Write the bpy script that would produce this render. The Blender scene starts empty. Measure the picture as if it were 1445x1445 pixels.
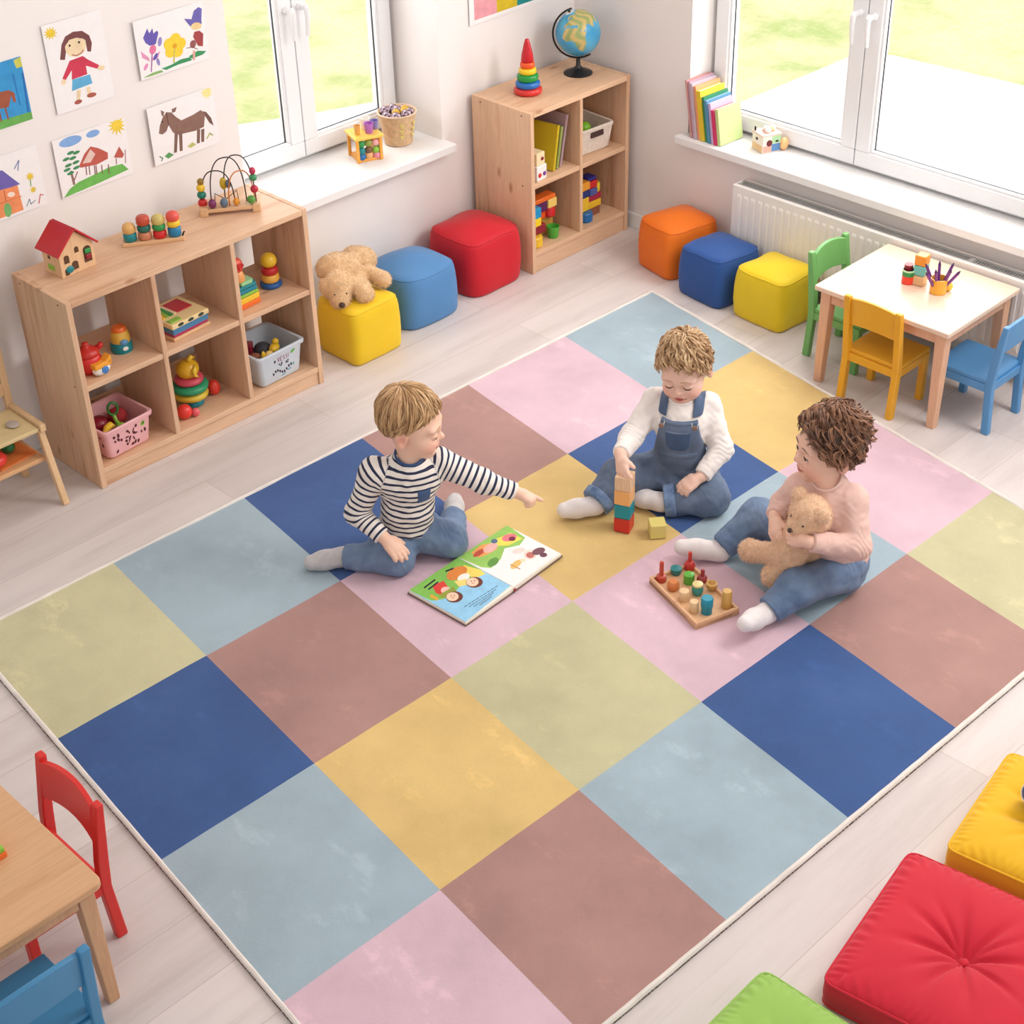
import bpy, math, random
import numpy as np
from mathutils import Vector, Matrix
random.seed(7)
RNG = np.random.default_rng(7)
SC = bpy.context.scene
COL = SC.collection
PI = math.pi

# ------------------------------------------------------------------ materials
def lin(c):
    o = []
    for v in c:
        v = v / 255.0
        o.append(v / 12.92 if v <= 0.04045 else ((v + 0.055) / 1.055) ** 2.4)
    return (o[0], o[1], o[2], 1.0)

MATS = {}
def _new(name):
    m = bpy.data.materials.new(name)
    m.use_nodes = True
    nt = m.node_tree
    for n in list(nt.nodes):
        nt.nodes.remove(n)
    out = nt.nodes.new('ShaderNodeOutputMaterial')
    b = nt.nodes.new('ShaderNodeBsdfPrincipled')
    nt.links.new(b.outputs[0], out.inputs[0])
    return m, nt, b

def _noise(nt, scale, detail=3.0, stretch=None, coord='Object', rough=0.55):
    tc = nt.nodes.new('ShaderNodeTexCoord')
    mp = nt.nodes.new('ShaderNodeMapping')
    nt.links.new(tc.outputs[coord], mp.inputs[0])
    if stretch:
        mp.inputs['Scale'].default_value = stretch
    n = nt.nodes.new('ShaderNodeTexNoise')
    n.inputs['Scale'].default_value = scale
    n.inputs['Detail'].default_value = detail
    n.inputs['Roughness'].default_value = rough
    nt.links.new(mp.outputs[0], n.inputs['Vector'])
    return n

def _ramp(nt, fac, stops):
    r = nt.nodes.new('ShaderNodeValToRGB')
    el = r.color_ramp.elements
    while len(el) < len(stops):
        el.new(0.5)
    for e, (p, c) in zip(el, stops):
        e.position = p
        e.color = c
    nt.links.new(fac, r.inputs[0])
    return r

def _bump(nt, b, h, strength, dist=0.002):
    bp = nt.nodes.new('ShaderNodeBump')
    bp.inputs['Strength'].default_value = strength
    bp.inputs['Distance'].default_value = dist
    nt.links.new(h, bp.inputs['Height'])
    nt.links.new(bp.outputs[0], b.inputs['Normal'])

def sc(c, f):
    return (min(c[0] * f, 1), min(c[1] * f, 1), min(c[2] * f, 1), 1)

def plain(name, rgb, rough=0.45, var=0.06, scale=14.0, bump=0.0, bscale=300.0, sheen=0.0, coat=0.0, spec=0.5, sss=0.0):
    if name in MATS:
        return MATS[name]
    m, nt, b = _new(name)
    c = lin(rgb)
    n = _noise(nt, scale)
    r = _ramp(nt, n.outputs[0], [(0.3, sc(c, 1 - var)), (0.7, sc(c, 1 + var))])
    nt.links.new(r.outputs[0], b.inputs['Base Color'])
    b.inputs['Roughness'].default_value = rough
    b.inputs['Specular IOR Level'].default_value = spec
    b.inputs['Sheen Weight'].default_value = sheen
    b.inputs['Coat Weight'].default_value = coat
    if sss:
        b.inputs['Subsurface Weight'].default_value = sss
        b.inputs['Subsurface Radius'].default_value = (0.010, 0.004, 0.002)
        b.inputs['Subsurface Scale'].default_value = 0.5
    if bump:
        n2 = _noise(nt, bscale, 2.0)
        _bump(nt, b, n2.outputs[0], bump)
    MATS[name] = m
    return m

def wood(name, rgb, axis='X', rough=0.5, contrast=0.16, scale=9.0, knots=True):
    """pale grained wood, the grain running along the given object axis"""
    if name in MATS:
        return MATS[name]
    m, nt, b = _new(name)
    c = lin(rgb)
    st = {'X': (0.12, 1.6, 1.6), 'Y': (1.6, 0.12, 1.6), 'Z': (1.6, 1.6, 0.12)}[axis]
    n = _noise(nt, scale, 5.0, st, rough=0.6)
    d = (c[0] * (1 - 1.5 * contrast), c[1] * (1 - 2.3 * contrast), c[2] * (1 - 2.9 * contrast), 1)
    r = _ramp(nt, n.outputs[0], [(0.30, d), (0.48, c), (0.62, sc(c, 1.05)), (0.8, d)])
    last = r.outputs[0]
    st2 = tuple(v * 6 for v in st)
    n2 = _noise(nt, scale * 2.2, 3.0, st2)
    mx = nt.nodes.new('ShaderNodeMixRGB')
    mx.blend_type = 'MULTIPLY'
    mx.inputs[0].default_value = 0.5
    r2 = _ramp(nt, n2.outputs[0], [(0.3, (0.80, 0.76, 0.70, 1)), (0.6, (1, 1, 1, 1))])
    nt.links.new(last, mx.inputs[1]); nt.links.new(r2.outputs[0], mx.inputs[2])
    last = mx.outputs[0]
    if knots:
        tc = nt.nodes.new('ShaderNodeTexCoord')
        mp = nt.nodes.new('ShaderNodeMapping')
        mp.inputs['Scale'].default_value = {'X': (0.45, 1, 1), 'Y': (1, 0.45, 1), 'Z': (1, 1, 0.45)}[axis]
        nt.links.new(tc.outputs['Object'], mp.inputs[0])
        v = nt.nodes.new('ShaderNodeTexVoronoi')
        v.inputs['Scale'].default_value = 8.0
        nt.links.new(mp.outputs[0], v.inputs['Vector'])
        rk = _ramp(nt, v.outputs['Distance'], [(0.0, (0.35, 0.20, 0.12, 1)), (0.055, (0.62, 0.45, 0.34, 1)), (0.11, (1, 1, 1, 1))])
        mk = nt.nodes.new('ShaderNodeMixRGB')
        mk.blend_type = 'MULTIPLY'
        mk.inputs[0].default_value = 0.75
        nt.links.new(last, mk.inputs[1]); nt.links.new(rk.outputs[0], mk.inputs[2])
        last = mk.outputs[0]
    nt.links.new(last, b.inputs['Base Color'])
    b.inputs['Roughness'].default_value = rough
    _bump(nt, b, n2.outputs[0], 0.08)
    MATS[name] = m
    return m

def fabric(name, rgb, var=0.10, scale=10.0, weave=900.0, bump=0.25, rough=0.85, sheen=0.15, fade=None):
    if name in MATS:
        return MATS[name]
    m, nt, b = _new(name)
    c = lin(rgb)
    n = _noise(nt, scale, 4.0)
    hi = lin(fade) if fade else sc(c, 1 + var)
    r = _ramp(nt, n.outputs[0], [(0.32, sc(c, 1 - var)), (0.70, hi)])
    n2 = _noise(nt, weave, 2.0)
    mx = nt.nodes.new('ShaderNodeMixRGB'); mx.blend_type = 'MULTIPLY'; mx.inputs[0].default_value = 0.35
    r2 = _ramp(nt, n2.outputs[0], [(0.3, (0.72, 0.72, 0.74, 1)), (0.65, (1.08, 1.08, 1.08, 1))])
    nt.links.new(r.outputs[0], mx.inputs[1]); nt.links.new(r2.outputs[0], mx.inputs[2])
    nt.links.new(mx.outputs[0], b.inputs['Base Color'])
    b.inputs['Roughness'].default_value = rough
    b.inputs['Sheen Weight'].default_value = sheen
    b.inputs['Specular IOR Level'].default_value = 0.25
    _bump(nt, b, n2.outputs[0], bump, 0.001)
    MATS[name] = m
    return m

def attr_mat(name, attr='tint', rough=0.6, sheen=0.0, spec=0.4, bump=0.0, bscale=200):
    """base colour from a colour attribute of the mesh (the thing's own pattern)"""
    if name in MATS:
        return MATS[name]
    m, nt, b = _new(name)
    a = nt.nodes.new('ShaderNodeAttribute'); a.attribute_name = attr
    nt.links.new(a.outputs['Color'], b.inputs['Base Color'])
    b.inputs['Roughness'].default_value = rough
    b.inputs['Sheen Weight'].default_value = sheen
    b.inputs['Specular IOR Level'].default_value = spec
    if bump:
        n2 = _noise(nt, bscale, 2.0)
        _bump(nt, b, n2.outputs[0], bump)
    MATS[name] = m
    return m

# ------------------------------------------------------------------ mesh builder
class MB:
    def __init__(s):
        s.v = []; s.f = []; s.m = []
    def add(s, vs, fs, mi=0):
        o = len(s.v)
        s.v.extend([tuple(map(float, p)) for p in vs])
        s.f.extend([[i + o for i in f] for f in fs])
        s.m.extend([mi] * len(fs))
        return s
    def box(s, lo, hi, mi=0, M=None):
        x0, y0, z0 = lo; x1, y1, z1 = hi
        vs = [(x0, y0, z0), (x1, y0, z0), (x1, y1, z0), (x0, y1, z0), (x0, y0, z1), (x1, y0, z1), (x1, y1, z1), (x0, y1, z1)]
        if M is not None:
            vs = [M @ Vector(p) for p in vs]
        return s.add(vs, [(0, 3, 2, 1), (4, 5, 6, 7), (0, 1, 5, 4), (1, 2, 6, 5), (2, 3, 7, 6), (3, 0, 4, 7)], mi)
    def cbox(s, c, d, mi=0, rz=0.0, M=None):
        if M is None:
            M = Matrix.Translation(c) @ Matrix.Rotation(rz, 4, 'Z')
        return s.box((-d[0] / 2, -d[1] / 2, -d[2] / 2), (d[0] / 2, d[1] / 2, d[2] / 2), mi, M)
    def lathe(s, prof, n=32, M=None, mi=0, squash=(1, 1)):
        """profile [(r,z)...] bottom to top, closed with caps"""
        vs = []; fs = []
        for r, z in prof:
            for k in range(n):
                a = 2 * PI * k / n
                vs.append((r * math.cos(a) * squash[0], r * math.sin(a) * squash[1], z))
        L = len(prof)
        for i in range(L - 1):
            for k in range(n):
                k2 = (k + 1) % n
                fs.append((i * n + k, i * n + k2, (i + 1) * n + k2, (i + 1) * n + k))
        fs.append(tuple(range(n))[::-1]); fs.append(tuple((L - 1) * n + k for k in range(n)))
        if M is not None:
            vs = [M @ Vector(p) for p in vs]
        return s.add(vs, fs, mi)
    def cyl(s, a, b, r, r2=None, n=16, mi=0):
        a = Vector(a); b = Vector(b)
        q = (b - a).to_track_quat('Z', 'Y').to_matrix().to_4x4()
        return s.lathe([(r, 0), (r if r2 is None else r2, (b - a).length)], n, Matrix.Translation(a) @ q, mi)
    def sphere(s, c, r, n=16, m=10, mi=0, M=None):
        if isinstance(r, (int, float)):
            r = (r, r, r)
        vs = [(0, 0, -1)]; fs = []
        for i in range(1, m):
            t = -PI / 2 + PI * i / m
            for k in range(n):
                a = 2 * PI * k / n
                vs.append((math.cos(t) * math.cos(a), math.cos(t) * math.sin(a), math.sin(t)))
        vs.append((0, 0, 1)); top = len(vs) - 1
        for k in range(n):
            fs.append((0, 1 + (k + 1) % n, 1 + k))
            fs.append((top, top - n + k, top - n + (k + 1) % n))
        for i in range(m - 2):
            for k in range(n):
                fs.append((1 + i * n + k, 1 + i * n + (k + 1) % n, 1 + (i + 1) * n + (k + 1) % n, 1 + (i + 1) * n + k))
        vs = [Vector((p[0] * r[0], p[1] * r[1], p[2] * r[2])) for p in vs]
        if M is not None:
            vs = [M @ p for p in vs]
        vs = [Vector(c) + p for p in vs]
        return s.add(vs, fs, mi)
    def tube(s, pts, r, n=8, mi=0, closed=False):
        pts = [Vector(p) for p in pts]
        L = len(pts)
        rs = list(r) if hasattr(r, '__len__') else [r] * L
        vs = []; fs = []
        up = None
        for i in range(L):
            if closed:
                t = pts[(i + 1) % L] - pts[i - 1]
            else:
                t = pts[min(i + 1, L - 1)] - pts[max(i - 1, 0)]
            if t.length < 1e-9:
                t = Vector((0, 0, 1))
            t.normalize()
            if up is None:
                up = t.orthogonal().normalized()
            up = up - t * up.dot(t)
            if up.length < 1e-6:
                up = t.orthogonal()
            up.normalize()
            w = t.cross(up)
            for k in range(n):
                a = 2 * PI * k / n
                vs.append(pts[i] + (up * math.cos(a) + w * math.sin(a)) * rs[i])
        for i in range(L if closed else L - 1):
            j = (i + 1) % L
            for k in range(n):
                k2 = (k + 1) % n
                fs.append((i * n + k, i * n + k2, j * n + k2, j * n + k))
        if not closed:
            fs.append(tuple(range(n))[::-1]); fs.append(tuple((L - 1) * n + k for k in range(n)))
        return s.add(vs, fs, mi)
    def prism(s, poly, z0, z1, mi=0, M=None):
        """extrude a 2D polygon (counter-clockwise) from z0 to z1"""
        n = len(poly)
        vs = [Vector((p[0], p[1], z0)) for p in poly] + [Vector((p[0], p[1], z1)) for p in poly]
        if M is not None:
            vs = [M @ p for p in vs]
        fs = [tuple(range(n))[::-1], tuple(range(n, 2 * n))]
        for k in range(n):
            fs.append((k, (k + 1) % n, n + (k + 1) % n, n + k))
        return s.add(vs, fs, mi)

CHILD_OFF = {}
def build(name, mb, mats, parent=None, smooth=False, bevel=0.0, seg=2, world=False, loc=None, angle=30):
    """link the collected shapes as ONE mesh object; world=True: the points are world points"""
    vs = mb.v; 
    me = bpy.data.meshes.new(name)
    if world and parent is not None:
        inv = CHILD_OFF[parent.name].inverted()
        vs = [tuple(inv @ Vector(p)) for p in vs]
    elif world and loc is not None:
        vs = [tuple(Vector(p) - Vector(loc)) for p in vs]
    me.from_pydata(vs, [], mb.f)
    if not isinstance(mats, (list, tuple)):
        mats = [mats]
    for m in mats:
        me.materials.append(m)
    if len(mats) > 1:
        me.polygons.foreach_set('material_index', mb.m)
    if smooth:
        me.polygons.foreach_set('use_smooth', [True] * len(me.polygons))
        if smooth != 'all':
            me.set_sharp_from_angle(angle=math.radians(angle))
    me.update()
    o = bpy.data.objects.new(name, me)
    COL.objects.link(o)
    if parent is not None:
        o.parent = parent
        CHILD_OFF[o.name] = CHILD_OFF[parent.name]
    else:
        if loc is not None:
            o.location = loc
        CHILD_OFF[o.name] = Matrix.Translation(loc) if loc is not None else Matrix.Identity(4)
    if bevel:
        b = o.modifiers.new('edge', 'BEVEL')
        b.width = bevel; b.segments = seg; b.limit_method = 'ANGLE'; b.angle_limit = math.radians(40)
        b.harden_normals = False
    return o

def tag(o, label, cat, group=None):
    o['label'] = label; o['category'] = cat
    if group:
        o['group'] = group
    return o

def thing(name, label, cat, loc=(0, 0, 0), rz=0.0, group=None, M=None):
    o = bpy.data.objects.new(name, None)
    o.empty_display_size = 0.05
    COL.objects.link(o)
    if M is None:
        M = Matrix.Translation(loc) @ Matrix.Rotation(rz, 4, 'Z')
    o.matrix_world = M
    o.location = M.to_translation(); o.rotation_euler = M.to_euler()
    CHILD_OFF[o.name] = M
    return tag(o, label, cat, group)

def struct(o, kind='structure'):
    o['kind'] = kind
    return o

def dup(root, label, loc, rz=None, group=None):
    r = root.copy(); COL.objects.link(r)
    r.location = loc
    if rz is not None:
        r.rotation_euler = (0, 0, rz)
    r['label'] = label
    if group:
        r['group'] = group
    for ch in list(root.children):
        c = ch.copy(); COL.objects.link(c); c.parent = r
        for g in list(ch.children):
            d = g.copy(); COL.objects.link(d); d.parent = c
    return r

# ------------------------------------------------------------------ camera
CAM_POS = Vector((0, 0, 3.0))
YAW, PITCH, ROLL, FPX = math.radians(45.757), math.radians(-34.737), math.radians(-1.71), 2279.4
_f = Vector((math.cos(PITCH) * math.cos(YAW), math.cos(PITCH) * math.sin(YAW), math.sin(PITCH)))
_r = Vector((math.sin(YAW), -math.cos(YAW), 0)); _u = _r.cross(_f)
CR = _r * math.cos(ROLL) + _u * math.sin(ROLL); CU = _u * math.cos(ROLL) - _r * math.sin(ROLL); CF = _f
def at(px, py, z):
    """the point of the room at height z that a spot of the 1445 px photograph shows"""
    d = CF + CR * ((px - 722.5) / FPX) - CU * ((py - 722.5) / FPX)
    return CAM_POS + d * ((z - 3.0) / d.z)
cam = bpy.data.objects.new('camera', bpy.data.cameras.new('camera'))
COL.objects.link(cam)
cam.data.sensor_width = 36.0
cam.data.lens = FPX / 1445.0 * 36.0
cam.data.clip_start = 0.05
Mc = Matrix((CR, CU, -CF)).transposed().to_4x4(); Mc.translation = CAM_POS
cam.matrix_world = Mc
SC.camera = cam
# ================================================================== the room
YW, XW = 4.60, 4.93           # inner faces of the two walls
def wall_mat(name, rgb):
    return plain(name, rgb, 0.9, 0.015, 3.0, 0.08, 120.0, spec=0.2)
M_WALL = wall_mat('painted_wall', (242, 236, 233))
M_WHITE = plain('white_lacquer', (240, 239, 238), 0.35, 0.01)
M_FRAME = plain('white_window_plastic', (238, 238, 239), 0.3, 0.01)
M_SEAL = plain('dark_seal', (70, 70, 74), 0.6)

def floor_mat():
    m, nt, b = _new('washed_plank_floor')
    tc = nt.nodes.new('ShaderNodeTexCoord')
    br = nt.nodes.new('ShaderNodeTexBrick')
    br.inputs['Scale'].default_value = 1.0
    br.inputs['Brick Width'].default_value = 1.5
    br.inputs['Row Height'].default_value = 0.19
    br.inputs['Mortar Size'].default_value = 0.0011
    br.inputs['Mortar Smooth'].default_value = 0.4
    br.inputs['Bias'].default_value = 0.0
    br.offset = 0.37
    br.inputs['Color1'].default_value = lin((222, 213, 209))
    br.inputs['Color2'].default_value = lin((211, 202, 199))
    br.inputs['Mortar'].default_value = lin((188, 173, 167))
    nt.links.new(tc.outputs['Object'], br.inputs['Vector'])
    n = _noise(nt, 3.5, 6.0, (0.35, 3.0, 1.0), rough=0.65)
    r = _ramp(nt, n.outputs[0], [(0.30, (0.80, 0.77, 0.76, 1)), (0.50, (0.97, 0.96, 0.96, 1)), (0.72, (1.06, 1.05, 1.05, 1))])
    mx = nt.nodes.new('ShaderNodeMixRGB'); mx.blend_type = 'MULTIPLY'; mx.inputs[0].default_value = 0.75
    nt.links.new(br.outputs['Color'], mx.inputs[1]); nt.links.new(r.outputs[0], mx.inputs[2])
    n3 = _noise(nt, 9.0, 6.0, (0.14, 3.4, 1.0), rough=0.7)
    r3 = _ramp(nt, n3.outputs[0], [(0.60, (1, 1, 1, 1)), (0.70, (0.86, 0.83, 0.82, 1)), (0.74, (1, 1, 1, 1))])
    mx3 = nt.nodes.new('ShaderNodeMixRGB'); mx3.blend_type = 'MULTIPLY'; mx3.inputs[0].default_value = 0.55
    nt.links.new(mx.outputs[0], mx3.inputs[1]); nt.links.new(r3.outputs[0], mx3.inputs[2])
    nt.links.new(mx3.outputs[0], b.inputs['Base Color'])
    b.inputs['Roughness'].default_value = 0.42
    b.inputs['Specular IOR Level'].default_value = 0.4
    _bump(nt, b, br.outputs['Fac'], -0.2)
    return m

struct(build('floor', MB().box((-0.6, -0.6, -0.06), (XW + 0.28, YW + 0.36, 0)), floor_mat()))
HT = 3.25
LX0, LX1, LZ0, LZ1 = 3.18, 4.152, 0.50, 2.05    # opening in the left wall
RY0, RY1, RZ0, RZ1 = 2.40, 3.968, 0.467, 2.05      # opening in the right wall
w = MB()
w.box((-0.6, YW, 0), (LX0, YW + 0.36, HT)); w.box((LX1, YW, 0), (XW + 0.28, YW + 0.36, HT))
w.box((LX0, YW, 0), (LX1, YW + 0.36, LZ0)); w.box((LX0, YW, LZ1), (LX1, YW + 0.36, HT))
struct(build('wall_left', w, M_WALL))
w = MB()
w.box((XW, RY1, 0), (XW + 0.28, YW, HT)); w.box((XW, -0.6, 0), (XW + 0.28, RY0, HT))
w.box((XW, RY0, 0), (XW + 0.28, RY1, RZ0)); w.box((XW, RY0, RZ1), (XW + 0.28, RY1, HT))
struct(build('wall_right', w, M_WALL))
struct(build('ceiling', MB().box((-0.6, -0.6, HT), (XW + 0.28, YW + 0.36, HT + 0.1)), M_WALL))
struct(build('baseboard_left', MB().box((-0.6, YW - 0.012, 0), (XW, YW, 0.065)), M_WHITE, bevel=0.003))
struct(build('baseboard_right', MB().box((XW - 0.012, -0.6, 0), (XW, YW - 0.012, 0.065)), M_WHITE, bevel=0.003))

# window boards
struct(build('window_sill_left', MB().box((3.02, 4.53, 0.50), (4.165, 4.865, 0.535)).box((LX0, 4.865, 0.50), (LX1, 4.95, 0.534)), M_WHITE, bevel=0.004))
struct(build('window_sill_right', MB().box((4.868, 2.20, 0.467), (5.075, 3.99, 0.50)).box((5.075, RY0, 0.467), (5.20, RY1, 0.499)), M_WHITE, bevel=0.004))

def glass_mat():
    m = bpy.data.materials.new('window_glass'); m.use_nodes = True
    nt = m.node_tree
    for n in list(nt.nodes): nt.nodes.remove(n)
    out = nt.nodes.new('ShaderNodeOutputMaterial')
    t = nt.nodes.new('ShaderNodeBsdfTransparent'); g = nt.nodes.new('ShaderNodeBsdfGlossy')
    g.inputs['Roughness'].default_value = 0.02
    fr = nt.nodes.new('ShaderNodeFresnel'); fr.inputs['IOR'].default_value = 1.45
    mx = nt.nodes.new('ShaderNodeMixShader')
    ge = nt.nodes.new('ShaderNodeNewGeometry'); iv = nt.nodes.new('ShaderNodeMath'); iv.operation = 'SUBTRACT'; iv.inputs[0].default_value = 1.0
    nt.links.new(ge.outputs['Backfacing'], iv.inputs[1])
    ml = nt.nodes.new('ShaderNodeMath'); ml.operation = 'MULTIPLY'
    nt.links.new(fr.outputs[0], ml.inputs[0]); nt.links.new(iv.outputs[0], ml.inputs[1])
    nt.links.new(ml.outputs[0], mx.inputs[0]); nt.links.new(t.outputs[0], mx.inputs[1]); nt.links.new(g.outputs[0], mx.inputs[2])
    nt.links.new(mx.outputs[0], out.inputs[0])
    return m
M_GLASS = glass_mat()

def ring(mb, u0, u1, v0, v1, wd, d0, d1, P, mi=0):
    """a rectangular frame in the (u,v) plane, depth d0..d1; P maps (u,d,v) to the room"""
    def bx(a, b, c, e):
        lo = P(a, d0, c); hi = P(b, d1, e)
        l = [min(x, y) for x, y in zip(lo, hi)]; h = [max(x, y) for x, y in zip(lo, hi)]
        mb.box(l, h, mi)
    bx(u0, u1, v0, v0 + wd); bx(u0, u1, v1 - wd, v1)
    bx(u0, u0 + wd, v0 + wd, v1 - wd); bx(u1 - wd, u1, v0 + wd, v1 - wd)

def window(name, P, u0, u1, v0, v1, us, d, fw, flip):
    """two casements: outer frame, two sashes with seal, pane and handle. d = depth of the room face"""
    root = struct(thing(name, 'white plastic double casement window', 'window')); del root['label']; del root['category']
    m = MB(); ring(m, u0, u1, v0, v1, fw, d + 0.015, d + 0.085, P)
    build('window_frame', m, M_FRAME, root, bevel=0.004)
    for k, (a, b) in enumerate(((u0 + 0.018, us - 0.002), (us + 0.002, u1 - 0.018))):
        m = MB(); ring(m, a, b, v0 + 0.018, v1 - 0.018, 0.062, d - 0.012, d + 0.05, P)
        ring(m, a + 0.05, b - 0.05, v0 + 0.068, v1 - 0.068, 0.022, d - 0.004, d + 0.02, P)
        s = build('sash', m, M_FRAME, root, bevel=0.004)
        m = MB(); ring(m, a + 0.066, b - 0.066, v0 + 0.084, v1 - 0.084, 0.006, d + 0.012, d + 0.023, P)
        build('seal', m, M_SEAL, s)
        m = MB(); lo = P(a + 0.06, d + 0.024, v0 + 0.078); hi = P(b - 0.06, d + 0.03, v1 - 0.078)
        m.box([min(x, y) for x, y in zip(lo, hi)], [max(x, y) for x, y in zip(lo, hi)])
        build('pane', m, M_GLASS, s)
        uh = us + (0.033 if k else -0.033)
        m = MB()
        zc = v0 + 0.60
        m.tube([P(uh, d - 0.012, zc), P(uh, d - 0.03, zc)], 0.013, 12)
        m.tube([P(uh, d - 0.05, zc + 0.012), P(uh, d - 0.058, zc), P(uh, d - 0.06, zc - 0.03), P(uh, d - 0.056, zc - 0.07), P(uh, d - 0.052, zc - 0.105)], [0.010, 0.011, 0.010, 0.009, 0.007], 10)
        m.tube([P(uh, d - 0.028, zc), P(uh, d - 0.056, zc)], 0.009, 10)
        build('handle', m, M_FRAME, s, smooth=True)
    return root
window('window_1', lambda u, d, v: (u, d, v), LX0, LX1, 0.535, LZ1, 3.655, 4.86, 0.06, 1)
window('window_2', lambda u, d, v: (d, u, v), RY0, RY1, 0.50, RZ1, 3.253, 5.07, 0.06, 1)

# outside: bright paving and a pale lawn
def lawn_mat():
    m, nt, b = _new('sunlit_lawn')
    n = _noise(nt, 1.6, 5.0); n2 = _noise(nt, 26.0, 4.0)
    r = _ramp(nt, n.outputs[0], [(0.34, lin((168, 184, 120))), (0.5, lin((206, 203, 162))), (0.68, lin((214, 200, 172)))])
    mx = nt.nodes.new('ShaderNodeMixRGB'); mx.blend_type = 'MULTIPLY'; mx.inputs[0].default_value = 0.5
    r2 = _ramp(nt, n2.outputs[0], [(0.3, (0.74, 0.78, 0.62, 1)), (0.65, (1, 1, 1, 1))])
    nt.links.new(r.outputs[0], mx.inputs[1]); nt.links.new(r2.outputs[0], mx.inputs[2])
    nt.links.new(mx.outputs[0], b.inputs['Base Color']); b.inputs['Roughness'].default_value = 0.95
    _bump(nt, b, n2.outputs[0], 0.8, 0.02)
    return m
def pave_mat():
    m, nt, b = _new('pale_paving')
    tc = nt.nodes.new('ShaderNodeTexCoord')
    br = nt.nodes.new('ShaderNodeTexBrick'); br.offset = 0.0
    br.inputs['Scale'].default_value = 1.0; br.inputs['Brick Width'].default_value = 0.5; br.inputs['Row Height'].default_value = 0.5
    br.inputs['Mortar Size'].default_value = 0.004
    br.inputs['Color1'].default_value = lin((250, 249, 247)); br.inputs['Color2'].default_value = lin((246, 245, 243)); br.inputs['Mortar'].default_value = lin((228, 226, 222))
    nt.links.new(tc.outputs['Object'], br.inputs['Vector']); nt.links.new(br.outputs['Color'], b.inputs['Base Color'])
    b.inputs['Roughness'].default_value = 0.9
    return m
def bumpy(x0, x1, y0, y1, step):
    m = MB(); nx = int((x1 - x0) / step); ny = int((y1 - y0) / step)
    vs = []; fs = []
    for j in range(ny + 1):
        for i in range(nx + 1):
            x = x0 + i * step; y = y0 + j * step
            vs.append((x, y, -0.1 + 0.012 * math.sin(3.1 * x + 1.7 * math.sin(2.3 * y)) + 0.012 * math.sin(4.3 * y + x) + random.uniform(-0.008, 0.008)))
    for j in range(ny):
        for i in range(nx):
            a = j * (nx + 1) + i
            fs.append((a, a + 1, a + nx + 2, a + nx + 1))
    return m.add(vs, fs)
lw = bumpy(2.0, 16.0, 0.0, 16.0, 0.14)
struct(build('lawn_ground', lw, lawn_mat(), smooth='all'))
pv = MB()
pts = [(5.21, -0.6), (8.1, -0.6), (7.67, 3.94), (7.62, 4.72), (7.45, 4.88), (6.55, 4.9), (6.2, 4.98), (5.9, 6.1), (5.2, 6.37), (4.93, 6.47), (4.55, 6.65), (2.6, 7.2), (2.6, 4.97), (5.21, 4.97)]
pv.prism(pts, -0.12, -0.05)
struct(build('terrace_paving', pv, pave_mat()))

# ------------------------------------------------------------------ light
wd = bpy.data.worlds.new('sky'); SC.world = wd; wd.use_nodes = True
bg = wd.node_tree.nodes['Background']
bg.inputs[0].default_value = (1.0, 0.99, 0.985, 1); bg.inputs[1].default_value = 0.62
def light(name, typ, loc, look, energy, size=None, size_y=None, color=(1, 1, 1), angle=None):
    l = bpy.data.lights.new(name, typ); l.energy = energy; l.color = color
    if size:
        l.shape = 'RECTANGLE'; l.size = size; l.size_y = size_y or size
    if angle:
        l.angle = angle
    o = bpy.data.objects.new(name, l); COL.objects.link(o)
    o.location = loc
    o.rotation_euler = (Vector(look) - Vector(loc)).to_track_quat('-Z', 'Y').to_euler()
    return o
light('sun', 'SUN', (5.25, 4.95, 9), (5.2, 4.9, 0), 3.0, color=(1, 0.97, 0.92), angle=math.radians(2))
light('window_daylight_right', 'AREA', (5.55, 3.2, 1.45), (3.2, 2.9, 0.0), 36, 1.5, 1.5, (1, 0.99, 0.975))
light('window_daylight_left', 'AREA', (3.66, 5.25, 1.45), (3.4, 2.9, 0.0), 15, 1.0, 1.5, (1, 0.99, 0.975))
light('overhead_fill', 'AREA', (2.6, 2.4, 3.2), (2.4, 2.6, 0), 17, 3.2, 3.2, (1, 0.98, 0.96))  # added overhead fill for the closed room, not a lamp of the room
light('side_key_light', 'AREA', (4.65, 1.0, 2.7), (2.4, 3.0, 0.2), 56, 1.3, 1.3, (1, 0.985, 0.965))  # added soft key light from the right; no window stands here
SC.view_settings.view_transform = 'Standard'
SC.view_settings.look = 'None'
SC.view_settings.exposure = 0.32
SC.view_settings.gamma = 1.0
SC.view_settings.use_curve_mapping = False
SC.cycles.max_bounces = 8
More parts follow.
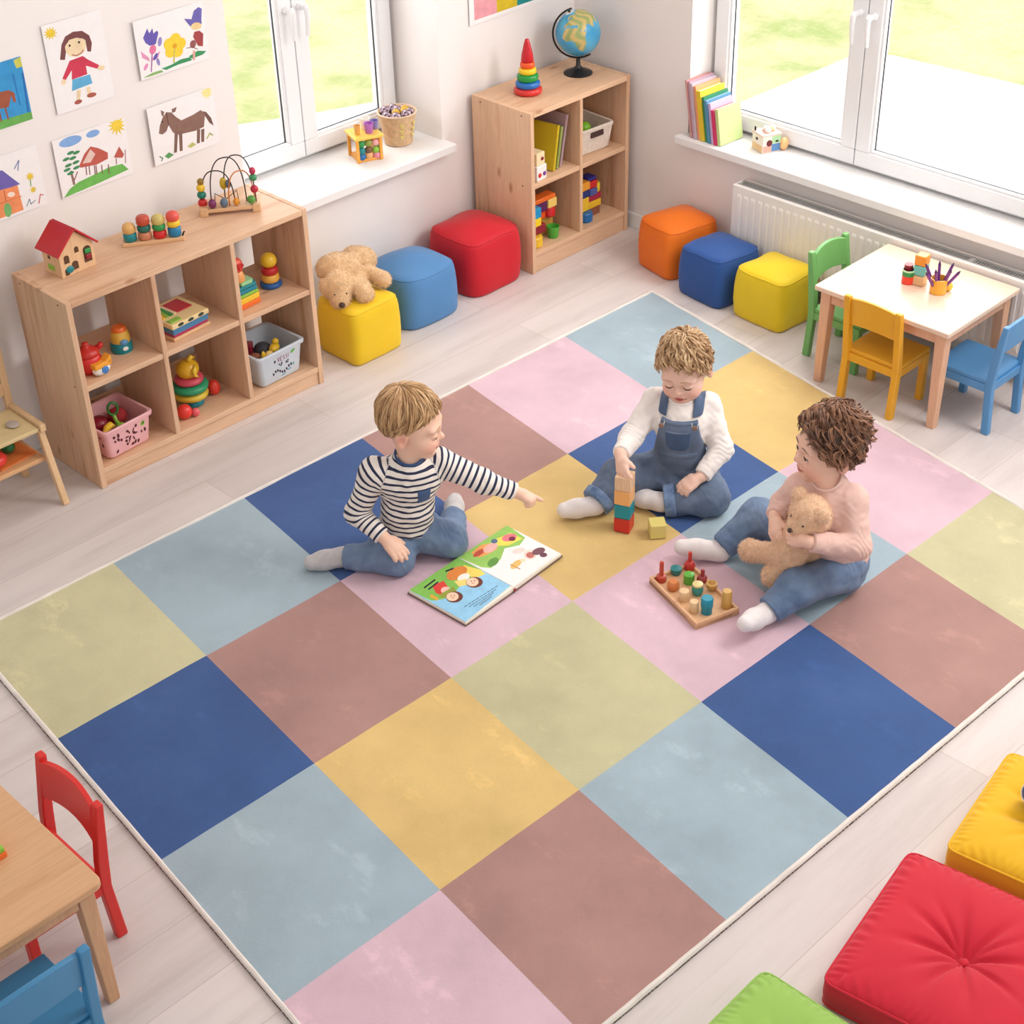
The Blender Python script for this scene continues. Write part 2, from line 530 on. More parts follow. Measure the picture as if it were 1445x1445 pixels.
# ================================================================== rug
RC = [(1.45208, 3.82532), (0.506294, -0.009501), (-0.062653, -0.594251), (-0.008281, -0.001526), (0.000276, 0.000117), (-0.000077, 0.006001)]
def rug_pt(i, j):
    k = (1, i, j, i * j, i * i, j * j)
    return (sum(a * c[0] for a, c in zip(k, RC)), sum(a * c[1] for a, c in zip(k, RC)))
RUGC = {'k': (203, 198, 157), 'l': (158, 178, 189), 'b': (48, 84, 142), 'm': (170, 130, 122), 'p': (214, 182, 194), 'y': (218, 186, 118), 'o': (193, 188, 148)}
def rug_mat(name, rgb):
    m, nt, b = _new(name)
    c = lin(rgb)
    n = _noise(nt, 2.6, 6.0, rough=0.62)
    r = _ramp(nt, n.outputs[0], [(0.30, sc(c, 0.84)), (0.5, c), (0.72, (c[0] * 1.10 + .012, c[1] * 1.10 + .012, c[2] * 1.10 + .012, 1))])
    n3 = _noise(nt, 7.0, 8.0, (1.0, 0.55, 1.0), rough=0.7)
    r3 = _ramp(nt, n3.outputs[0], [(0.58, (1, 1, 1, 1)), (0.66, (1.30, 1.28, 1.25, 1)), (0.70, (1, 1, 1, 1))])
    mx = nt.nodes.new('ShaderNodeMixRGB'); mx.blend_type = 'MULTIPLY'; mx.inputs[0].default_value = 0.6
    nt.links.new(r.outputs[0], mx.inputs[1]); nt.links.new(r3.outputs[0], mx.inputs[2])
    n2 = _noise(nt, 500.0, 2.0)
    mx2 = nt.nodes.new('ShaderNodeMixRGB'); mx2.blend_type = 'MULTIPLY'; mx2.inputs[0].default_value = 0.35
    r2 = _ramp(nt, n2.outputs[0], [(0.3, (0.8, 0.8, 0.8, 1)), (0.65, (1.06, 1.06, 1.06, 1))])
    nt.links.new(mx.outputs[0], mx2.inputs[1]); nt.links.new(r2.outputs[0], mx2.inputs[2])
    nt.links.new(mx2.outputs[0], b.inputs['Base Color'])
    b.inputs['Roughness'].default_value = 0.8
    b.inputs['Sheen Weight'].default_value = 0.25
    b.inputs['Specular IOR Level'].default_value = 0.3
    ad = nt.nodes.new('ShaderNodeMath'); ad.operation = 'MULTIPLY_ADD'
    nt.links.new(n3.outputs[0], ad.inputs[0]); ad.inputs[1].default_value = 2.0; nt.links.new(n2.outputs[0], ad.inputs[2])
    _bump(nt, b, ad.outputs[0], 0.45, 0.003)
    return m
RK = list(RUGC)
rmats = [rug_mat('velour_%s' % {'k': 'khaki', 'l': 'light_blue', 'b': 'blue', 'm': 'mauve', 'p': 'pink', 'y': 'yellow', 'o': 'olive'}[k], RUGC[k]) for k in RK]
ROWS = ['klbmpl', 'bmpyby', 'lyoplp', 'pmlbmo']
N = 14
def rug_z(x, y):
    return 0.0095 + 0.0011 * math.sin(7 * x + 2 * math.sin(5 * y)) * math.sin(6.3 * y + 1.3 * x) + 0.0005 * math.sin(23 * x + 9 * y)
rg = MB()
for j in range(4):
    for i in range(6):
        vs = []; fs = []
        for b in range(N + 1):
            for a in range(N + 1):
                x, y = rug_pt(i + a / N, j + b / N); vs.append((x, y, rug_z(x, y)))
        for b in range(N):
            for a in range(N):
                q = b * (N + 1) + a
                fs.append((q, q + N + 1, q + N + 2, q + 1))
        rg.add(vs, fs, RK.index(ROWS[j][i]))
per = [rug_pt(i / 14, 0) for i in range(84)] + [rug_pt(6, j / 14) for j in range(56)] + [rug_pt(6 - i / 14, 4) for i in range(84)] + [rug_pt(0, 4 - j / 14) for j in range(56)]
n = len(per)
rg.add([(x, y, rug_z(x, y)) for x, y in per] + [(x, y, 0.0) for x, y in per], [(k, (k + 1) % n, n + (k + 1) % n, n + k) for k in range(n)] , 0)
rug_loc = (2.9, 2.6, 0)
rug = thing('patchwork_rug', 'large multicoloured patchwork rug of pastel squares that the three children sit on', 'rug', rug_loc)
build('pile', rg, rmats, rug, smooth=True, world=True)
M_BIND = fabric('cream_binding', (232, 224, 216), bump=0.4)
M_EDGE_SHADE = plain('rug_edge_shade', (82, 66, 60), 0.9)
bd = MB()
bd.tube([(x, y, 0.0076 + 0.001 * math.sin(k * 1.7)) for k, (x, y) in enumerate(per)], 0.0074, 8, 0, True)
build('binding', bd, M_BIND, rug, smooth=True, world=True)
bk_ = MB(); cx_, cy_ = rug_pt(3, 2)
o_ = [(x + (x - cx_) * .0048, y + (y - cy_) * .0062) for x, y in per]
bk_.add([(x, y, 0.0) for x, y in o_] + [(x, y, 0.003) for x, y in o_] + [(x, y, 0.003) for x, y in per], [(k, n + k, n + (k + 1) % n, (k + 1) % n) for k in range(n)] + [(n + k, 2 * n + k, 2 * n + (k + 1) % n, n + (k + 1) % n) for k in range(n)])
build('edge_shade', bk_, M_EDGE_SHADE, rug, world=True)  # shadow line along the rug edge, put in as a thin dark strip
fr = MB()
for k in range(n):
    x0, y0 = per[k]; x1, y1 = per[(k + 1) % n]
    tx, ty = x1 - x0, y1 - y0; L = math.hypot(tx, ty); nx, ny = -ty / L, tx / L
    for q in range(5):
        t = (q + random.random()) / 5; px, py = x0 + tx * t, y0 + ty * t
        l = random.uniform(0.004, 0.011); s = random.uniform(-0.004, 0.004)
        fr.tube([(px, py, 0.010), (px + nx * l * .6 + tx / L * s, py + ny * l * .6 + ty / L * s, 0.009), (px + nx * l + tx / L * s * 2, py + ny * l + ty / L * s * 2, 0.003)], [0.0009, 0.0008, 0.0004], 4)
build('fringe', fr, M_BIND, rug, world=True)

# ================================================================== shelving
PINE = (226, 186, 152)
W_X = wood('pine_lengthwise', PINE, 'X'); W_Y = wood('pine_crosswise', PINE, 'Y'); W_Z = wood('pine_upright', (224, 184, 150), 'Z', contrast=0.22, scale=8)
M_SCREW = plain('dark_screw_cap', (70, 48, 36), 0.6)

def shelf_unit(name, label, x0, x1, y0, y1, h, divs, mid, low, back):
    t = thing(name, label, 'shelf', ((x0 + x1) / 2, (y0 + y1) / 2, 0))
    th = 0.02
    def part(nm, lo, hi, mat, par=t):
        return build(nm, MB().box(lo, hi), mat, par, bevel=0.002, world=True)
    for s in (0, 1):
        x = x0 if s == 0 else x1 - th
        sp = part('side_panel', (x, y0, 0), (x + th, y1, h), W_Z)
        xs = x0 - 0.0004 if s == 0 else x1 + 0.0004
        for yy, zz in ((y0 + .05, h - 0.02), (y1 - .05, h - 0.02), (y0 + .05, mid - .01)):
            m = MB(); m.cyl((xs, yy, zz), (xs + (0.001 if s == 0 else -0.001), yy, zz), 0.0035, n=10)
            build('screw_cap', m, M_SCREW, sp, world=True)
    part('top_panel', (x0 + th, y0, h - 0.022), (x1 - th, y1, h - 0.001), W_X)
    for d in divs:
        part('divider', (d - 0.009, y0 + 0.002, low), (d + 0.009, y1 - 0.003, h - 0.022), W_Z)
    e = [x0 + th] + [v for d in divs for v in (d - 0.009, d + 0.009)] + [x1 - th]
    for k in range(0, len(e), 2):
        part('shelf_board', (e[k], y0 + 0.004, mid - 0.02), (e[k + 1], y1 - 0.004, mid), W_X)
    part('bottom_board', (x0 + th, y0 + 0.002, low - 0.02), (x1 - th, y1, low), W_X)
    part('plinth', (x0 + th, y0 + 0.008, 0), (x1 - th, y0 + 0.026, low - 0.02), W_X)
    if back == 'full':
        part('back_panel', (x0 + th, y1 - 0.008, low), (x1 - th, y1 - 0.001, h - 0.022), W_Z)
    else:
        part('back_rail', (x0 + th, y1 - 0.016, low), (x1 - th, y1 - 0.001, low + 0.07), W_X)
    return t
LSX0, LSX1, LSY0, LSY1, LSH = 2.178, 3.145, 4.205, 4.53, 0.695
shelf_unit('shelf_unit', 'long low pine shelf unit with six open compartments under the drawings', LSX0, LSX1, LSY0, LSY1, LSH, (2.503, 2.822), 0.388, 0.072, 'rail')
RSX0, RSX1, RSY0, RSY1, RSH = 4.298, 4.885, 4.245, 4.575, 0.69
shelf_unit('shelf_unit', 'small square pine shelf unit with four compartments and the globe on top', RSX0, RSX1, RSY0, RSY1, RSH, (4.593,), 0.388, 0.092, 'full')

# ================================================================== radiator
rad = thing('radiator', 'long white ribbed panel radiator under the right window', 'radiator', (4.845, 2.86, 0))
m = MB()
RX, RYA, RYB, RZA, RZB = 4.818, 2.06, 3.636, 0.10, 0.403
prof = []
y = RYA + 0.03
cols = []
while y < RYB - 0.03:
    cols += [(y, 0.0), (y + 0.009, 0.0), (y + 0.0125, -0.0035), (y + 0.026, -0.0035), (y + 0.0295, 0.0)]
    y += 0.034
zs = [(RZA, 0), (RZA + 0.03, 0), (RZA + 0.04, 1), (RZB - 0.04, 1), (RZB - 0.03, 0), (RZB, 0)]
cols = [(RYA, 0.0)] + cols + [(RYB, 0.0)]
vs = [(RX + d * f, yy, z) for z, f in zs for yy, d in cols]
nC = len(cols); fs = [(r * nC + c, (r + 1) * nC + c, (r + 1) * nC + c + 1, r * nC + c + 1) for r in range(len(zs) - 1) for c in range(nC - 1)]
m.add(vs, fs); m.box((RX + 0.0005, RYA, RZA), (RX + 0.02, RYB, RZB))
M_RAD = plain('white_radiator_enamel', (238, 233, 228), 0.35, 0.01)
build('front_panel', m, M_RAD, rad, world=True)
build('back_panel', MB().box((4.885, RYA, RZA), (4.905, RYB, RZB - 0.004)), M_RAD, rad, world=True)
m = MB()
yy = RYA
while yy < RYB - 0.004:
    m.box((RX + 0.021, yy, RZB - 0.018), (4.884, yy + 0.003, RZB - 0.004)); yy += 0.0105
for yb in (2.58,):
    m.box((RX + 0.02, yb, RZB - 0.02), (4.885, yb + 0.02, RZB - 0.002))
m.box((RX + 0.019, RYA, RZB - 0.006), (RX + 0.026, RYB, RZB)); m.box((4.877, RYA, RZB - 0.006), (4.886, RYB, RZB))
build('top_grille', m, plain('grey_grille', (168, 165, 162), 0.4), rad, world=True)
build('side_cover', MB().box((RX + 0.001, RYB, RZA), (4.905, RYB + 0.006, RZB + 0.001)), M_RAD, rad, world=True, bevel=0.002)
build('side_cover', MB().box((RX + 0.001, RYA - 0.006, RZA), (4.905, RYA, RZB + 0.001)), M_RAD, rad, world=True, bevel=0.002)
for yb in (2.3, 3.4):
    m = MB(); m.box((4.9, yb, 0.16), (XW - 0.002, yb + 0.03, 0.36)); build('wall_bracket', m, M_RAD, rad, world=True)
m = MB()
m.tube([(4.85, 2.10, 0.11), (4.85, 2.10, 0.0)], 0.009, 10)
build('pipe', m, M_RAD, rad, world=True)

# ================================================================== tables and chairs
def table(name, label, x0, x1, y0, y1, h, legw, mat_top, mat_leg, loc_round=0.006):
    t = thing(name, label, 'table', ((x0 + x1) / 2, (y0 + y1) / 2, 0))
    top = MB()
    r = loc_round; pts = []
    for cx, cy, a0 in ((x1 - r, y0 + r, -90), (x1 - r, y1 - r, 0), (x0 + r, y1 - r, 90), (x0 + r, y0 + r, 180)):
        for q in range(6):
            a = math.radians(a0 + q * 18); pts.append((cx + r * math.cos(a), cy + r * math.sin(a)))
    top.prism(pts, h - 0.018, h)
    build('tabletop', top, mat_top, t, bevel=0.003, world=True)
    ap = MB(); i = 0.018
    a0, a1, b0, b1 = x0 + i, x1 - i, y0 + i, y1 - i
    zt, zb = h - 0.018, h - 0.062
    ap.box((a0 + legw, b0 + .004, zb), (a1 - legw, b0 + .018, zt)); ap.box((a0 + legw, b1 - .018, zb), (a1 - legw, b1 - .004, zt))
    ap.box((a0 + .004, b0 + legw, zb), (a0 + .018, b1 - legw, zt)); ap.box((a1 - .018, b0 + legw, zb), (a1 - .004, b1 - legw, zt))
    build('apron', ap, mat_leg, t, bevel=0.002, world=True)
    for lx in (a0, a1 - legw):
        for ly in (b0, b1 - legw):
            lg = MB(); k = 0.006
            ox = k if lx == a0 else 0; oy = k if ly == b0 else 0
            bx0, by0 = lx + (0 if lx == a0 else 2 * k) , ly + (0 if ly == b0 else 2 * k)
            w2 = legw - 2 * k
            vs = [(bx0, by0, 0), (bx0 + w2, by0, 0), (bx0 + w2, by0 + w2, 0), (bx0, by0 + w2, 0), (lx, ly, zt), (lx + legw, ly, zt), (lx + legw, ly + legw, zt), (lx, ly + legw, zt)]
            lg.add(vs, [(0, 3, 2, 1), (4, 5, 6, 7), (0, 1, 5, 4), (1, 2, 6, 5), (2, 3, 7, 6), (3, 0, 4, 7)])
            build('leg', lg, mat_leg, t, bevel=0.003, world=True)
    return t
W_TT = wood('pale_birch_tabletop', (240, 212, 190), 'Y', rough=0.3, contrast=0.05, knots=False)
W_TL = wood('birch_table_leg', (226, 178, 146), 'Z', contrast=0.08, knots=False)
W_BT = wood('pine_tabletop', (216, 170, 128), 'X', rough=0.4, contrast=0.12, scale=6, knots=False)
W_BL = wood('pine_table_leg', (214, 168, 130), 'Z', contrast=0.10, knots=False)
table('play_table', 'low square pale wooden play table by the radiator with pencil cup on top', 4.350, 4.806, 2.360, 2.905, 0.387, 0.042, W_TT, W_TL)
table('play_table', 'low pine play table at lower left corner between red and blue chair', 0.40, 1.043, 2.365, 3.00, 0.387, 0.040, W_BT, W_BL, 0.022)

def chair(label, rgb, cx, cy, rz, w=0.225, d=0.215, hs=0.205, hb=0.42, nm='painted'):
    """child's chair; its back stands at local -y"""
    t = thing('child_chair', label, 'chair', (cx, cy, 0), rz)
    m = plain('%s_paint_%d' % (nm, len(MATS)), rgb, 0.38, 0.03, 8.0)
    s = MB(); hw = w / 2; hd = d / 2
    s.box((-hw + 0.004, -hd + 0.012, hs - 0.016), (hw - 0.004, hd + 0.006, hs))
    build('seat', s, m, t, bevel=0.004)
    a = MB(); zb = hs - 0.046; zt = hs - 0.016
    a.box((-hw + .022, -hd + .004, zb), (hw - .022, -hd + .016, zt)); a.box((-hw + .022, hd - .016, zb), (hw - .022, hd - .004, zt))
    a.box((-hw + .003, -hd + .02, zb), (-hw + .014, hd - .02, zt)); a.box((hw - .014, -hd + .02, zb), (hw - .003, hd - .02, zt))
    build('apron', a, m, t, bevel=0.002)
    lw = 0.025
    for sx in (-1, 1):
        l = MB(); x0 = sx * hw - (lw if sx > 0 else 0)
        l.box((x0, hd - lw, 0), (x0 + lw, hd, zt)); build('leg', l, m, t, bevel=0.003)
        l = MB()
        pr = [(-hd - 0.014, 0), (-hd + 0.014, 0), (-hd + 0.026, hs - .02), (-hd + 0.020, hs + .05), (-hd - 0.006, hb), (-hd - 0.026, hb), (-hd - 0.008, hs + .04), (-hd - 0.002, hs - .03)]
        n = len(pr)
        l.add([(x0, p[0], p[1]) for p in pr] + [(x0 + lw, p[0], p[1]) for p in pr], [tuple(range(n)), tuple(range(2 * n - 1, n - 1, -1))] + [(k, n + k, n + (k + 1) % n, (k + 1) % n) for k in range(n)])
        build('leg', l, m, t, bevel=0.004)
    b = MB(); K = 14; vs = []; zlo = hb - 0.115
    for q in range(K + 1):
        u = -1 + 2 * q / K; x = u * (hw - lw + 0.002); bow = 0.012 * (1 - u * u)
        zt2 = hb - 0.012 + 0.016 * (1 - u * u); zl = zlo + 0.012 * (1 - u * u)
        yb = -hd - 0.016
        vs += [(x, yb - bow, zt2), (x, yb + 0.014 - bow, zt2), (x, yb + 0.026 - bow, zl), (x, yb + 0.012 - bow, zl)]
    fs = [(3, 2, 1, 0), (4 * K, 4 * K + 1, 4 * K + 2, 4 * K + 3)]
    for q in range(K):
        for e in range(4):
            fs.append((4 * q + e, 4 * q + (e + 1) % 4, 4 * q + 4 + (e + 1) % 4, 4 * q + 4 + e))
    b.add(vs, fs)
    build('backrest', b, m, t, smooth=True, bevel=0.002)
    return t
chair('small yellow wooden chair pushed up to the long side of the right table', (230, 168, 40), 4.428, 2.634, -PI / 2, 0.232, 0.200)
chair('small green wooden chair beside the yellow pouf and the right table', (112, 174, 98), 4.610, 2.905, PI, 0.232, 0.225)
chair('small light blue wooden chair at the right frame edge behind the right table', (86, 146, 198), 4.568, 2.345, 0, 0.222, 0.225)
chair('small red wooden chair at the end of the lower left table', (214, 44, 38), 1.02, 2.66, PI / 2, 0.26, 0.225)
chair('small blue wooden chair at the bottom left corner of the picture', (64, 132, 176), 0.78, 2.335, 0, 0.26, 0.215)

# ================================================================== poufs
def pouf(label, rgb, cx, cy, w, d, h, nexp, rz=0.0, dome=0.03, seed=0):
    t = thing('pouf', label, 'pouf', (cx, cy, 0), rz)
    m = fabric('pouf_cloth_%d' % len(MATS), rgb, 0.04, 5.0, 700, 0.12, 0.6, 0.1)
    K = 72; vs = []; fs = []
    prof = [(0.0, 0.90), (0.004, 0.955), (0.018, 0.985), (0.06, 1.0), (h * .35, 1.01), (h * .6, 1.0), (h - 0.045, 0.975), (h - 0.022, 0.95), (h - 0.010, 0.915), (h - 0.002, 0.86)]
    for q in range(1, 9):
        f = 0.86 * (1 - q / 9.0); prof.append((h - 0.002 + dome * (1 - (f / 0.86) ** 2), f))
    rs = random.Random(seed)
    ph = [rs.uniform(0, 6.28) for _ in range(6)]
    for z, f in prof:
        for k in range(K):
            a = 2 * PI * k / K; ca, sa = math.cos(a), math.sin(a)
            ne = nexp if f > .86 or z < h * .5 else 2.1 + (nexp - 2.1) * (f / .86) ** 6
            r = (abs(ca) ** ne + abs(sa) ** ne) ** (-1.0 / ne)
            e = 1 + f ** 3 * (0.008 * math.sin(3 * a + ph[0] + 9 * z) + 0.006 * math.sin(7 * a + ph[1] - 16 * z))
            x = r * ca * w / 2 * f * e; y = r * sa * d / 2 * f * e
            zz = z + (0.0020 * f ** 3 * math.sin(5 * a + ph[2]) + 0.002 * math.sin(25 * x + 18 * y + ph[3]) if z > h * .5 else 0)
            vs.append((x, y, zz))
    L = len(prof)
    for i in range(L - 1):
        for k in range(K):
            fs.append((i * K + k, i * K + (k + 1) % K, (i + 1) * K + (k + 1) % K, (i + 1) * K + k))
    c = len(vs); vs.append((0, 0, h - 0.002 + dome))
    for k in range(K):
        fs.append(((L - 1) * K + k, (L - 1) * K + (k + 1) % K, c))
    fs.append(tuple(range(K))[::-1])
    build('cover', MB().add(vs, fs), m, t, smooth='all')
    i = 8; sm = MB()
    sm.tube([Vector(vs[i * K + k]) * 1.0 + Vector((0, 0, 0.0008)) for k in range(K)], 0.0022, 6, 0, True)
    build('seam', sm, m, t, smooth='all')
    return t
pouf('yellow cube pouf with the plush dog lying on it', (240, 200, 36), 3.414, 4.306, 0.245, 0.235, 0.222, 9, 0, 0.012, 1)
pouf('light blue round-cornered pouf between the yellow and the red pouf', (86, 138, 190), 3.752, 4.378, 0.300, 0.290, 0.215, 4.4, 0, 0.032, 2)
pouf('red pouf against the end of the small shelf unit', (206, 30, 44), 4.118, 4.400, 0.305, 0.300, 0.235, 5.0, 0, 0.034, 3)
pouf('orange pouf at the left of the radiator, nearest the room corner', (238, 118, 28), 4.768, 3.868, 0.272, 0.235, 0.212, 6.5, -0.22, 0.028, 4)
pouf('dark blue pouf between the orange and the yellow pouf at the radiator', (44, 84, 150), 4.684, 3.585, 0.245, 0.245, 0.205, 8, -0.1, 0.02, 5)
pouf('yellow pouf between the dark blue pouf and the green chair', (232, 200, 34), 4.680, 3.300, 0.240, 0.255, 0.208, 8, -0.06, 0.018, 6)

# ================================================================== floor cushions
def cushion(label, rgb, cx, cy, s, rz, h=0.085, tuft=True):
    t = thing('floor_cushion', label, 'cushion', (cx, cy, 0), rz)
    m = fabric('cushion_cloth_%d' % len(MATS), rgb, 0.05, 6.0, 800, 0.2, 0.75, 0.2)
    N = 90; vs = []; fs = []
    hs = s / 2
    def top(u, v):
        x, y = u * hs, v * hs
        r = math.hypot(x, y); th = math.atan2(y, x)
        e = (1 - abs(u) ** 5) * (1 - abs(v) ** 5)
        z = h * 0.80 + 0.030 * max(e, 0) ** 0.7
        if tuft:
            z -= 0.046 * math.exp(-(r / 0.050) ** 1.4)
            fold = sum(math.exp(-((th - a + PI) % (2 * PI) - PI) ** 2 / (2 * wd * wd)) * am for a, wd, am in ((0.4, .08, 1), (0.85, .05, .5), (1.25, .07, .9), (1.9, .08, 1), (2.45, .06, .6), (2.85, .08, .9), (-2.75, .08, 1), (-2.0, .06, .8), (-1.25, .08, 1), (-0.75, .05, .5), (-0.40, .07, .8)))
            z -= 0.014 * fold * math.exp(-((r - 0.06) / 0.080) ** 2)
        edge = max(abs(u), abs(v))
        z += 0.0025 * math.sin(58 * (u if abs(v) > abs(u) else v) + 3 * math.sin(7 * u + 5 * v)) * math.exp(-((edge - 0.93) / 0.07) ** 2)
        return (x * (1 - 0.03 * (1 - abs(v)) * 0 ), y, z)
    for j in range(N + 1):
        for i in range(N + 1):
            u = -1 + 2 * i / N; v = -1 + 2 * j / N
            # rounded plan corners
            q = (abs(u) ** 22 + abs(v) ** 22) ** (1 / 22)
            f = max(abs(u), abs(v)) / q if q > 0 else 1
            p = top(u, v); vs.append((p[0] * f, p[1] * f, p[2]))
    for j in range(N):
        for i in range(N):
            a = j * (N + 1) + i; fs.append((a, a + 1, a + N + 2, a + N + 1))
    edge = [i for i in range(N + 1)] + [(j + 1) * (N + 1) - 1 for j in range(1, N + 1)] + [N * (N + 1) + i for i in range(N - 1, -1, -1)] + [j * (N + 1) for j in range(N - 1, 0, -1)]
    E = len(edge); prev = edge
    for f, z in ((1.012, h * .68), (1.016, h * .42), (1.008, h * .16), (0.985, 0.0)):
        st = len(vs)
        for e in edge:
            p = vs[e]; vs.append((p[0] * f, p[1] * f, z))
        cur = list(range(st, st + E))
        for k in range(E):
            fs.append((prev[k], cur[k], cur[(k + 1) % E], prev[(k + 1) % E]))
        prev = cur
    fs.append(tuple(prev)[::-1])
    build('cover', MB().add(vs, fs), m, t, smooth='all')
    for zz, f in ((h * .79, 1.004), (0.012, 1.002)):
        pp = MB(); pp.tube([(vs[e][0] * f, vs[e][1] * f, zz) for e in edge[::2]], 0.0035, 6, 0, True)
        build('piping', pp, m, t, smooth='all')
    if tuft:
        bt = MB(); bt.lathe([(0.009, -0.004), (0.0125, 0.0), (0.0115, 0.004), (0.006, 0.007)], 18, Matrix.Translation((0, 0, h * .80 + .030 - .046 + 0.001)))
        build('button', bt, m, t, smooth='all')
    return t
cushion('large red tufted floor cushion with a button in its middle', (206, 34, 54), 2.376, 1.026, 0.470, math.radians(9.3), 0.104)
cushion('yellow floor cushion at the right edge above the red one', (236, 182, 32), 2.872, 1.072, 0.405, math.radians(9), 0.10)
cushion('lime green floor cushion at the bottom edge beside the red one', (152, 192, 90), 1.835, 1.112, 0.43, math.radians(1.5), 0.10)

# ================================================================== art easel at the left edge
ea = thing('art_easel', 'wooden easel with a teal board, tray and low shelf left of the long shelf unit', 'easel', (1.80, 4.38, 0))
W_E = wood('pale_easel_wood', (228, 190, 146), 'Z', contrast=0.08, knots=False)
def bar(a, b, w, d, name, par, mat):
    a = Vector(a); b = Vector(b); M = Matrix.Translation(a) @ (b - a).to_track_quat('Z', 'X').to_matrix().to_4x4()
    return build(name, MB().box((-w / 2, -d / 2, 0), (w / 2, d / 2, (b - a).length), 0, M), mat, par, bevel=0.003, world=True)
for x in (1.57, 2.045):
    bar((x, 4.222, 0), (x, 4.292, 0.262), 0.022, 0.022, 'leg', ea, W_E)
    bar((x, 4.475, 0), (x, 4.475, 0.98), 0.024, 0.024, 'post', ea, W_E)
for z in (0.325, 0.94):
    m = MB(); m.box((1.582, 4.466, z), (2.033, 4.484, z + 0.045)); build('crossbar', m, W_E, ea, bevel=0.002, world=True)
build('board', MB().box((1.595, 4.469, 0.385), (2.020, 4.481, 0.925)), plain('teal_board', (24, 120, 118), 0.5), ea, world=True, bevel=0.002)
tr = MB(); tr.box((1.575, 4.275, 0.264), (2.035, 4.460, 0.278)); build('tray', tr, wood('tray_wood', (226, 200, 150), 'X', contrast=.06, knots=False), ea, bevel=0.003, world=True)
for xa, xb in ((2.036, 2.056), (1.556, 1.574)):
    tr = MB(); tr.box((xa, 4.265, 0.263), (xb, 4.462, 0.29)); build('tray_side', tr, W_E, ea, bevel=0.003, world=True)
tr = MB(); tr.box((1.575, 4.28, 0.150), (2.04, 4.46, 0.166)); build('lower_shelf', tr, wood('shelf_wood_warm', (226, 176, 128), 'X', contrast=.06, knots=False), ea, bevel=0.003, world=True)
# ================================================================== painted sheets
class Paint:
    """flat painting on a sheet: corner spots TL, TR, BL of the sheet in the sketch's own coordinates"""
    def __init__(s, TL, TR, BL, W, H):
        s.TL = TL; s.W = W; s.H = H
        a, b = TR[0] - TL[0], TR[1] - TL[1]; c, d = BL[0] - TL[0], BL[1] - TL[1]
        det = a * d - b * c; s.inv = (d / det, -c / det, -b / det, a / det)
        s.mb = MB(); s.cols = []; s.layer = 0
        s.ux = math.hypot(a, b) / W
    def uv(s, p):
        x, y = p[0] - s.TL[0], p[1] - s.TL[1]
        u = s.inv[0] * x + s.inv[1] * y; v = s.inv[2] * x + s.inv[3] * y
        return (min(max(u, 0.004), 0.996) * s.W, (1 - min(max(v, 0.004), 0.996)) * s.H)
    def mi(s, c):
        if c not in s.cols: s.cols.append(c)
        return s.cols.index(c)
    def poly(s, pts, c):
        s.layer += 1; z = 0.0006 + 0.00003 * s.layer
        q = [s.uv(p) for p in pts]
        ar = sum(q[i - 1][0] * q[i][1] - q[i][0] * q[i - 1][1] for i in range(len(q)))
        if ar < 0: q = q[::-1]
        s.mb.add([(x, y, z) for x, y in q], [tuple(range(len(q)))], s.mi(c)); return s
    def ell(s, c0, rx, ry, c, rot=0, n=20):
        r = math.radians(rot)
        return s.poly([(c0[0] + rx * math.cos(a) * math.cos(r) - ry * math.sin(a) * math.sin(r), c0[1] + rx * math.cos(a) * math.sin(r) + ry * math.sin(a) * math.cos(r)) for a in [2 * PI * k / n for k in range(n)]], c)
    def star(s, c0, r1, r2, n, c, rot=0):
        return s.poly([(c0[0] + (r1 if k % 2 == 0 else r2) * math.cos(rot + PI * k / n), c0[1] + (r1 if k % 2 == 0 else r2) * math.sin(rot + PI * k / n)) for k in range(2 * n)], c)
    def line(s, pts, w, c):
        s.layer += 1; z = 0.0006 + 0.00003 * s.layer
        for a, b in zip(pts, pts[1:]):
            L = math.hypot(b[0] - a[0], b[1] - a[1]) or 1; nx, ny = -(b[1] - a[1]) / L * w / 2, (b[0] - a[0]) / L * w / 2
            ex, ey = (b[0] - a[0]) / L * w / 4, (b[1] - a[1]) / L * w / 4
            q = [s.uv(p) for p in ((a[0] - ex + nx, a[1] - ey + ny), (a[0] - ex - nx, a[1] - ey - ny), (b[0] + ex - nx, b[1] + ey - ny), (b[0] + ex + nx, b[1] + ey + ny))]
            ar = sum(q[i - 1][0] * q[i][1] - q[i][0] * q[i - 1][1] for i in range(4))
            if ar < 0: q = q[::-1]
            s.mb.add([(x, y, z) for x, y in q], [(0, 1, 2, 3)], s.mi(c))
        return s
    def mats(s):
        return [plain('paint_%d_%d_%d' % c, c, 0.85, 0.015 if min(c) > 225 else 0.09, 30.0) for c in s.cols]

M_PAPER = (244, 240, 240)
def wall_sheet(name, label, P, x0, z0, tilt=0.02):
    """hang a painted sheet on the left wall"""
    m = P.mb
    m.box((0, 0, 0), (P.W, P.H, 0.0005), P.mi(M_PAPER))
    X = Vector((math.cos(tilt), math.sin(tilt), 0)); Z = Vector((0, 0, 1)); Nn = X.cross(Z)
    M = Matrix((X, Z, Nn)).transposed().to_4x4()
    M.translation = Vector((x0, YW - 0.0015 - math.sin(tilt) * P.W, z0))
    t = MB(); t.add([M @ Vector(p) for p in m.v], m.f); t.m = m.m
    o = build(name, t, P.mats(), None, world=True, loc=(x0, YW - 0.003, z0))
    return tag(o, label, 'drawing', None)

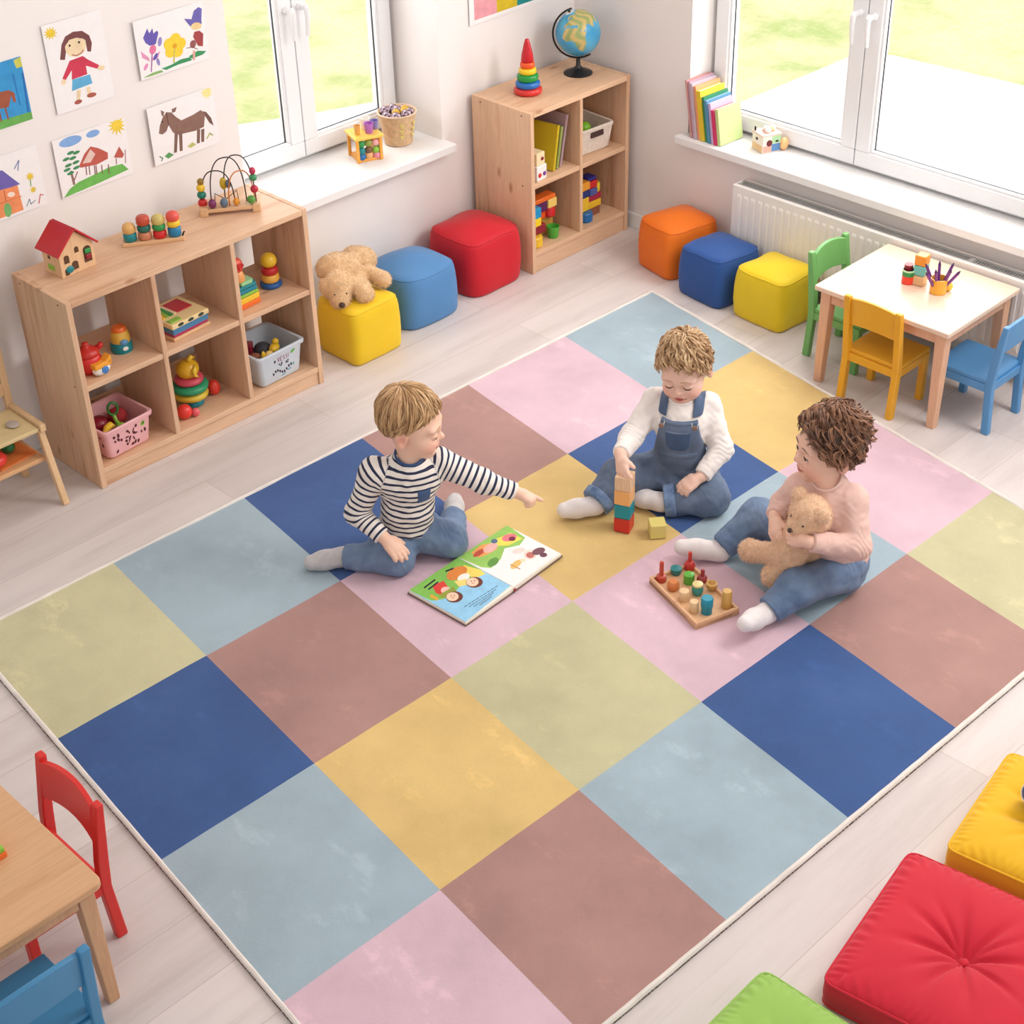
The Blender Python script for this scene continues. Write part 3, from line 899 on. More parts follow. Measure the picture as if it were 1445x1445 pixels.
# girl
SK = (238, 214, 176)
p = Paint((235, 140), (555, 60), (345, 655), 0.22, 0.288)
p.star((288, 182), 40, 20, 11, (236, 204, 60))
p.poly([(345, 335), (350, 250), (368, 205), (410, 180), (460, 178), (500, 205), (518, 250), (515, 300), (495, 298), (480, 230), (380, 250), (372, 338)], (120, 72, 72))
p.ell((428, 265), 58, 60, SK).poly([(368, 262), (372, 222), (410, 195), (470, 195), (492, 228), (478, 225), (430, 215), (392, 225)], (120, 72, 72))
p.ell((395, 258), 6, 7, (60, 40, 36)).ell((446, 242), 6, 7, (60, 40, 36)).line([(410, 312), (435, 318), (460, 305), (473, 288)], 5, (170, 70, 70))
p.poly([(398, 345), (470, 322), (500, 345), (565, 382), (555, 402), (490, 380), (500, 430), (415, 455), (412, 400), (380, 455), (362, 445)], (206, 60, 84))
p.poly([(418, 455), (515, 432), (532, 485), (418, 522)], (96, 172, 214))
p.ell((370, 465), 13, 16, SK).ell((578, 398), 20, 15, SK)
p.poly([(445, 520), (468, 514), (466, 575), (448, 580)], SK).poly([(498, 508), (518, 502), (528, 548), (508, 552)], SK)
p.ell((456, 588), 22, 13, (170, 92, 78), -15).ell((530, 554), 27, 14, (170, 92, 78), -8)
wall_sheet('child_picture', 'drawing of a girl in a red jumper and blue skirt under a small sun', p, 2.487, 1.122)
# flowers
p = Paint((740, 110), (1140, 5), (820, 455), 0.285, 0.196)
PU = (104, 92, 176); PK = (226, 150, 190); GR = (64, 150, 96)
p.poly([(825, 440), (880, 412), (930, 400), (945, 412), (880, 430)], (140, 180, 110)).poly([(930, 392), (990, 372), (1040, 345), (1100, 335), (1110, 355), (1030, 375), (960, 402)], GR).poly([(1090, 330), (1140, 300), (1195, 305), (1175, 325), (1110, 345)], GR)
p.poly([(808, 205), (828, 150), (842, 180), (858, 150), (866, 182), (886, 165), (895, 180), (885, 245), (850, 252), (825, 235)], PU)
p.ell((870, 275), 20, 28, (224, 120, 160)).poly([(800, 280), (850, 320), (860, 345), (812, 320)], PK).poly([(915, 285), (875, 320), (868, 345), (905, 325)], PK).line([(868, 300), (872, 405)], 7, (170, 110, 170)).ell((890, 318), 10, 22, PU, 20).ell((838, 375), 10, 22, PK, 20).ell((908, 350), 9, 24, (150, 140, 200), -20).ell((908, 232), 12, 28, (150, 140, 200))
for a in range(5):
    p.ell((998 + 36 * math.cos(a * 1.257 - 1.57), 262 + 40 * math.sin(a * 1.257 - 1.57)), 32, 36, (244, 208, 60))
p.ell((998, 262), 14, 16, (222, 160, 40)).line([(998, 280), (1002, 360)], 9, (200, 190, 90))
p.poly([(1040, 105), (1085, 110), (1095, 60), (1120, 40), (1142, 50), (1145, 110), (1150, 140), (1080, 150)], (112, 104, 180)).ell((1118, 152), 32, 22, (238, 206, 150))
p.poly([(1110, 185), (1140, 180), (1165, 200), (1170, 275), (1140, 270), (1105, 215)], (166, 70, 74)).ell((1108, 258), 18, 24, (150, 90, 90)).line([(1070, 280), (1105, 275), (1140, 290)], 4, (120, 60, 60)).line([(1118, 300), (1122, 350)], 14, (228, 170, 160))
wall_sheet('child_picture', 'drawing of purple, pink and yellow flowers with a blue-capped bird', p, 2.812, 1.148, 0.03)
# horse
HB = (138, 104, 92)
p = Paint((805, 590), (1195, 480), (885, 925), 0.280, 0.205)
p.star((1165, 515), 42, 22, 10, (244, 226, 150))
p.poly([(1130, 620), (1170, 628), (1205, 665), (1226, 712), (1196, 692), (1165, 650)], (118, 84, 76))
p.poly([(890, 735), (892, 690), (905, 645), (925, 615), (955, 618), (985, 645), (1020, 668), (1090, 640), (1135, 615), (1165, 640), (1165, 715), (1110, 735), (1010, 750), (975, 735), (945, 690), (935, 725), (912, 742)], HB)
p.poly([(890, 602), (912, 612), (910, 640), (898, 632)], HB).poly([(956, 600), (985, 588), (980, 615), (960, 622)], HB)
for x0, x1, y1 in ((995, 1000, 852), (1020, 1035, 845), (1132, 1138, 808), (1158, 1165, 802)):
    p.poly([(x0 - 10, 730), (x0 + 10, 725), (x1 + 9, y1), (x1 - 9, y1 + 3)], (128, 96, 86))
p.ell((905, 668), 6, 5, (70, 48, 44)).line([(925, 618), (945, 690)], 7, (108, 76, 68))
p.poly([(935, 870), (960, 848), (992, 865), (960, 885)], (96, 158, 96)).line([(905, 868), (925, 880), (918, 895)], 6, (80, 140, 90)).poly([(1070, 825), (1100, 800), (1125, 815), (1095, 832)], (190, 190, 110)).line([(1190, 785), (1205, 755), (1225, 768)], 8, (180, 186, 110))
wall_sheet('child_picture', 'drawing of a brown horse with a faint sun, right of the house drawing', p, 2.812, 0.846, 0.035)
# house on a hill
RF = (190, 92, 80)
p = Paint((280, 800), (715, 680), (360, 1130), 0.280, 0.200)
p.poly([(365, 1125), (400, 1075), (450, 1040), (540, 1005), (640, 965), (720, 950), (765, 985), (560, 1060)], (112, 186, 88))
p.ell((392, 805), 70, 28, (132, 172, 224), -14).ell((527, 768), 42, 20, (132, 172, 224), -14).star((675, 728), 60, 30, 12, (240, 206, 70))
p.line([(425, 1050), (402, 975)], 14, (150, 112, 104)).line([(420, 1040), (442, 980)], 7, (150, 112, 104))
for a, b in ((370, 905), (395, 870), (430, 870), (385, 940), (430, 925), (410, 900), (378, 965), (435, 955), (400, 985)):
    p.ell((a, b), 22, 9, (70, 142, 92), -20)
p.poly([(452, 945), (480, 880), (515, 840), (560, 850), (600, 868), (625, 880), (628, 915), (560, 945), (460, 958)], RF).poly([(470, 935), (515, 855), (548, 885), (520, 930)], (226, 196, 186))
for x in (492, 512, 545, 555, 590, 632):
    p.line([(x, 950), (x + 8, 1000)], 6, (140, 92, 92))
p.poly([(665, 910), (695, 848), (728, 895), (720, 915)], RF).line([(680, 915), (684, 950)], 5, (160, 110, 110)).line([(735, 870), (742, 945)], 5, (180, 130, 120))
wall_sheet('child_picture', 'drawing of a red-roofed house on a green hill under two clouds', p, 2.447, 0.846)
# blue painting
p = Paint((-160, 395), (100, 320), (-70, 760), 0.165, 0.205)
p.poly([(-160, 395), (100, 320), (190, 685), (-70, 760)], (58, 150, 208)).poly([(-60, 700), (180, 640), (190, 685), (-70, 760)], (106, 172, 84)).poly([(60, 345), (100, 325), (115, 380), (80, 390)], (200, 200, 90))
p.poly([(-40, 530), (40, 512), (75, 530), (86, 585), (70, 580), (55, 545), (45, 610), (-30, 620)], (160, 86, 60)).line([(20, 600), (45, 680)], 9, (150, 80, 60)).line([(-15, 610), (5, 690)], 9, (150, 80, 60)).line([(118, 420), (160, 640)], 14, (40, 110, 180)).line([(60, 420), (110, 600)], 8, (40, 120, 190))
wall_sheet('child_picture', 'blue painting with a brown animal on green grass at the left edge', p, 2.236, 1.133, 0.03)
# orange house
p = Paint((-130, 895), (205, 810), (-60, 1232), 0.215, 0.205)
p.poly([(-100, 1035), (95, 1020), (132, 1168), (-70, 1220)], (238, 146, 96)).poly([(-120, 1010), (-40, 940), (10, 938), (112, 1022), (60, 1035), (-90, 1060)], (112, 100, 176)).ell((40, 1160), 22, 40, (120, 180, 110), -8).ell((60, 1075), 22, 14, (250, 226, 210)).line([(20, 1050), (30, 1110)], 5, (180, 90, 60)).line([(-10, 1120), (120, 1090)], 4, (214, 116, 72))
p.star((170, 985), 26, 14, 9, (232, 200, 70)).star((188, 1060), 22, 11, 8, (232, 200, 70)).line([(80, 935), (105, 890), (100, 945)], 5, (96, 120, 170)).line([(150, 1150), (165, 1110), (175, 1140), (200, 1120)], 4, (70, 120, 140)).line([(222, 1140), (230, 1090), (248, 1095)], 6, (214, 110, 110))
p.poly([(168, 1000), (174, 1000), (178, 1040), (172, 1040)], (120, 170, 90))
wall_sheet('child_picture', 'painting of an orange house with a purple roof at the left edge', p, 2.178, 0.846, 0.025)
# striped poster
p = Paint((0, 0), (4, 0), (0, 5), 0.43, 0.54)
p.poly([(0.25, 0.2), (1.42, 0.2), (1.42, 4.85), (0.25, 4.85)], (232, 160, 168)).poly([(1.42, 0.2), (2.5, 0.2), (2.5, 4.85), (1.42, 4.85)], (214, 186, 34)).poly([(2.5, 0.2), (3.75, 0.2), (3.75, 4.85), (2.5, 4.85)], (24, 136, 138))
wall_sheet('striped_picture', 'poster of pink, yellow and teal stripes above the small shelf unit', p, 4.322, 0.955, 0.01)

# ================================================================== toys: helpers
def C(name, rgb, rough=0.35):
    return plain('toy_' + name, rgb, rough, 0.04)
RED = C('red', (208, 40, 38)); ORA = C('orange', (236, 112, 40)); YEL = C('yellow', (240, 196, 50)); GRN = C('green', (46, 150, 76)); LGR = C('light_green', (140, 190, 66)); TEAL = C('teal', (20, 132, 140)); BLU = C('blue', (36, 110, 176)); NAVY = C('navy', (36, 54, 120)); PUR = C('purple', (124, 62, 142)); PNK = C('pink', (226, 140, 160)); CRM = C('cream', (240, 218, 176)); WHT = C('white', (242, 238, 232)); BRN = C('brown', (150, 88, 64)); BLK = C('black', (34, 32, 34)); DRD = C('dark_red', (140, 28, 46)); SKY = C('sky', (84, 170, 206)); KHA = C('khaki', (196, 176, 96)); LAV = C('lavender', (190, 168, 206))
W_TOY = wood('beech_toy', (226, 182, 138), 'X', 0.5, 0.07, 14, False)
W_TOYZ = wood('beech_toy_upright', (230, 190, 148), 'Z', 0.5, 0.06, 14, False)
LT = LSH - 0.001
RT = RSH - 0.001
def rlathe(r, h, e=0.004):
    return [(max(r - e, .0005), 0), (r, e), (r, h - e), (max(r - e, .0005), h)]
def simple(name, label, cat, mb, mat, loc, rz=0.0, group=None, smooth=True, bevel=0):
    o = build(name, mb, mat, None, smooth=smooth, bevel=bevel)
    o.location = loc; o.rotation_euler = (0, 0, rz)
    return tag(o, label, cat, group)
def face_dot(mb, c, n, r, t=0.002, mi=0, k=16, sq=1.0):
    n = Vector(n).normalized(); M = Matrix.Translation(Vector(c)) @ n.to_track_quat('Z', 'Y').to_matrix().to_4x4()
    mb.lathe([(r, -0.002), (r, t * .6), (r * .8, t)], k, M, mi, (1, sq))

# ---- on the long shelf unit
hs_ = thing('toy_house', 'wooden toy house with a red roof and cut-out windows on the long shelf', 'toy house', (2.335, 4.418, LT), 0.06)
m = MB(); hw, hd, hh = 0.066, 0.048, 0.085
m.prism([(-hw, 0), (hw, 0), (hw, hh), (0, hh + 0.062), (-hw, hh)], -hd, hd, 0, Matrix.Rotation(PI / 2, 4, 'X'))
build('body', m, W_TOYZ, hs_, bevel=0.002)
for s in (-1, 1):
    m = MB(); q = math.atan2(0.062, 0.066)
    Mx = Matrix.Translation((0, 0, hh + 0.066)) @ Matrix.Rotation(q * s, 4, 'Y')
    m.box((0 if s > 0 else -0.106, -hd - 0.014, -0.001), (0.106 if s > 0 else 0, hd + 0.014, 0.006), 0, Mx)
    build('roof_panel', m, C('roof_red', (196, 36, 48)), hs_, bevel=0.002)
M_OPEN = plain('dark_opening', (92, 60, 38), 0.8)
for x, z, w_, h_ in ((-0.040, 0.058, .020, .026), (0.002, 0.078, .016, .018), (0.040, 0.052, .030, .058), (-.012, 0.028, .024, .026), (-0.045, 0.016, .016, .022)):
    K = 12; pts = [(x - w_ / 2, z - h_ / 2), (x + w_ / 2, z - h_ / 2)] + [(x + w_ / 2 * math.cos(a), z + h_ / 4 + w_ / 2 * .8 * math.sin(a)) for a in [PI * k / K for k in range(K + 1)]]
    m = MB(); m.prism(pts, hd - 0.001, hd + 0.0006, 0, Matrix.Rotation(PI / 2, 4, 'X')); build('window_opening', m, M_OPEN, hs_)
m = MB(); face_dot(m, (-hw, 0.01, 0.06), (-1, 0, 0), 0.007, 0.0006); build('window_opening', m, M_OPEN, hs_)
m = MB(); m.cbox((0.040, -hd - 0.0035, 0.062), (.022, .006, .016)); build('green_block', m, GRN, hs_, bevel=0.003)
m = MB(); m.cbox((0.040, -hd - 0.0035, 0.042), (.022, .006, .018)); build('maroon_block', m, DRD, hs_, bevel=0.003)
m = MB(); m.sphere((-0.034, -hd - 0.001, 0.022), (.015, .006, .012)); build('teal_bowl', m, TEAL, hs_, smooth='all')
m = MB(); m.cbox((-hw - .001, 0.005, 0.026), (.004, .034, .018)); build('green_panel', m, LGR, hs_, bevel=0.002)

pg = thing('stacking_peg_toy', 'wooden peg board with four short columns of coloured beads on the long shelf', 'toy', (2.632, 4.380, LT), math.radians(-32))
m = MB(); m.box((-0.102, -0.022, 0), (0.102, 0.022, 0.014)); build('base', m, W_TOY, pg, bevel=0.003)
cols = [[(TEAL, .030, 'c'), (C('oak', (222, 176, 106)), .034, 'r')], [(C('tan', (202, 130, 96)), .028, 'c'), (C('deep_green', (30, 104, 92)), .024, 'c'), (C('rust', (196, 78, 56)), .030, 'c')], [(RED, .028, 'c'), (GRN, .022, 'c'), (C('straw', (206, 186, 110)), .032, 'r')], [(C('lake', (36, 124, 168)), .034, 'c'), (YEL, .022, 'c'), (C('coral', (222, 84, 72)), .032, 'r')]]
for k, cl in enumerate(cols):
    z = 0.014; x = -0.074 + k * 0.049
    for mt, h, sh in cl:
        m = MB(); R_ = 0.0222
        pr = [(R_ * .8, 0), (R_, .006), (R_, h - .006), (R_ * .8, h)] if sh == 'c' else [(R_ * .85, 0), (R_, .006), (R_, h * .5), (R_ * .85, h * .78), (R_ * .45, h * .96), (R_ * .1, h)]
        m.lathe(pr, 22, Matrix.Translation((x, 0, z)))
        build('bead', m, mt, pg, smooth=True, angle=60); z += h
m = MB(); m.tube([(0.098, -.008, .014), (0.101, -.008, .024), (0.106, -.008, .028)], .003); build('hook', m, BLK, pg, smooth='all')

mz = thing('bead_maze', 'bead maze of black looping wires at the right end of the long shelf', 'toy', (2.955, 4.385, LT), math.radians(-34))
m = MB(); m.box((-0.105, -0.03, 0.012), (0.105, 0.03, 0.026)); build('base', m, W_TOY, mz, bevel=0.003)
for s in (-1, 1):
    m = MB(); m.box((s * 0.09 - 0.014, -0.032, 0), (s * 0.09 + 0.014, 0.032, 0.03)); build('foot', m, W_TOY, mz, bevel=0.003)
M_WIRE = C('wire', (48, 32, 34), .3); M_WIRE2 = C('wire_amber', (206, 120, 40), .3)
def arch(x0, x1, y0, y1, h, n=24, e=2.6):
    o = []
    for k in range(n + 1):
        a = PI * k / n; c = math.cos(a); s_ = math.sin(a)
        u = (1 - math.copysign(abs(c) ** (2 / e), c)) / 2
        o.append((x0 + (x1 - x0) * u, y0 + (y1 - y0) * u, 0.024 + h * abs(s_) ** (2 / e)))
    return o
ws = [arch(-0.09, 0.02, .01, -.01, .128), arch(-0.06, 0.06, -.012, .012, .172), arch(-0.012, 0.092, .014, -.008, .176), arch(0.0, 0.088, -.016, .014, .12)]
for k, pts in enumerate(ws):
    m = MB(); m.tube(pts, 0.0022, 7); build('wire', m, M_WIRE if k != 3 else M_WIRE2, mz, smooth='all')
m = MB(); m.tube([(-.05, 0, .026), (-.045, 0, .07), (-.01, 0, .045), (.03, 0, .075), (.034, 0, .026)], .002, 6); build('wire', m, M_WIRE, mz, smooth='all')
for x, y, z, r, mt, q in ((-.09, .01, .036, .017, RED, 1), (-.09, .01, .066, .016, C('bottle', (24, 124, 104)), .9), (-.09, .01, .092, .015, YEL, 1), (-.088, .01, .114, .012, C('ochre', (150, 116, 40)), 1), (-.058, -.02, .042, .014, C('plum', (120, 40, 90)), 1.25), (-.018, -.02, .042, .014, C('slate', (92, 112, 132)), 1.2), (.024, -.02, .042, .011, C('amber', (226, 150, 46)), 1.3), (.075, -.02, .044, .015, C('leaf', (88, 146, 62)), 1), (.09, -.008, .076, .014, C('ruby', (190, 36, 60)), 1), (.09, -.008, .118, .014, C('sea_green', (62, 144, 96)), .9), (.0905, -.008, .142, .011, C('raspberry', (188, 48, 84)), 1.2), (-.012, .014, .098, .013, C('mustard', (210, 176, 36)), 1.7), (.004, .0, .10, .009, C('steel', (96, 112, 140)), 1.8)):
    m = MB(); m.sphere((x, y, z), (r, r, r * q), 16, 10); build('bead', m, mt, mz, smooth='all')

# ---- inside the long shelf unit, upper row
Z1, Z0 = 0.3885, 0.0725
q = at(134, 522, Z1)
t = thing('toy_pot', 'red lidded toy pot with an orange and white front piece in the top left compartment', 'toy', (2.262, 4.290, Z1), 0.1)
m = MB(); m.lathe([(.030, 0), (.042, .02), (.046, .045), (.040, .062), (.034, .066)], 26); build('bowl', m, RED, t, smooth='all')
m = MB(); m.lathe([(.040, .064), (.042, .070), (.030, .084), (.014, .090), (.010, .096), (.012, .104), (.002, .108)], 26); build('lid', m, C('scarlet', (196, 44, 34)), t, smooth='all')
m = MB(); m.tube([(.038, .01, .062), (.058, .004, .068), (.062, 0, .078)], [.011, .010, .008], 12); build('handle', m, RED, t, smooth='all')
m = MB(); m.sphere((.012, -.048, .020), (.034, .020, .021), 18, 12); build('white_base', m, WHT, t, smooth='all')
m = MB(); m.box((-.022, -.066, .030), (.046, -.034, .048)); m.add([(.046, -.066, .03), (.046, -.034, .03), (.046, -.034, .064), (.046, -.066, .064), (.020, -.066, .048), (.02, -.034, .048)], [(0, 1, 2, 3), (3, 2, 5, 4), (0, 3, 4), (1, 5, 2), (0, 4, 5, 1)]); build('orange_band', m, C('tangerine', (244, 166, 54)), t, bevel=.003)
m = MB(); face_dot(m, (.014, -.067, .022), (0, -1, 0.1), .013, .003, 0, 18, 1.0); build('blue_window', m, C('window_blue', (70, 126, 190)), t, smooth=True)
t = thing('toy_bell', 'small teal and yellow rounded toy at the back of the top left compartment', 'toy', (2.418, 4.335, Z1), -0.2)
m = MB(); m.lathe([(.036, 0), (.038, .008), (.037, .028), (.033, .036)], 26); build('base', m, TEAL, t, smooth=True)
m = MB(); m.lathe([(.033, .036), (.033, .05), (.030, .066), (.026, .074)], 26); build('body', m, C('honey', (226, 180, 74)), t, smooth=True)
m = MB(); m.lathe([(.026, .074), (.026, .080), (.020, .088), (.004, .090)], 26); build('cap', m, ORA, t, smooth=True)
m = MB(); face_dot(m, (.0, -.037, .02), (0, -1, 0), .010, .003, 0, 16, .7); build('eye', m, WHT, t, smooth=True)
m = MB(); m.sphere((.0, -.033, .042), (.014, .008, .010)); build('blue_knob', m, C('pale_blue', (96, 150, 200)), t, smooth='all')

q = at(262, 448, Z1)
t = thing('puzzle_box', 'flat wooden puzzle box with coloured lid shapes and blue and red sides, top middle compartment', 'toy', (2.640, 4.330, Z1), 0.10)
m = MB(); m.box((-.082, -.080, 0), (.082, .080, .012)); build('base', m, W_TOY, t, bevel=.003)
m = MB(); m.box((-.076, -.074, .012), (.076, .074, .022)); build('magenta_layer', m, C('magenta', (176, 40, 92)), t, bevel=.002)
m = MB(); m.box((-.078, -.076, .022), (.078, .076, .044)); build('blue_layer', m, C('layer_blue', (72, 130, 170)), t, bevel=.002)
m = MB(); m.box((-.082, -.080, .044), (.082, .080, .062)); build('lid', m, C('lid_wood', (238, 212, 156)), t, bevel=.004)
m = MB(); m.box((-.020, -.02, .0615), (.060, .060, .066)); build('red_shape', m, C('shape_red', (190, 40, 56)), t, bevel=.002)
for k, mt in enumerate((YEL, LGR, GRN, CRM)):
    m = MB(); m.prism([(-.070 + .016 * k, -.02), (-.058 + .016 * k, -.02), (-.040 + .010 * k, .055), (-.052 + .010 * k, .055)], .0615, .0650 + .0004 * k); build('stripe_shape', m, mt, t)
m = MB(); m.box((-.074, -.066, .0615), (-.026, -.040, .0655)); build('green_shape', m, LGR, t, bevel=.002)
m = MB()
for x, mt in ((-.045, 0), (0.0, 0), (.045, 0)):
    m.sphere((x, -.0795, .054), (.014, .0025, .006), 14, 8)
build('peek_hole', m, plain('dark_hole', (50, 62, 48), .7), t, smooth='all')

t = thing('rainbow_block_ramp', 'stack of curved rainbow blocks with a coral snail shape on top, top right compartment', 'toy', (2.900, 4.290, Z1), 0.12)
z = 0
for k, (mt, w_, h_) in enumerate(((ORA, .112, .020), (YEL, .108, .022), (LGR, .100, .014), (C('aqua', (24, 128, 150)), .094, .016), (TEAL, .086, .014), (C('mint', (150, 206, 150)), .060, .014))):
    m = MB(); m.prism([(-w_ / 2, -.030), (w_ / 2 - .012, -.034), (w_ / 2, -.02), (w_ / 2, .02), (w_ / 2 - .012, .034), (-w_ / 2, .03)], z, z + h_ - .0004); build('layer', m, mt, t, bevel=.004); z += h_
m = MB(); m.lathe([(.026, 0), (.028, .01), (.022, .03), (.018, .036)], 20, Matrix.Translation((-.02, 0, z))); build('neck', m, C('apricot', (230, 160, 96)), t, smooth=True)
m = MB(); m.sphere((-.02, 0, z + .056), (.027, .022, .030), 18, 12); build('head', m, C('snail_coral', (222, 92, 68)), t, smooth='all')
m = MB(); m.tube([(-.02 + .015 * (1 - k / 30) * math.cos(k * .5), -.0225, z + .056 + .015 * (1 - k / 30) * math.sin(k * .5)) for k in range(26)], .003, 6); build('spiral', m, RED, t, smooth='all')

def rings(name, label, loc, lst, cat='toy', rz=0, top=None):
    t = thing(name, label, cat, loc, rz); z = 0
    for mt, r, h in lst:
        m = MB(); m.lathe([(r * .55, z), (r * .86, z + .0005), (r * .97, z + h * .2), (r, z + h * .5), (r * .97, z + h * .8), (r * .86, z + h), (r * .5, z + h)], 36); build('ring', m, mt, t, smooth='all'); z += h
    if top: top(t, z)
    return t
def ball_top(t, z):
    m = MB(); m.sphere((0, 0, z + .024), (.030, .030, .028), 22, 14); build('head', m, YEL, t, smooth='all')
rings('ring_stacker', 'slim stacker with a blue foot, red band and yellow ball head, top right compartment', (3.052, 4.335, Z1), [(C('ring_blue', (36, 92, 158)), .040, .020), (C('ring_amber', (236, 178, 76)), .033, .030), (C('ring_red', (196, 40, 44)), .031, .026)], top=ball_top)

# ---- lower row
def basket(name, label, loc, rz, w, d, h, mat, band=None):
    t = thing(name, label, 'basket', loc, rz)
    fl = 0.78; m = MB(); th = .004
    def rr(w_, d_, z, r=.018):
        o = []
        for cx, cy, a0 in ((w_ / 2 - r, -d_ / 2 + r, -90), (w_ / 2 - r, d_ / 2 - r, 0), (-w_ / 2 + r, d_ / 2 - r, 90), (-w_ / 2 + r, -d_ / 2 + r, 180)):
            for q_ in range(7):
                a = math.radians(a0 + q_ * 15); o.append((cx + r * math.cos(a), cy + r * math.sin(a), z))
        return o
    L = [rr(w * .80, d * .80, 0), rr(w * .86, d * .86, .006), rr(w * .97, d * .97, h - .016), rr(w * 1.04, d * 1.04, h - .014), rr(w * 1.05, d * 1.05, h - .003), rr(w * 1.02, d * 1.02, h), rr(w * .94, d * .94, h - .002), rr(w * .83, d * .83, .010), rr(w * .78, d * .78, .007)]
    vs = [p for l in L for p in l]; n = 28; fs = []
    for i in range(len(L) - 1):
        for k in range(n): fs.append((i * n + k, i * n + (k + 1) % n, (i + 1) * n + (k + 1) % n, (i + 1) * n + k))
    fs.append(tuple(range(n))[::-1]); fs.append(tuple((len(L) - 1) * n + k for k in range(n)))
    m.add(vs, fs); build('tub', m, mat, t, smooth=True)
    return t
def tub_face(w, d, h, side, u, v, off=.0006):
    """spot on a tub's outer face; side 'f' front (-y) or 'l' left (-x), u in -1..1, v in 0..1"""
    s = .86 + .11 * v
    if side == 'f': return Vector((u * w / 2 * s * .84, -d / 2 * s - off, .006 + v * (h - .022)))
    return Vector((-w / 2 * s - off, -u * d / 2 * s * .84, .006 + v * (h - .022)))
def decal(w, d, h, side, spots, mat, name, t):
    m = MB()
    for (u, v, ru, rv, rot) in spots:
        K = 8; pts = []
        for k in range(K):
            a = 2 * PI * k / K; x = ru * math.cos(a); y = rv * math.sin(a)
            uu = u + (x * math.cos(rot) - y * math.sin(rot)); vv = v + (x * math.sin(rot) + y * math.cos(rot)) * 1.0
            pts.append(tub_face(w, d, h, side, uu, min(max(vv, .02), .97)))
        m.add(pts, [tuple(range(K))])
    return build(name, m, mat, t)
bw, bd_, bh = .200, .190, .118
pb = basket('toy_basket', 'pink plastic basket with leaf-shaped holes in the bottom left compartment', (2.322, 4.320, Z0), 0.08, bw, bd_, bh, C('basket_pink', (236, 178, 180)))
rs = random.Random(3)
sp = [(rs.uniform(-.85, .85), rs.uniform(.15, .9), rs.uniform(.05, .105), rs.uniform(.045, .07), rs.uniform(0, 3)) for k in range(34)]
sp2 = []
for s_ in sp:
    if all((s_[0] - o[0]) ** 2 + (s_[1] - o[1]) ** 2 > .022 for o in sp2): sp2.append(s_)
M_HOLE = plain('dark_cutout', (92, 36, 44), .8)
decal(bw, bd_, bh, 'f', sp2 + [(.1 + .24 * math.cos(a), .55 + .2 * math.sin(a), .11, .035, a) for a in (0, 1.05, 2.1, 3.14, 4.2, 5.25)], M_HOLE, 'front_cutout', pb)
decal(bw, bd_, bh, 'l', sp2[:14], M_HOLE, 'side_cutout', pb)
decal(bw, bd_, bh, 'f', [(.72, .8, .12, .1, .2)], LGR, 'green_patch', pb)
def inp(dx, dy, dz, base=(2.322, 4.320, Z0)):
    return (base[0] + dx, base[1] + dy, base[2] + dz)
m = MB(); m.sphere((0, 0, 0), (.036, .034, .028)); simple('toy_ball', 'dark red soft ball at the left in the pink basket', 'ball', m, DRD, inp(-.036, .028, .078))
m = MB(); m.sphere((0, 0, 0), (.034, .034, .028)); simple('toy_ball', 'dark red soft ball at the right in the pink basket', 'ball', m, C('crimson_felt', (160, 36, 40), .8), inp(.038, .028, .078))
m = MB(); m.tube([(-.03, 0, 0), (-.01, 0, .014), (.012, 0, .014), (.03, 0, 0)], [.006, .012, .012, .005], 12); simple('toy_banana', 'yellow curved toy at the front of the pink basket', 'toy', m, YEL, inp(-.038, -.038, .080), .4)
t = thing('toy_shovel', 'green toy shovel with a loop handle standing in the pink basket', 'toy', inp(.004, -.012, .078), -.3)
m = MB(); m.tube([(0 + .017 * math.sin(a), 0, .058 + .024 * math.cos(a)) for a in [2 * PI * k / 20 for k in range(20)]], .0045, 8, 0, True); build('loop_handle', m, C('shovel_green', (56, 124, 58)), t, smooth='all')
m = MB(); m.tube([(0, 0, .034), (.004, 0, .010), (.010, -.006, -.004)], [.006, .007, .009], 10); m.sphere((.014, -.012, -.006), (.016, .014, .010)); build('blade', m, LGR, t, smooth='all')

t = thing('bird_stacker', 'round toy bird of stacked coloured rings with two red balls, bottom middle compartment', 'toy', (2.655, 4.335, Z0), 0.2)
z = 0
for mt, r, h in ((C('foot_teal', (16, 134, 150)), .044, .030), (C('belly_yellow', (222, 190, 60)), .062, .030), (C('belly_green', (44, 150, 104)), .066, .030), (C('collar_pink', (206, 76, 96)), .052, .026)):
    m = MB(); m.lathe([(r * .7, z), (r * .95, z + h * .2), (r, z + h * .5), (r * .95, z + h * .8), (r * .7, z + h)], 32); build('ring', m, mt, t, smooth='all'); z += h
m = MB(); m.sphere((0, 0, z + .026), (.042, .040, .036), 22, 14); build('head', m, C('head_gold', (222, 172, 36)), t, smooth='all')
m = MB(); m.tube([(.006, -.034, z + .046), (-.012, -.044, z + .034), (-.012, -.046, z + .018), (.004, -.046, z + .006)], [.007, .009, .007, .003], 10); build('beak', m, C('beak_yellow', (236, 196, 60)), t, smooth='all')
m = MB(); m.tube([(.0, -.01, z + .058), (.012, -.012, z + .072), (.026, -.014, z + .062)], [.010, .009, .004], 10); build('crest', m, YEL, t, smooth='all')
m = MB(); m.sphere((.040, 0, z + .02), (.012, .012, .012)); build('ear_knob', m, ORA, t, smooth='all')
m = MB(); m.sphere((0, 0, 0), .027, 20, 12); simple('toy_ball', 'red ball with a pink knob left of the stacked toy bird', 'ball', m, C('ball_red', (224, 56, 48)), (2.578, 4.272, Z0 + .027))
m = MB(); m.sphere((0, 0, 0), (.015, .015, .016), 16, 10); simple('toy_ball', 'small pink ball between the red ball and the toy bird', 'ball', m, C('ball_pink', (226, 96, 104)), (2.612, 4.256, Z0 + .016))
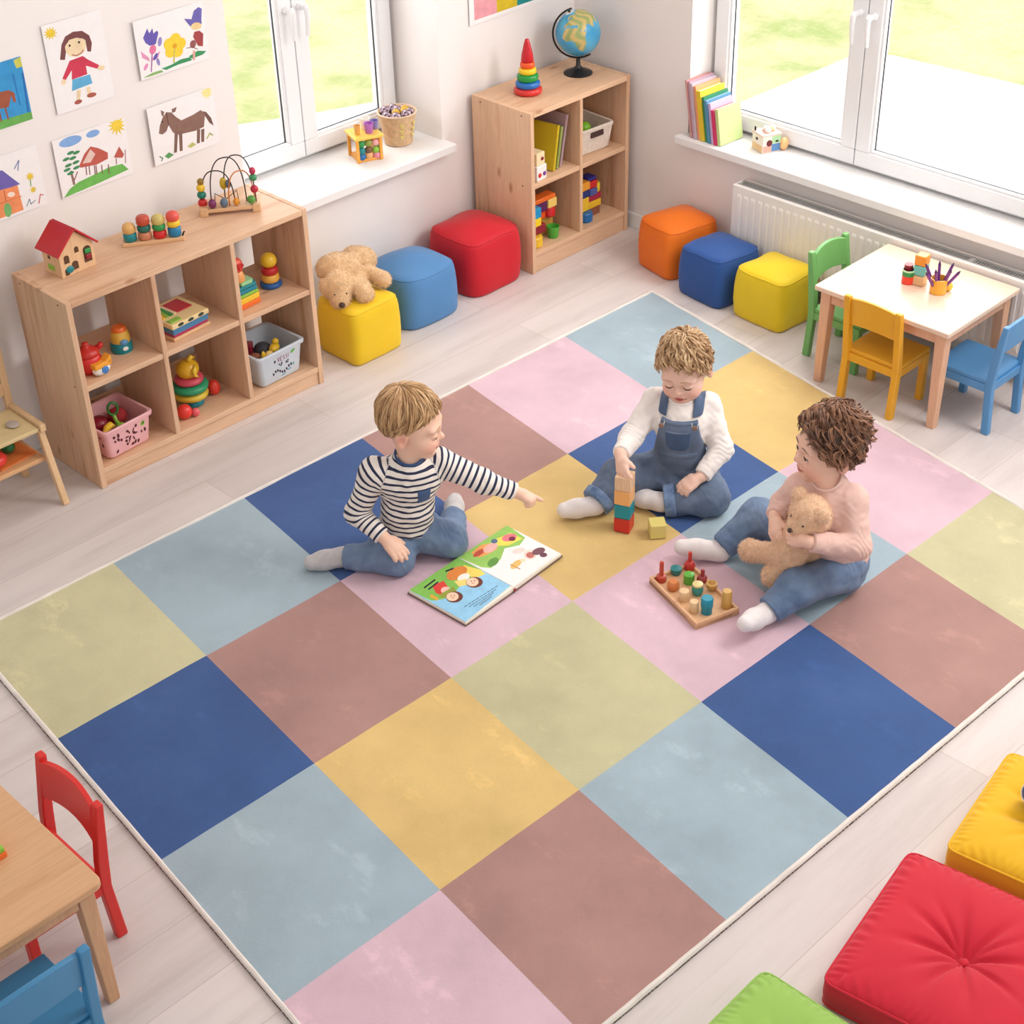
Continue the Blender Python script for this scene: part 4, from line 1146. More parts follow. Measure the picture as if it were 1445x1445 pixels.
m = MB(); m.sphere((0, 0, 0), (.023, .023, .029), 20, 12); simple('toy_egg', 'red egg-shaped toy right of the stacked toy bird', 'toy', m, C('egg_red', (222, 60, 44)), (2.748, 4.330, Z0 + .029))

gw, gd, gh = .215, .200, .130
gb = basket('toy_basket', 'light grey plastic tub with dark printed marks in the bottom right compartment', (2.975, 4.320, Z0), 0.06, gw, gd, gh, C('tub_grey', (200, 208, 216)))
INK = plain('tub_ink', (44, 36, 62), .7); INKP = plain('tub_ink_plum', (150, 82, 112), .7)
def strokes(lines, w, mat, name):
    m = MB()
    for (u0, v0, u1, v1) in lines:
        a = Vector((u0, v0)); b = Vector((u1, v1)); dd = (b - a); L = dd.length or 1; nn = Vector((-dd.y, dd.x)) / L * w
        m.add([tub_face(gw, gd, gh, 'f', *p_) for p_ in (a + nn, a - nn, b - nn, b + nn)], [(0, 1, 2, 3)])
    return build(name, m, mat, gb)
# the row of letter-like marks  V E S S I
ln = []
x = -.22
ln += [(x, .86, x + .05, .70), (x + .05, .70, x + .10, .86)]; x += .16
ln += [(x, .86, x, .70), (x, .86, x + .08, .86), (x, .78, x + .07, .78), (x, .70, x + .08, .70)]; x += .15
for _ in range(2):
    ln += [(x + .08, .86, x, .84), (x, .84, x, .79), (x, .79, x + .08, .77), (x + .08, .77, x + .08, .72), (x + .08, .72, x, .70)]; x += .15
ln += [(x, .86, x, .70)]
strokes(ln, .014, INKP, 'printed_letter')
decal(gw, gd, gh, 'f', [(-.38, .76, .06, .05, 1.2)] + [(rs.uniform(-.3, .4), .56 + rs.uniform(-.05, .05), .045, .032, rs.uniform(0, 3)) for _ in range(8)] + [(-.5 + .13 * k, .30 + .08 * math.sin(k), .07, .042, 2.2) for k in range(9)], INK, 'printed_spot', gb)
decal(gw, gd, gh, 'f', [(.62, .86, .14, .06, .3)], plain('tub_green', (112, 176, 92), .7), 'green_print', gb)
decal(gw, gd, gh, 'f', [(.68, .36, .06, .05, .3), (.45, .22, .12, .025, .2), (.1, .12, .16, .02, .2)], plain('tub_teal', (72, 156, 170), .7), 'teal_print', gb)
decal(gw, gd, gh, 'l', [(.2, .7, .16, .04, .6), (.0, .4, .05, .25, .2), (-.4, .45, .12, .12, .4)], plain('tub_slate', (110, 122, 140), .7), 'side_print', gb)
def ing(dx, dy, dz):
    return inp(dx, dy, dz, (2.975, 4.320, Z0))
t = thing('toy_duck', 'yellow toy duck near the right in the grey tub', 'toy', ing(.036, -.014, .090), .4)
m = MB(); m.sphere((0, 0, 0), (.026, .018, .016)); build('body', m, YEL, t, smooth='all')
m = MB(); m.sphere((.012, 0, .02), .013); build('head', m, YEL, t, smooth='all')
m = MB(); m.sphere((.026, 0, .018), (.006, .006, .003)); build('beak', m, ORA, t, smooth='all')
t = thing('toy_fish', 'yellow and cream toy fish at the front of the grey tub', 'toy', ing(-.022, -.044, .090), .2)
m = MB(); m.sphere((.012, 0, 0), (.020, .014, .016)); build('body', m, C('fish_cream', (232, 200, 110)), t, smooth='all')
m = MB(); m.sphere((-.016, 0, .006), (.010, .007, .022)); build('tail', m, YEL, t, smooth='all')
m = MB(); m.cbox((0, 0, 0), (.040, .030, .040), 0, .3); simple('toy_block', 'dark red block leaning at the back of the grey tub', 'block', m, DRD, ing(-.034, .046, .096), .5, bevel=.004)
m = MB(); m.sphere((0, 0, 0), (.034, .032, .028)); simple('toy_ball', 'black rubber ball in the middle of the grey tub', 'ball', m, C('rubber', (60, 60, 66), .7), ing(.012, .026, .078))
m = MB(); m.sphere((0, 0, 0), (.026, .020, .016)); simple('toy_pebble', 'reddish brown toy piece at the left of the grey tub', 'toy', m, BRN, ing(-.050, -.006, .082))

# ---- lower shelf of the easel
m = MB(); m.sphere((0, 0, 0), (.045, .040, .026), 20, 12); simple('toy_fruit', 'red rounded toy fruit on the low shelf of the easel', 'toy', m, C('fruit_red', (222, 58, 50)), (1.885, 4.335, .1975))
m = MB(); m.sphere((0, 0, 0), (.024, .030, .022), 16, 10); simple('toy_fruit', 'dark green toy fruit behind the red one on the easel shelf', 'toy', m, C('fruit_green', (36, 120, 66)), (1.965, 4.385, .1945))
m = MB(); m.box((-.07, -.06, 0), (.07, .06, .004)); simple('felt_sheet', 'orange felt sheet under the toy fruit on the easel shelf', 'felt sheet', m, C('felt_orange', (228, 128, 62), .9), (1.955, 4.372, .1665), 0.1, smooth=False)
m = MB(); m.sphere((0, 0, 0.004), (.020, .026, .006), 18, 8); simple('chalk_sponge', 'grey rounded sponge lying on the easel tray', 'sponge', m, C('sponge_grey', (186, 170, 160), .9), (1.985, 4.35, .2805))

# ---- on the left window sill
ZS = 0.5355
t = thing('activity_cube', 'colourful wooden activity cube with a yellow lid on the left window sill', 'toy', (3.832, 4.700, ZS), math.radians(-20))
m = MB(); s_ = .048
for a in (-1, 1):
    for b_ in (-1, 1): m.box((a * s_ - .006, b_ * s_ - .006, 0), (a * s_ + .006, b_ * s_ + .006, .092))
m.box((-s_, -s_, 0), (s_, s_, .012)); build('frame', m, C('cube_orange', (240, 168, 70)), t, bevel=.002)
m = MB(); m.box((-.060, -.060, .092), (.060, .060, .104)); build('lid', m, C('cube_yellow', (246, 204, 92)), t, bevel=.003)
for k, (u, z, mt) in enumerate(((-.030, .072, GRN), (0, .072, C('olive_bead', (150, 160, 70))), (-.030, .044, TEAL), (.0, .044, C('choc', (124, 84, 52))), (-.030, .020, BLU), (.030, .070, C('rose', (240, 170, 170))), (.030, .040, LGR), (.0, .022, C('peach', (236, 176, 120))), (.032, .018, PNK))):
    m = MB(); m.sphere((u, -.040, z), (.0165, .014, .0155), 14, 9); build('bead', m, mt, t, smooth='all')
for v, z, mt in ((-.02, .06, GRN), (.02, .066, RED), (.0, .03, C('peach', (236, 176, 120)))):
    m = MB(); m.sphere((.040, v, z), (.012, .018, .022), 14, 9); build('bead', m, mt, t, smooth='all')
m = MB(); m.box((-.002, -.043, .02), (.006, -.036, .086)); build('bar', m, C('bar_orange', (232, 132, 50)), t)
cz = ZS + .1045
def cup(name, label, loc, r, h, mat, lip=None, cat='cup'):
    m = MB(); m.lathe([(r * .75, 0), (r * .8, .002), (r, h), (r * .9, h), (r * .7, .006)], 24); o = simple(name, label, cat, m, mat, loc); return o
cup('toy_cup', 'lilac toy cup standing on the activity cube on the left sill', (3.838, 4.676, cz), .019, .040, C('lilac', (186, 112, 196)))
cup('toy_cup', 'amber toy cup at the left on the activity cube on the left sill', (3.797, 4.698, cz), .013, .036, C('amber_cup', (230, 170, 90)))
cup('toy_cup', 'white toy cup behind the lilac cup on the activity cube', (3.858, 4.722, cz), .022, .044, WHT)
cup('toy_cup', 'blue-grey toy cup at the right on the activity cube', (3.882, 4.694, cz), .016, .034, C('blue_grey', (136, 126, 190)))

bk = thing('woven_basket', 'round beige woven basket full of dark balls on the left window sill', 'basket', (4.020, 4.715, ZS))
m = MB(); K = 72; L = []
def wov(r, z, ph):
    return [((r + .0012 * math.sin(36 * 2 * PI * k / K + ph)) * math.cos(2 * PI * k / K), (r + .0012 * math.sin(36 * 2 * PI * k / K + ph)) * math.sin(2 * PI * k / K), z) for k in range(K)]
prof = [(.050, 0)] + [(.056 + .019 * (k / 22), .004 + .116 * k / 22) for k in range(23)] + [(.078, .124), (.076, .130), (.071, .128), (.066, .09), (.055, .02), (.05, .012)]
for i, (r, z) in enumerate(prof): L.append(wov(r, z, PI * i if i < 24 else 0))
vs = [p_ for l in L for p_ in l]; fs = [(i * K + k, i * K + (k + 1) % K, (i + 1) * K + (k + 1) % K, (i + 1) * K + k) for i in range(len(L) - 1) for k in range(K)]
fs.append(tuple(range(K))[::-1]); fs.append(tuple((len(L) - 1) * K + k for k in range(K)))
m.add(vs, fs); build('weave', m, fabric('wicker', (216, 180, 138), .14, 60, 400, .5), bk, smooth='all')
m = MB(); m.tube([(.077 * math.cos(a), .077 * math.sin(a), .129) for a in [2 * PI * k / 40 for k in range(40)]], .0036, 8, 0, True); build('rim', m, fabric('wicker_rim', (228, 200, 172)), bk, smooth='all')
m = MB()
for ang in (-2.05, -1.25):
    for k in range(3):
        z = .045 + .024 * k; a = ang; rr_ = .0595 + .019 * (z / .116)
        c_ = Vector((rr_ * math.cos(a), rr_ * math.sin(a), z)); n_ = Vector((math.cos(a), math.sin(a), 0)); tt = Vector((-math.sin(a), math.cos(a), 0))
        for s_ in (-1, 1):
            face_dot(m, c_ + tt * s_ * .004 + Vector((0, 0, .003)), n_, .0045, .002, 0, 10)
        m.add([c_ + n_ * .002 - tt * .008 + Vector((0, 0, .002)), c_ + n_ * .002 + Vector((0, 0, -.009)), c_ + n_ * .002 + tt * .008 + Vector((0, 0, .002))], [(0, 1, 2)])
build('heart_stitching', m, C('stitch_gold', (226, 206, 120)), bk)
def speck_mat():
    m_, nt, b = _new('speckled_plum'); n_ = _noise(nt, 90, 2)
    r_ = _ramp(nt, n_.outputs[0], [(.46, lin((88, 62, 84))), (.60, lin((226, 206, 216)))]); nt.links.new(r_.outputs[0], b.inputs['Base Color']); b.inputs['Roughness'].default_value = .6
    return m_
SPK = speck_mat()
for k in range(8):
    a = k * .9 + .3; r_ = .050 if k < 7 else 0.0
    m = MB(); m.sphere((0, 0, 0), .021, 16, 10)
    simple('patterned_ball', 'dark plum speckled ball heaped in the woven basket', 'ball', m, SPK, (4.020 + r_ * math.cos(a), 4.715 + r_ * math.sin(a), ZS + .118 + (.012 if k == 7 else .004 * (k % 3))), 0, 'plum balls in the woven basket')
for k, (dx, dy) in enumerate(((.012, -.030), (-.022, -.020), (.030, -.012))):
    m = MB(); m.sphere((0, 0, 0), .017, 16, 10)
    simple('patterned_ball', 'ochre yellow ball heaped in the woven basket', 'ball', m, C('ball_ochre', (206, 164, 58), .6), (4.020 + dx, 4.715 + dy, ZS + .132), 0, 'ochre balls in the woven basket')

# ---- on the right window sill
ZR = 0.5005
books = [(.008, .205, (206, 150, 146), 'thin dusty pink book', 'leftmost, against the reveal'), (.010, .202, (196, 160, 176), 'thin mauve book', 'second from the reveal'), (.012, .198, (196, 178, 190), 'pale lilac grey book', 'third from the reveal'), (.013, .190, (238, 160, 112), 'orange book', 'just left of the yellow one'), (.022, .178, (228, 196, 50), 'thick yellow book', 'between the orange and the green one'), (.011, .160, (44, 132, 92), 'dark green book', 'just right of the yellow one'), (.014, .152, (84, 142, 176), 'steel blue book', 'right of the dark green one'), (.013, .144, (208, 178, 214), 'lavender book', 'left of the crimson one'), (.015, .124, (210, 50, 104), 'short crimson book', 'second from the right'), (.016, .130, (196, 214, 146), 'light green book', 'rightmost of the row')]
y_ = 3.925; lean = math.radians(10)
M_PAGE = plain('book_pages', (244, 238, 222), .9, .03, 200)
def book(name, label, cat, M, w, h, t_, rgb, group=None):
    """standing book: spine towards local -x, covers at +-y"""
    t = thing(name, label, cat, group=group, M=M)
    mt = plain('cover_%d_%d_%d' % rgb, rgb, .5, .03)
    m = MB(); c = min(.0018, t_ * .2)
    m.box((0, -t_ / 2, 0), (w, -t_ / 2 + c, h)); m.box((0, t_ / 2 - c, 0), (w, t_ / 2, h)); m.box((0, -t_ / 2 + c, 0), (c, t_ / 2 - c, h))
    build('cover', m, mt, t)
    m = MB(); m.box((c, -t_ / 2 + c, .003), (w - .004, t_ / 2 - c, h - .003)); build('pages', m, M_PAGE, t)
    return t
for k, (th, h, rgb, nm, where) in enumerate(books):
    y_ -= th / 2; h *= 1.13
    ln_ = lean
    lift = math.sin(ln_) * th / 2
    M = Matrix.Translation((4.893 + .004 * (k % 2), y_, ZR + lift)) @ Matrix.Rotation(-0.05, 4, 'Z') @ Matrix.Rotation(-ln_, 4, 'X')
    book('book', '%s on the right window sill, %s' % (nm, where), 'book', M, .135 + .01 * (h > .17), h, th, rgb, 'books on the right window sill')
    y_ -= th / 2 + .0022
t = thing('shape_cube', 'small white shape-sorting cube with painted sides on the right window sill', 'toy', (5.000, 3.625, ZR), math.radians(-21))
m = MB(); m.box((-.042, -.040, 0), (.042, .040, .070)); build('body', m, C('cube_white', (240, 228, 212)), t, bevel=.003)
for lo, hi, mt in (((-.0005, -.0408, .004), (.040, -.0385, .034), C('cube_blue', (84, 132, 182))), ((.0, -.0408, .036), (.040, -.0385, .066), C('cube_mint', (172, 210, 158))), ((-.040, -.0408, .004), (-.002, -.0385, .030), C('cube_salmon', (238, 168, 150)))):
    m = MB(); m.box(lo, hi); build('painted_square', m, mt, t)
m = MB(); m.box((-.0428, -.036, .004), (-.0405, .036, .030)); build('painted_square', m, C('cube_tan', (232, 190, 136)), t)
m = MB(); face_dot(m, (-.012, -.0408, .040), (0, -1, 0), .013, .0012, 0, 18); build('hole', m, plain('maroon_hole', (110, 40, 40), .7), t)
m = MB(); face_dot(m, (-.0425, .005, .050), (-1, 0, 0), .009, .0012, 0, 12, .6); build('hole', m, BLK, t)
m = MB(); face_dot(m, (.022, -.0412, .044), (0, -1, 0), .008, .0012, 0, 12, .5); build('hole', m, BLK, t)
m = MB(); m.box((-.044, -.042, .070), (.044, .042, .074)); build('lid', m, C('lid_rose', (240, 196, 186)), t)
m = MB(); m.tube([(-.036, .03, .072), (-.036, .03, .09)], .004, 8); build('peg', m, BLK, t)
for k, (x, y, mt) in enumerate(((0.0, .01, WHT), (.022, -.004, CRM), (-.006, -.014, WHT))):
    m = MB(); m.sphere((x, y, .084), (.014, .012, .011), 12, 8); build('knob', m, mt, t, smooth='all')
m = MB(); m.sphere((0, 0, 0), (.022, .016, .026), 16, 10); simple('toy_shape', 'orange rounded toy piece right behind the shape-sorting cube', 'toy', m, C('sill_orange', (246, 190, 130)), (5.040, 3.568, ZR + .026))

# ---- on and in the small shelf unit
def cone_top(t, z):
    m = MB(); m.lathe([(.024, z), (.026, z + .006), (.023, z + .03), (.012, z + .076), (.008, z + .088), (.006, z + .090)], 28); build('cone', m, C('cone_red', (200, 26, 36), .2), t, smooth='all')
rings('ring_stacker', 'rainbow ring stacking cone with a red tip on top of the small shelf', (4.462, 4.418, RT), [(C('s_red', (214, 52, 48), .2), .058, .026), (C('s_blue', (36, 110, 190), .2), .050, .026), (C('s_green', (28, 150, 62), .2), .044, .028), (C('s_yellow', (248, 208, 40), .2), .036, .024), (C('s_orange', (238, 90, 36), .2), .030, .024)], top=cone_top)

gl = thing('globe', 'blue desk globe on a black stand on top of the small shelf', 'globe', (4.760, 4.420, RT))
rgt = Vector((math.sin(YAW), -math.cos(YAW), 0)); tow = Vector((-math.cos(YAW), -math.sin(YAW), 0)); upv = Vector((0, 0, 1))
gc = Vector((0, 0, .168)); ga = math.radians(22); gr = .092
ax = (upv * math.cos(ga) - rgt * math.sin(ga)).normalized()
BLACK_G = plain('black_plastic', (30, 29, 31), .35)
m = MB(); m.lathe([(.060, 0), (.060, .004), (.050, .010), (.022, .020), (.010, .032), (.008, .062)], 36); build('foot', m, BLACK_G, gl, smooth=True, angle=50)
sd = (-rgt * math.cos(ga) - upv * math.sin(ga)).normalized()
m = MB(); m.tube([gc + (ax * math.cos(a) + sd * math.sin(a)) * .1025 for a in [math.radians(-8 + 196 * k / 40) for k in range(41)]], .0042, 10)
m.tube([gc + ax * .105, gc + ax * .09], .005, 8); m.tube([gc - ax * .105, gc - ax * .09], .005, 8)
build('meridian_arm', m, BLACK_G, gl, smooth='all')
m = MB(); NU, NV = 160, 80; vs = []; fs = []
e1 = (tow - ax * tow.dot(ax)).normalized(); e2 = ax.cross(e1)
tints = []
AF = [(-17, 15), (-16, 22), (-9, 30), (-5, 36), (10, 37), (20, 32), (32, 31), (35, 27), (43, 12), (51, 12), (42, 0), (40, -15), (33, -27), (27, -34), (18, -34), (12, -17), (13, -5), (9, 4), (0, 6), (-8, 5), (-14, 10)]
EU = [(-9, 37), (-9, 43), (-1, 44), (-5, 48), (3, 51), (9, 54), (9, 58), (13, 56), (20, 55), (24, 60), (30, 60), (22, 64), (25, 66), (17, 60), (5, 59), (6, 63), (15, 69), (28, 71), (45, 67), (70, 72), (100, 76), (130, 72), (160, 69), (140, 55), (122, 40), (121, 30), (108, 20), (100, 10), (96, 17), (88, 22), (80, 12), (76, 9), (72, 20), (62, 25), (57, 26), (59, 22), (52, 16), (44, 13), (39, 21), (35, 28), (36, 36), (28, 37), (26, 40), (20, 40), (15, 38), (12, 44), (3, 42)]
SA = [(-80, 10), (-60, 10), (-50, 0), (-35, -7), (-40, -22), (-58, -38), (-70, -52), (-74, -45), (-70, -18), (-80, -5)]
def inside(p_, po):
    x, y = p_; c_ = False
    for i in range(len(po)):
        x0, y0 = po[i - 1]; x1, y1 = po[i]
        if (y0 > y) != (y1 > y) and x < (x1 - x0) * (y - y0) / (y1 - y0) + x0: c_ = not c_
    return c_
for j in range(NV + 1):
    la = -PI / 2 + PI * j / NV
    for i in range(NU):
        lo = 2 * PI * i / NU
        vs.append(gc + (e1 * math.cos(la) * math.cos(lo) + e2 * math.cos(la) * math.sin(lo) + ax * math.sin(la)) * gr)
        lon = math.degrees(lo); lon = lon - 360 if lon > 180 else lon
        LO = lon + 26; LA = math.degrees(la)
        LO += .8 * math.sin(LA * .5)
        land = inside((LO, LA), AF) or inside((LO, LA), EU) or inside((LO, LA), SA)
        if land:
            f = .5 + .5 * math.sin(LO * .21 + 2 * math.sin(LA * .13)); c_ = tuple(a_ * (1 - f) + b_ * f for a_, b_ in zip((214, 188, 120), (150, 168, 110)))
        else:
            f = .5 + .5 * math.sin(LO * .07 + LA * .05); c_ = tuple(a_ * (1 - f) + b_ * f for a_, b_ in zip((66, 158, 206), (98, 182, 220)))
        if abs(LA) > 78: c_ = (230, 238, 240)
        tints.append(lin(c_))
for j in range(NV):
    for i in range(NU): fs.append((j * NU + i, j * NU + (i + 1) % NU, (j + 1) * NU + (i + 1) % NU, (j + 1) * NU + i))
m.add(vs, fs)
sph = build('sphere', m, attr_mat('globe_print', rough=.25), gl, smooth='all')
ca = sph.data.color_attributes.new('tint', 'FLOAT_COLOR', 'POINT'); ca.data.foreach_set('color', [v for t_ in tints for v in t_])

RZ1 = 0.3885; RZ0 = 0.0925
def cube_dots(name, label, loc, s, body, dots, rz=0):
    t = thing(name, label, 'block', loc, rz)
    m = MB(); m.box((-s / 2, -s / 2, 0), (s / 2, s / 2, s)); build('body', m, body, t, bevel=.003)
    for u, v, mt in dots:
        m = MB(); face_dot(m, (u * s, -s / 2, v * s), (0, -1, 0), s * .15, .004, 0, 14); build('button', m, mt, t, smooth=True)
    return t
cube_dots('button_block', 'white block with red and purple buttons, lower of two in the small shelf', (4.372, 4.292, RZ1), .062, WHT, ((-.24, .4, RED), (.24, .4, PUR)), .1)
cube_dots('button_block', 'cream block with one red button on top of the white button block', (4.372, 4.292, RZ1 + .0625), .052, CRM, ((.15, .5, DRD),), .1)
for k, (rgb, h, w_, th, nm) in enumerate((((206, 178, 30), .185, .150, .014, 'large yellow picture book, foremost in the small shelf'), ((150, 160, 84), .172, .155, .014, 'olive green book between the yellow and the mauve one in the small shelf'), ((178, 148, 152), .212, .165, .012, 'tall mauve book at the back of the three in the small shelf'))):
    ln_ = math.radians(12)
    M = Matrix.Translation((4.470 + .026 * k, 4.285 + .006 * k, RZ1 + math.sin(ln_) * th / 2)) @ Matrix.Rotation(math.radians(100 - 4 * k), 4, 'Z') @ Matrix.Rotation(ln_, 4, 'X')
    t = book('book', nm, 'book', M, w_, h, th, rgb, 'books in the small shelf')
wb = basket('wicker_basket', 'white wicker basket of balls in the upper right compartment of the small shelf', (4.738, 4.385, RZ1), -.06, .185, .200, .115, fabric('white_wicker', (232, 218, 204), .1, 80, 350, .6))
m = MB(); m.box((-.036, -.1012, .070), (.036, -.094, .094)); build('handle_hole', m, plain('dark_handle_hole', (70, 48, 44), .8), wb, bevel=.004)
m = MB()
for s_ in (-1, 1):
    m.tube([(s_ * .074, -.084, .004), (s_ * .083, -.096, .098)], .0035, 6)
build('corner_post', m, fabric('white_wicker_post', (238, 226, 212)), wb, smooth='all')
for nm, mt, dx, dy, r in (('red ball at the back left of the white wicker basket', RED, -.032, .028, .030), ('lime green ball in the middle of the white wicker basket', C('lime', (134, 204, 50)), .020, -.002, .028), ('grey ball at the back right of the white wicker basket', C('grey_ball', (150, 140, 132)), .030, .05, .026)):
    m = MB(); m.sphere((0, 0, 0), r, 18, 12); simple('toy_ball', nm, 'ball', m, mt, (4.738 + dx, 4.385 + dy, RZ1 + .074))
def blk(label, mt, x, z, w_, h_, y=4.335, d=.05, shape='box', base=RZ0):
    x0_, q_, dx_ = (4.352, 1.34, .012) if x < 4.5 else (4.632, 1.16, .052)
    x = x0_ + (x - x0_) * q_ + dx_; w_ *= q_; h_ *= .90; z *= .90
    m = MB()
    if shape == 'box':
        m.box((-w_ / 2, -d / 2, 0), (w_ / 2, d / 2, h_ - .0006)); simple('soft_block', label, 'block', m, mt, (x, y, base + z), 0, None, True, .004)
    else:
        m.lathe([(w_ / 2 * .9, 0), (w_ / 2, .004), (w_ / 2, h_ - .005), (w_ / 2 * .9, h_ - .0006)], 24); simple('soft_block', label, 'block', m, mt, (x, y, base + z), 0, None, True)
L_ = 'in the small shelf\'s lower left'
blk('yellow drum block at the bottom front ' + L_, YEL, 4.352, 0, .052, .050, 4.300, shape='c')
blk('dark red long block on the yellow drum ' + L_, DRD, 4.362, .050, .068, .044, 4.315)
blk('yellow block under the blue one ' + L_, C('block_yellow', (244, 206, 44)), 4.350, .094, .048, .040, 4.310)
blk('bright blue block at the left ' + L_, C('block_cyan', (28, 150, 206)), 4.350, .134, .048, .050, 4.310)
blk('orange long slab on top ' + L_, ORA, 4.392, .184, .130, .022, 4.335)
blk('dark purple block right of the blue one ' + L_, C('block_plum', (92, 40, 92)), 4.400, .134, .046, .050, 4.340)
blk('cream block at the right under the orange slab ' + L_, C('block_cream', (240, 204, 112)), 4.444, .140, .038, .044, 4.335)
blk('orange block below the purple one ' + L_, C('block_flame', (232, 92, 34)), 4.404, .088, .046, .046, 4.355)
blk('red drum block at the right ' + L_, C('block_red', (206, 36, 40)), 4.446, .092, .038, .047, 4.335, shape='c')
blk('brown block hidden behind the green cup ' + L_, C('block_tan', (196, 150, 70)), 4.425, 0, .085, .090, 4.37, .06)
cup('toy_cup', 'green toy cup lying before the blocks ' + L_, (4.476, 4.300, RZ0), .027, .050, C('cup_green', (84, 176, 62)))
R_l = 'in the small shelf\'s lower right'
blk('blue drum block at the bottom ' + R_l, BLU, 4.632, 0, .056, .046, 4.310, shape='c')
blk('brown block right of the blue drum ' + R_l, C('block_brown', (140, 84, 60)), 4.690, 0, .056, .040, 4.340)
blk('tall yellow block at the left ' + R_l, YEL, 4.628, .046, .044, .068, 4.330)
blk('long yellow slab over the brown block ' + R_l, C('block_sun', (236, 190, 40)), 4.688, .040, .072, .036, 4.340)
blk('crimson slab in the middle ' + R_l, C('block_crimson', (170, 30, 66)), 4.688, .076, .072, .034, 4.340)
blk('navy block at the left above the yellow one ' + R_l, NAVY, 4.630, .114, .050, .036, 4.330)
blk('slate blue block beside the navy one ' + R_l, C('block_slate', (76, 92, 160)), 4.676, .110, .038, .034, 4.330)
blk('yellow drum at the right ' + R_l, C('block_lemon', (238, 208, 60)), 4.712, .110, .032, .044, 4.335, shape='c')
blk('orange block on the upper left ' + R_l, C('block_apricot', (242, 164, 50)), 4.630, .150, .050, .040, 4.330)
blk('red block on the upper right ' + R_l, RED, 4.678, .144, .042, .036, 4.335)
blk('dark blue slab on the very top ' + R_l, C('block_indigo', (44, 44, 130)), 4.676, .180, .046, .018, 4.340)

# ---- on the right table
ZT = 0.3875
a_ = at(1282, 402, ZT); b_ = at(1298, 404, ZT); c_ = at(1325, 416, ZT)
t = thing('paint_pot', 'small red and green pot at the left of the things on the right table', 'pot', (a_.x + .012, a_.y + .012, ZT))
m = MB(); m.lathe([(.020, 0), (.022, .003), (.022, .030), (.0215, .031)], 26); build('red_body', m, C('pot_red', (232, 66, 42)), t, smooth=True)
m = MB(); m.lathe([(.0225, .031), (.0225, .050), (.020, .050), (.019, .034)], 26); build('green_rim', m, C('pot_green', (34, 140, 72)), t, smooth=True)
m = MB(); m.lathe([(.0235, .048), (.0235, .053), (.0205, .053), (.0205, .048)], 26); build('white_lip', m, C('pot_lip', (190, 230, 180)), t, smooth=True)
m = MB(); m.lathe([(.014, .034), (.016, .062), (.016, .068), (.002, .069)], 20, Matrix.Translation((0.006, .006, 0))); build('lid_stub', m, DRD, t, smooth=True)
for k, (mt, nm) in enumerate(((C('tower_tan', (232, 190, 140)), 'pale wood block at the bottom of the small tower on the right table'), (C('tower_teal', (112, 192, 186)), 'turquoise block in the middle of the small tower on the right table'), (C('tower_orange', (238, 150, 50)), 'orange block at the top of the small tower on the right table'))):
    m = MB(); m.box((-.021, -.021, 0), (.021, .021, .0372)); simple('toy_block', nm, 'block', m, mt, (b_.x + .016, b_.y + .012, ZT + .038 * k), .15, None, True, .004)
tow_ = Vector((-math.cos(YAW), -math.sin(YAW), 0))
pc = thing('pencil_cup', 'orange yellow pencil cup on the right table', 'cup', (c_.x + .014, c_.y + .014, ZT))
m = MB(); m.lathe([(.027, 0), (.029, .003), (.030, .056), (.027, .056), (.025, .006)], 26); build('cup_body', m, C('pencil_cup', (240, 176, 60)), pc, smooth=True)
m = MB(); m.sphere((0, 0, 0), (.015, .015, .017), 16, 10); simple('toy_ball', 'small yellow ball right behind the pencil cup', 'ball', m, C('ball_sun', (250, 200, 70)), (c_.x + .048, c_.y - .006, ZT + .017))
for k in range(7):
    a = -1.2 + k * .40
    dr = Vector((math.sin(YAW), -math.cos(YAW), 0)) * math.sin(a) * .62 + tow_ * (.30 - .5 * (k % 2)) + Vector((0, 0, 1)) 
    dr.normalize()
    b0 = Vector((c_.x + .014, c_.y + .014, ZT + .010)) + Vector((dr.x, dr.y, 0)) * .022
    t = thing('crayon', 'purple crayon fanning out of the pencil cup on the right table', 'crayon', b0, 0, 'purple crayons in the pencil cup')
    m = MB(); m.tube([Vector((0, 0, 0)), dr * .088], .0054, 8); build('shaft', m, C('crayon_%d' % (k % 2), ((126, 62, 140), (104, 46, 122))[k % 2]), t, smooth=True)
    m = MB(); m.tube([dr * .088, dr * .1], [.0052, .0016], 8); build('tip', m, C('crayon_tip', (70, 36, 84)), t, smooth=True)

# ---- lower left table, yellow cushion
q = at(13, 1210, ZT)
t = thing('picture_box', 'green and orange box cut by the left edge on the lower left table', 'box', (q.x - .03, q.y + .095, ZT), 0)
m = MB(); m.box((-.07, -.09, 0), (.03, .09, .016)); build('tray', m, ORA, t, bevel=.002)
m = MB(); m.box((-.068, -.088, .016), (.028, .088, .028)); build('lid', m, LGR, t, bevel=.002)
m = MB(); m.prism([(-.02, -.07), (.02, -.06), (.01, -.01), (-.03, .02)], .0281, .0286); build('lid_picture', m, C('print_yellow', (222, 214, 90)), t)
t = thing('toy_ball', 'dark blue ball with a white ring on the yellow floor cushion', 'ball', (2.885, 1.145, .150), 0)
m = MB(); m.sphere((0, 0, 0), .040, 24, 16); build('shell', m, C('ball_navy', (24, 62, 120)), t, smooth='all')
m = MB(); dv = Vector((-.8, .55, .25)).normalized(); o1 = dv.orthogonal().normalized(); o2 = dv.cross(o1)
m.tube([dv * .0345 + (o1 * math.cos(a) + o2 * math.sin(a)) * .021 for a in [2 * PI * k / 30 for k in range(30)]], .0022, 8, 0, True); build('ring', m, WHT, t, smooth='all')
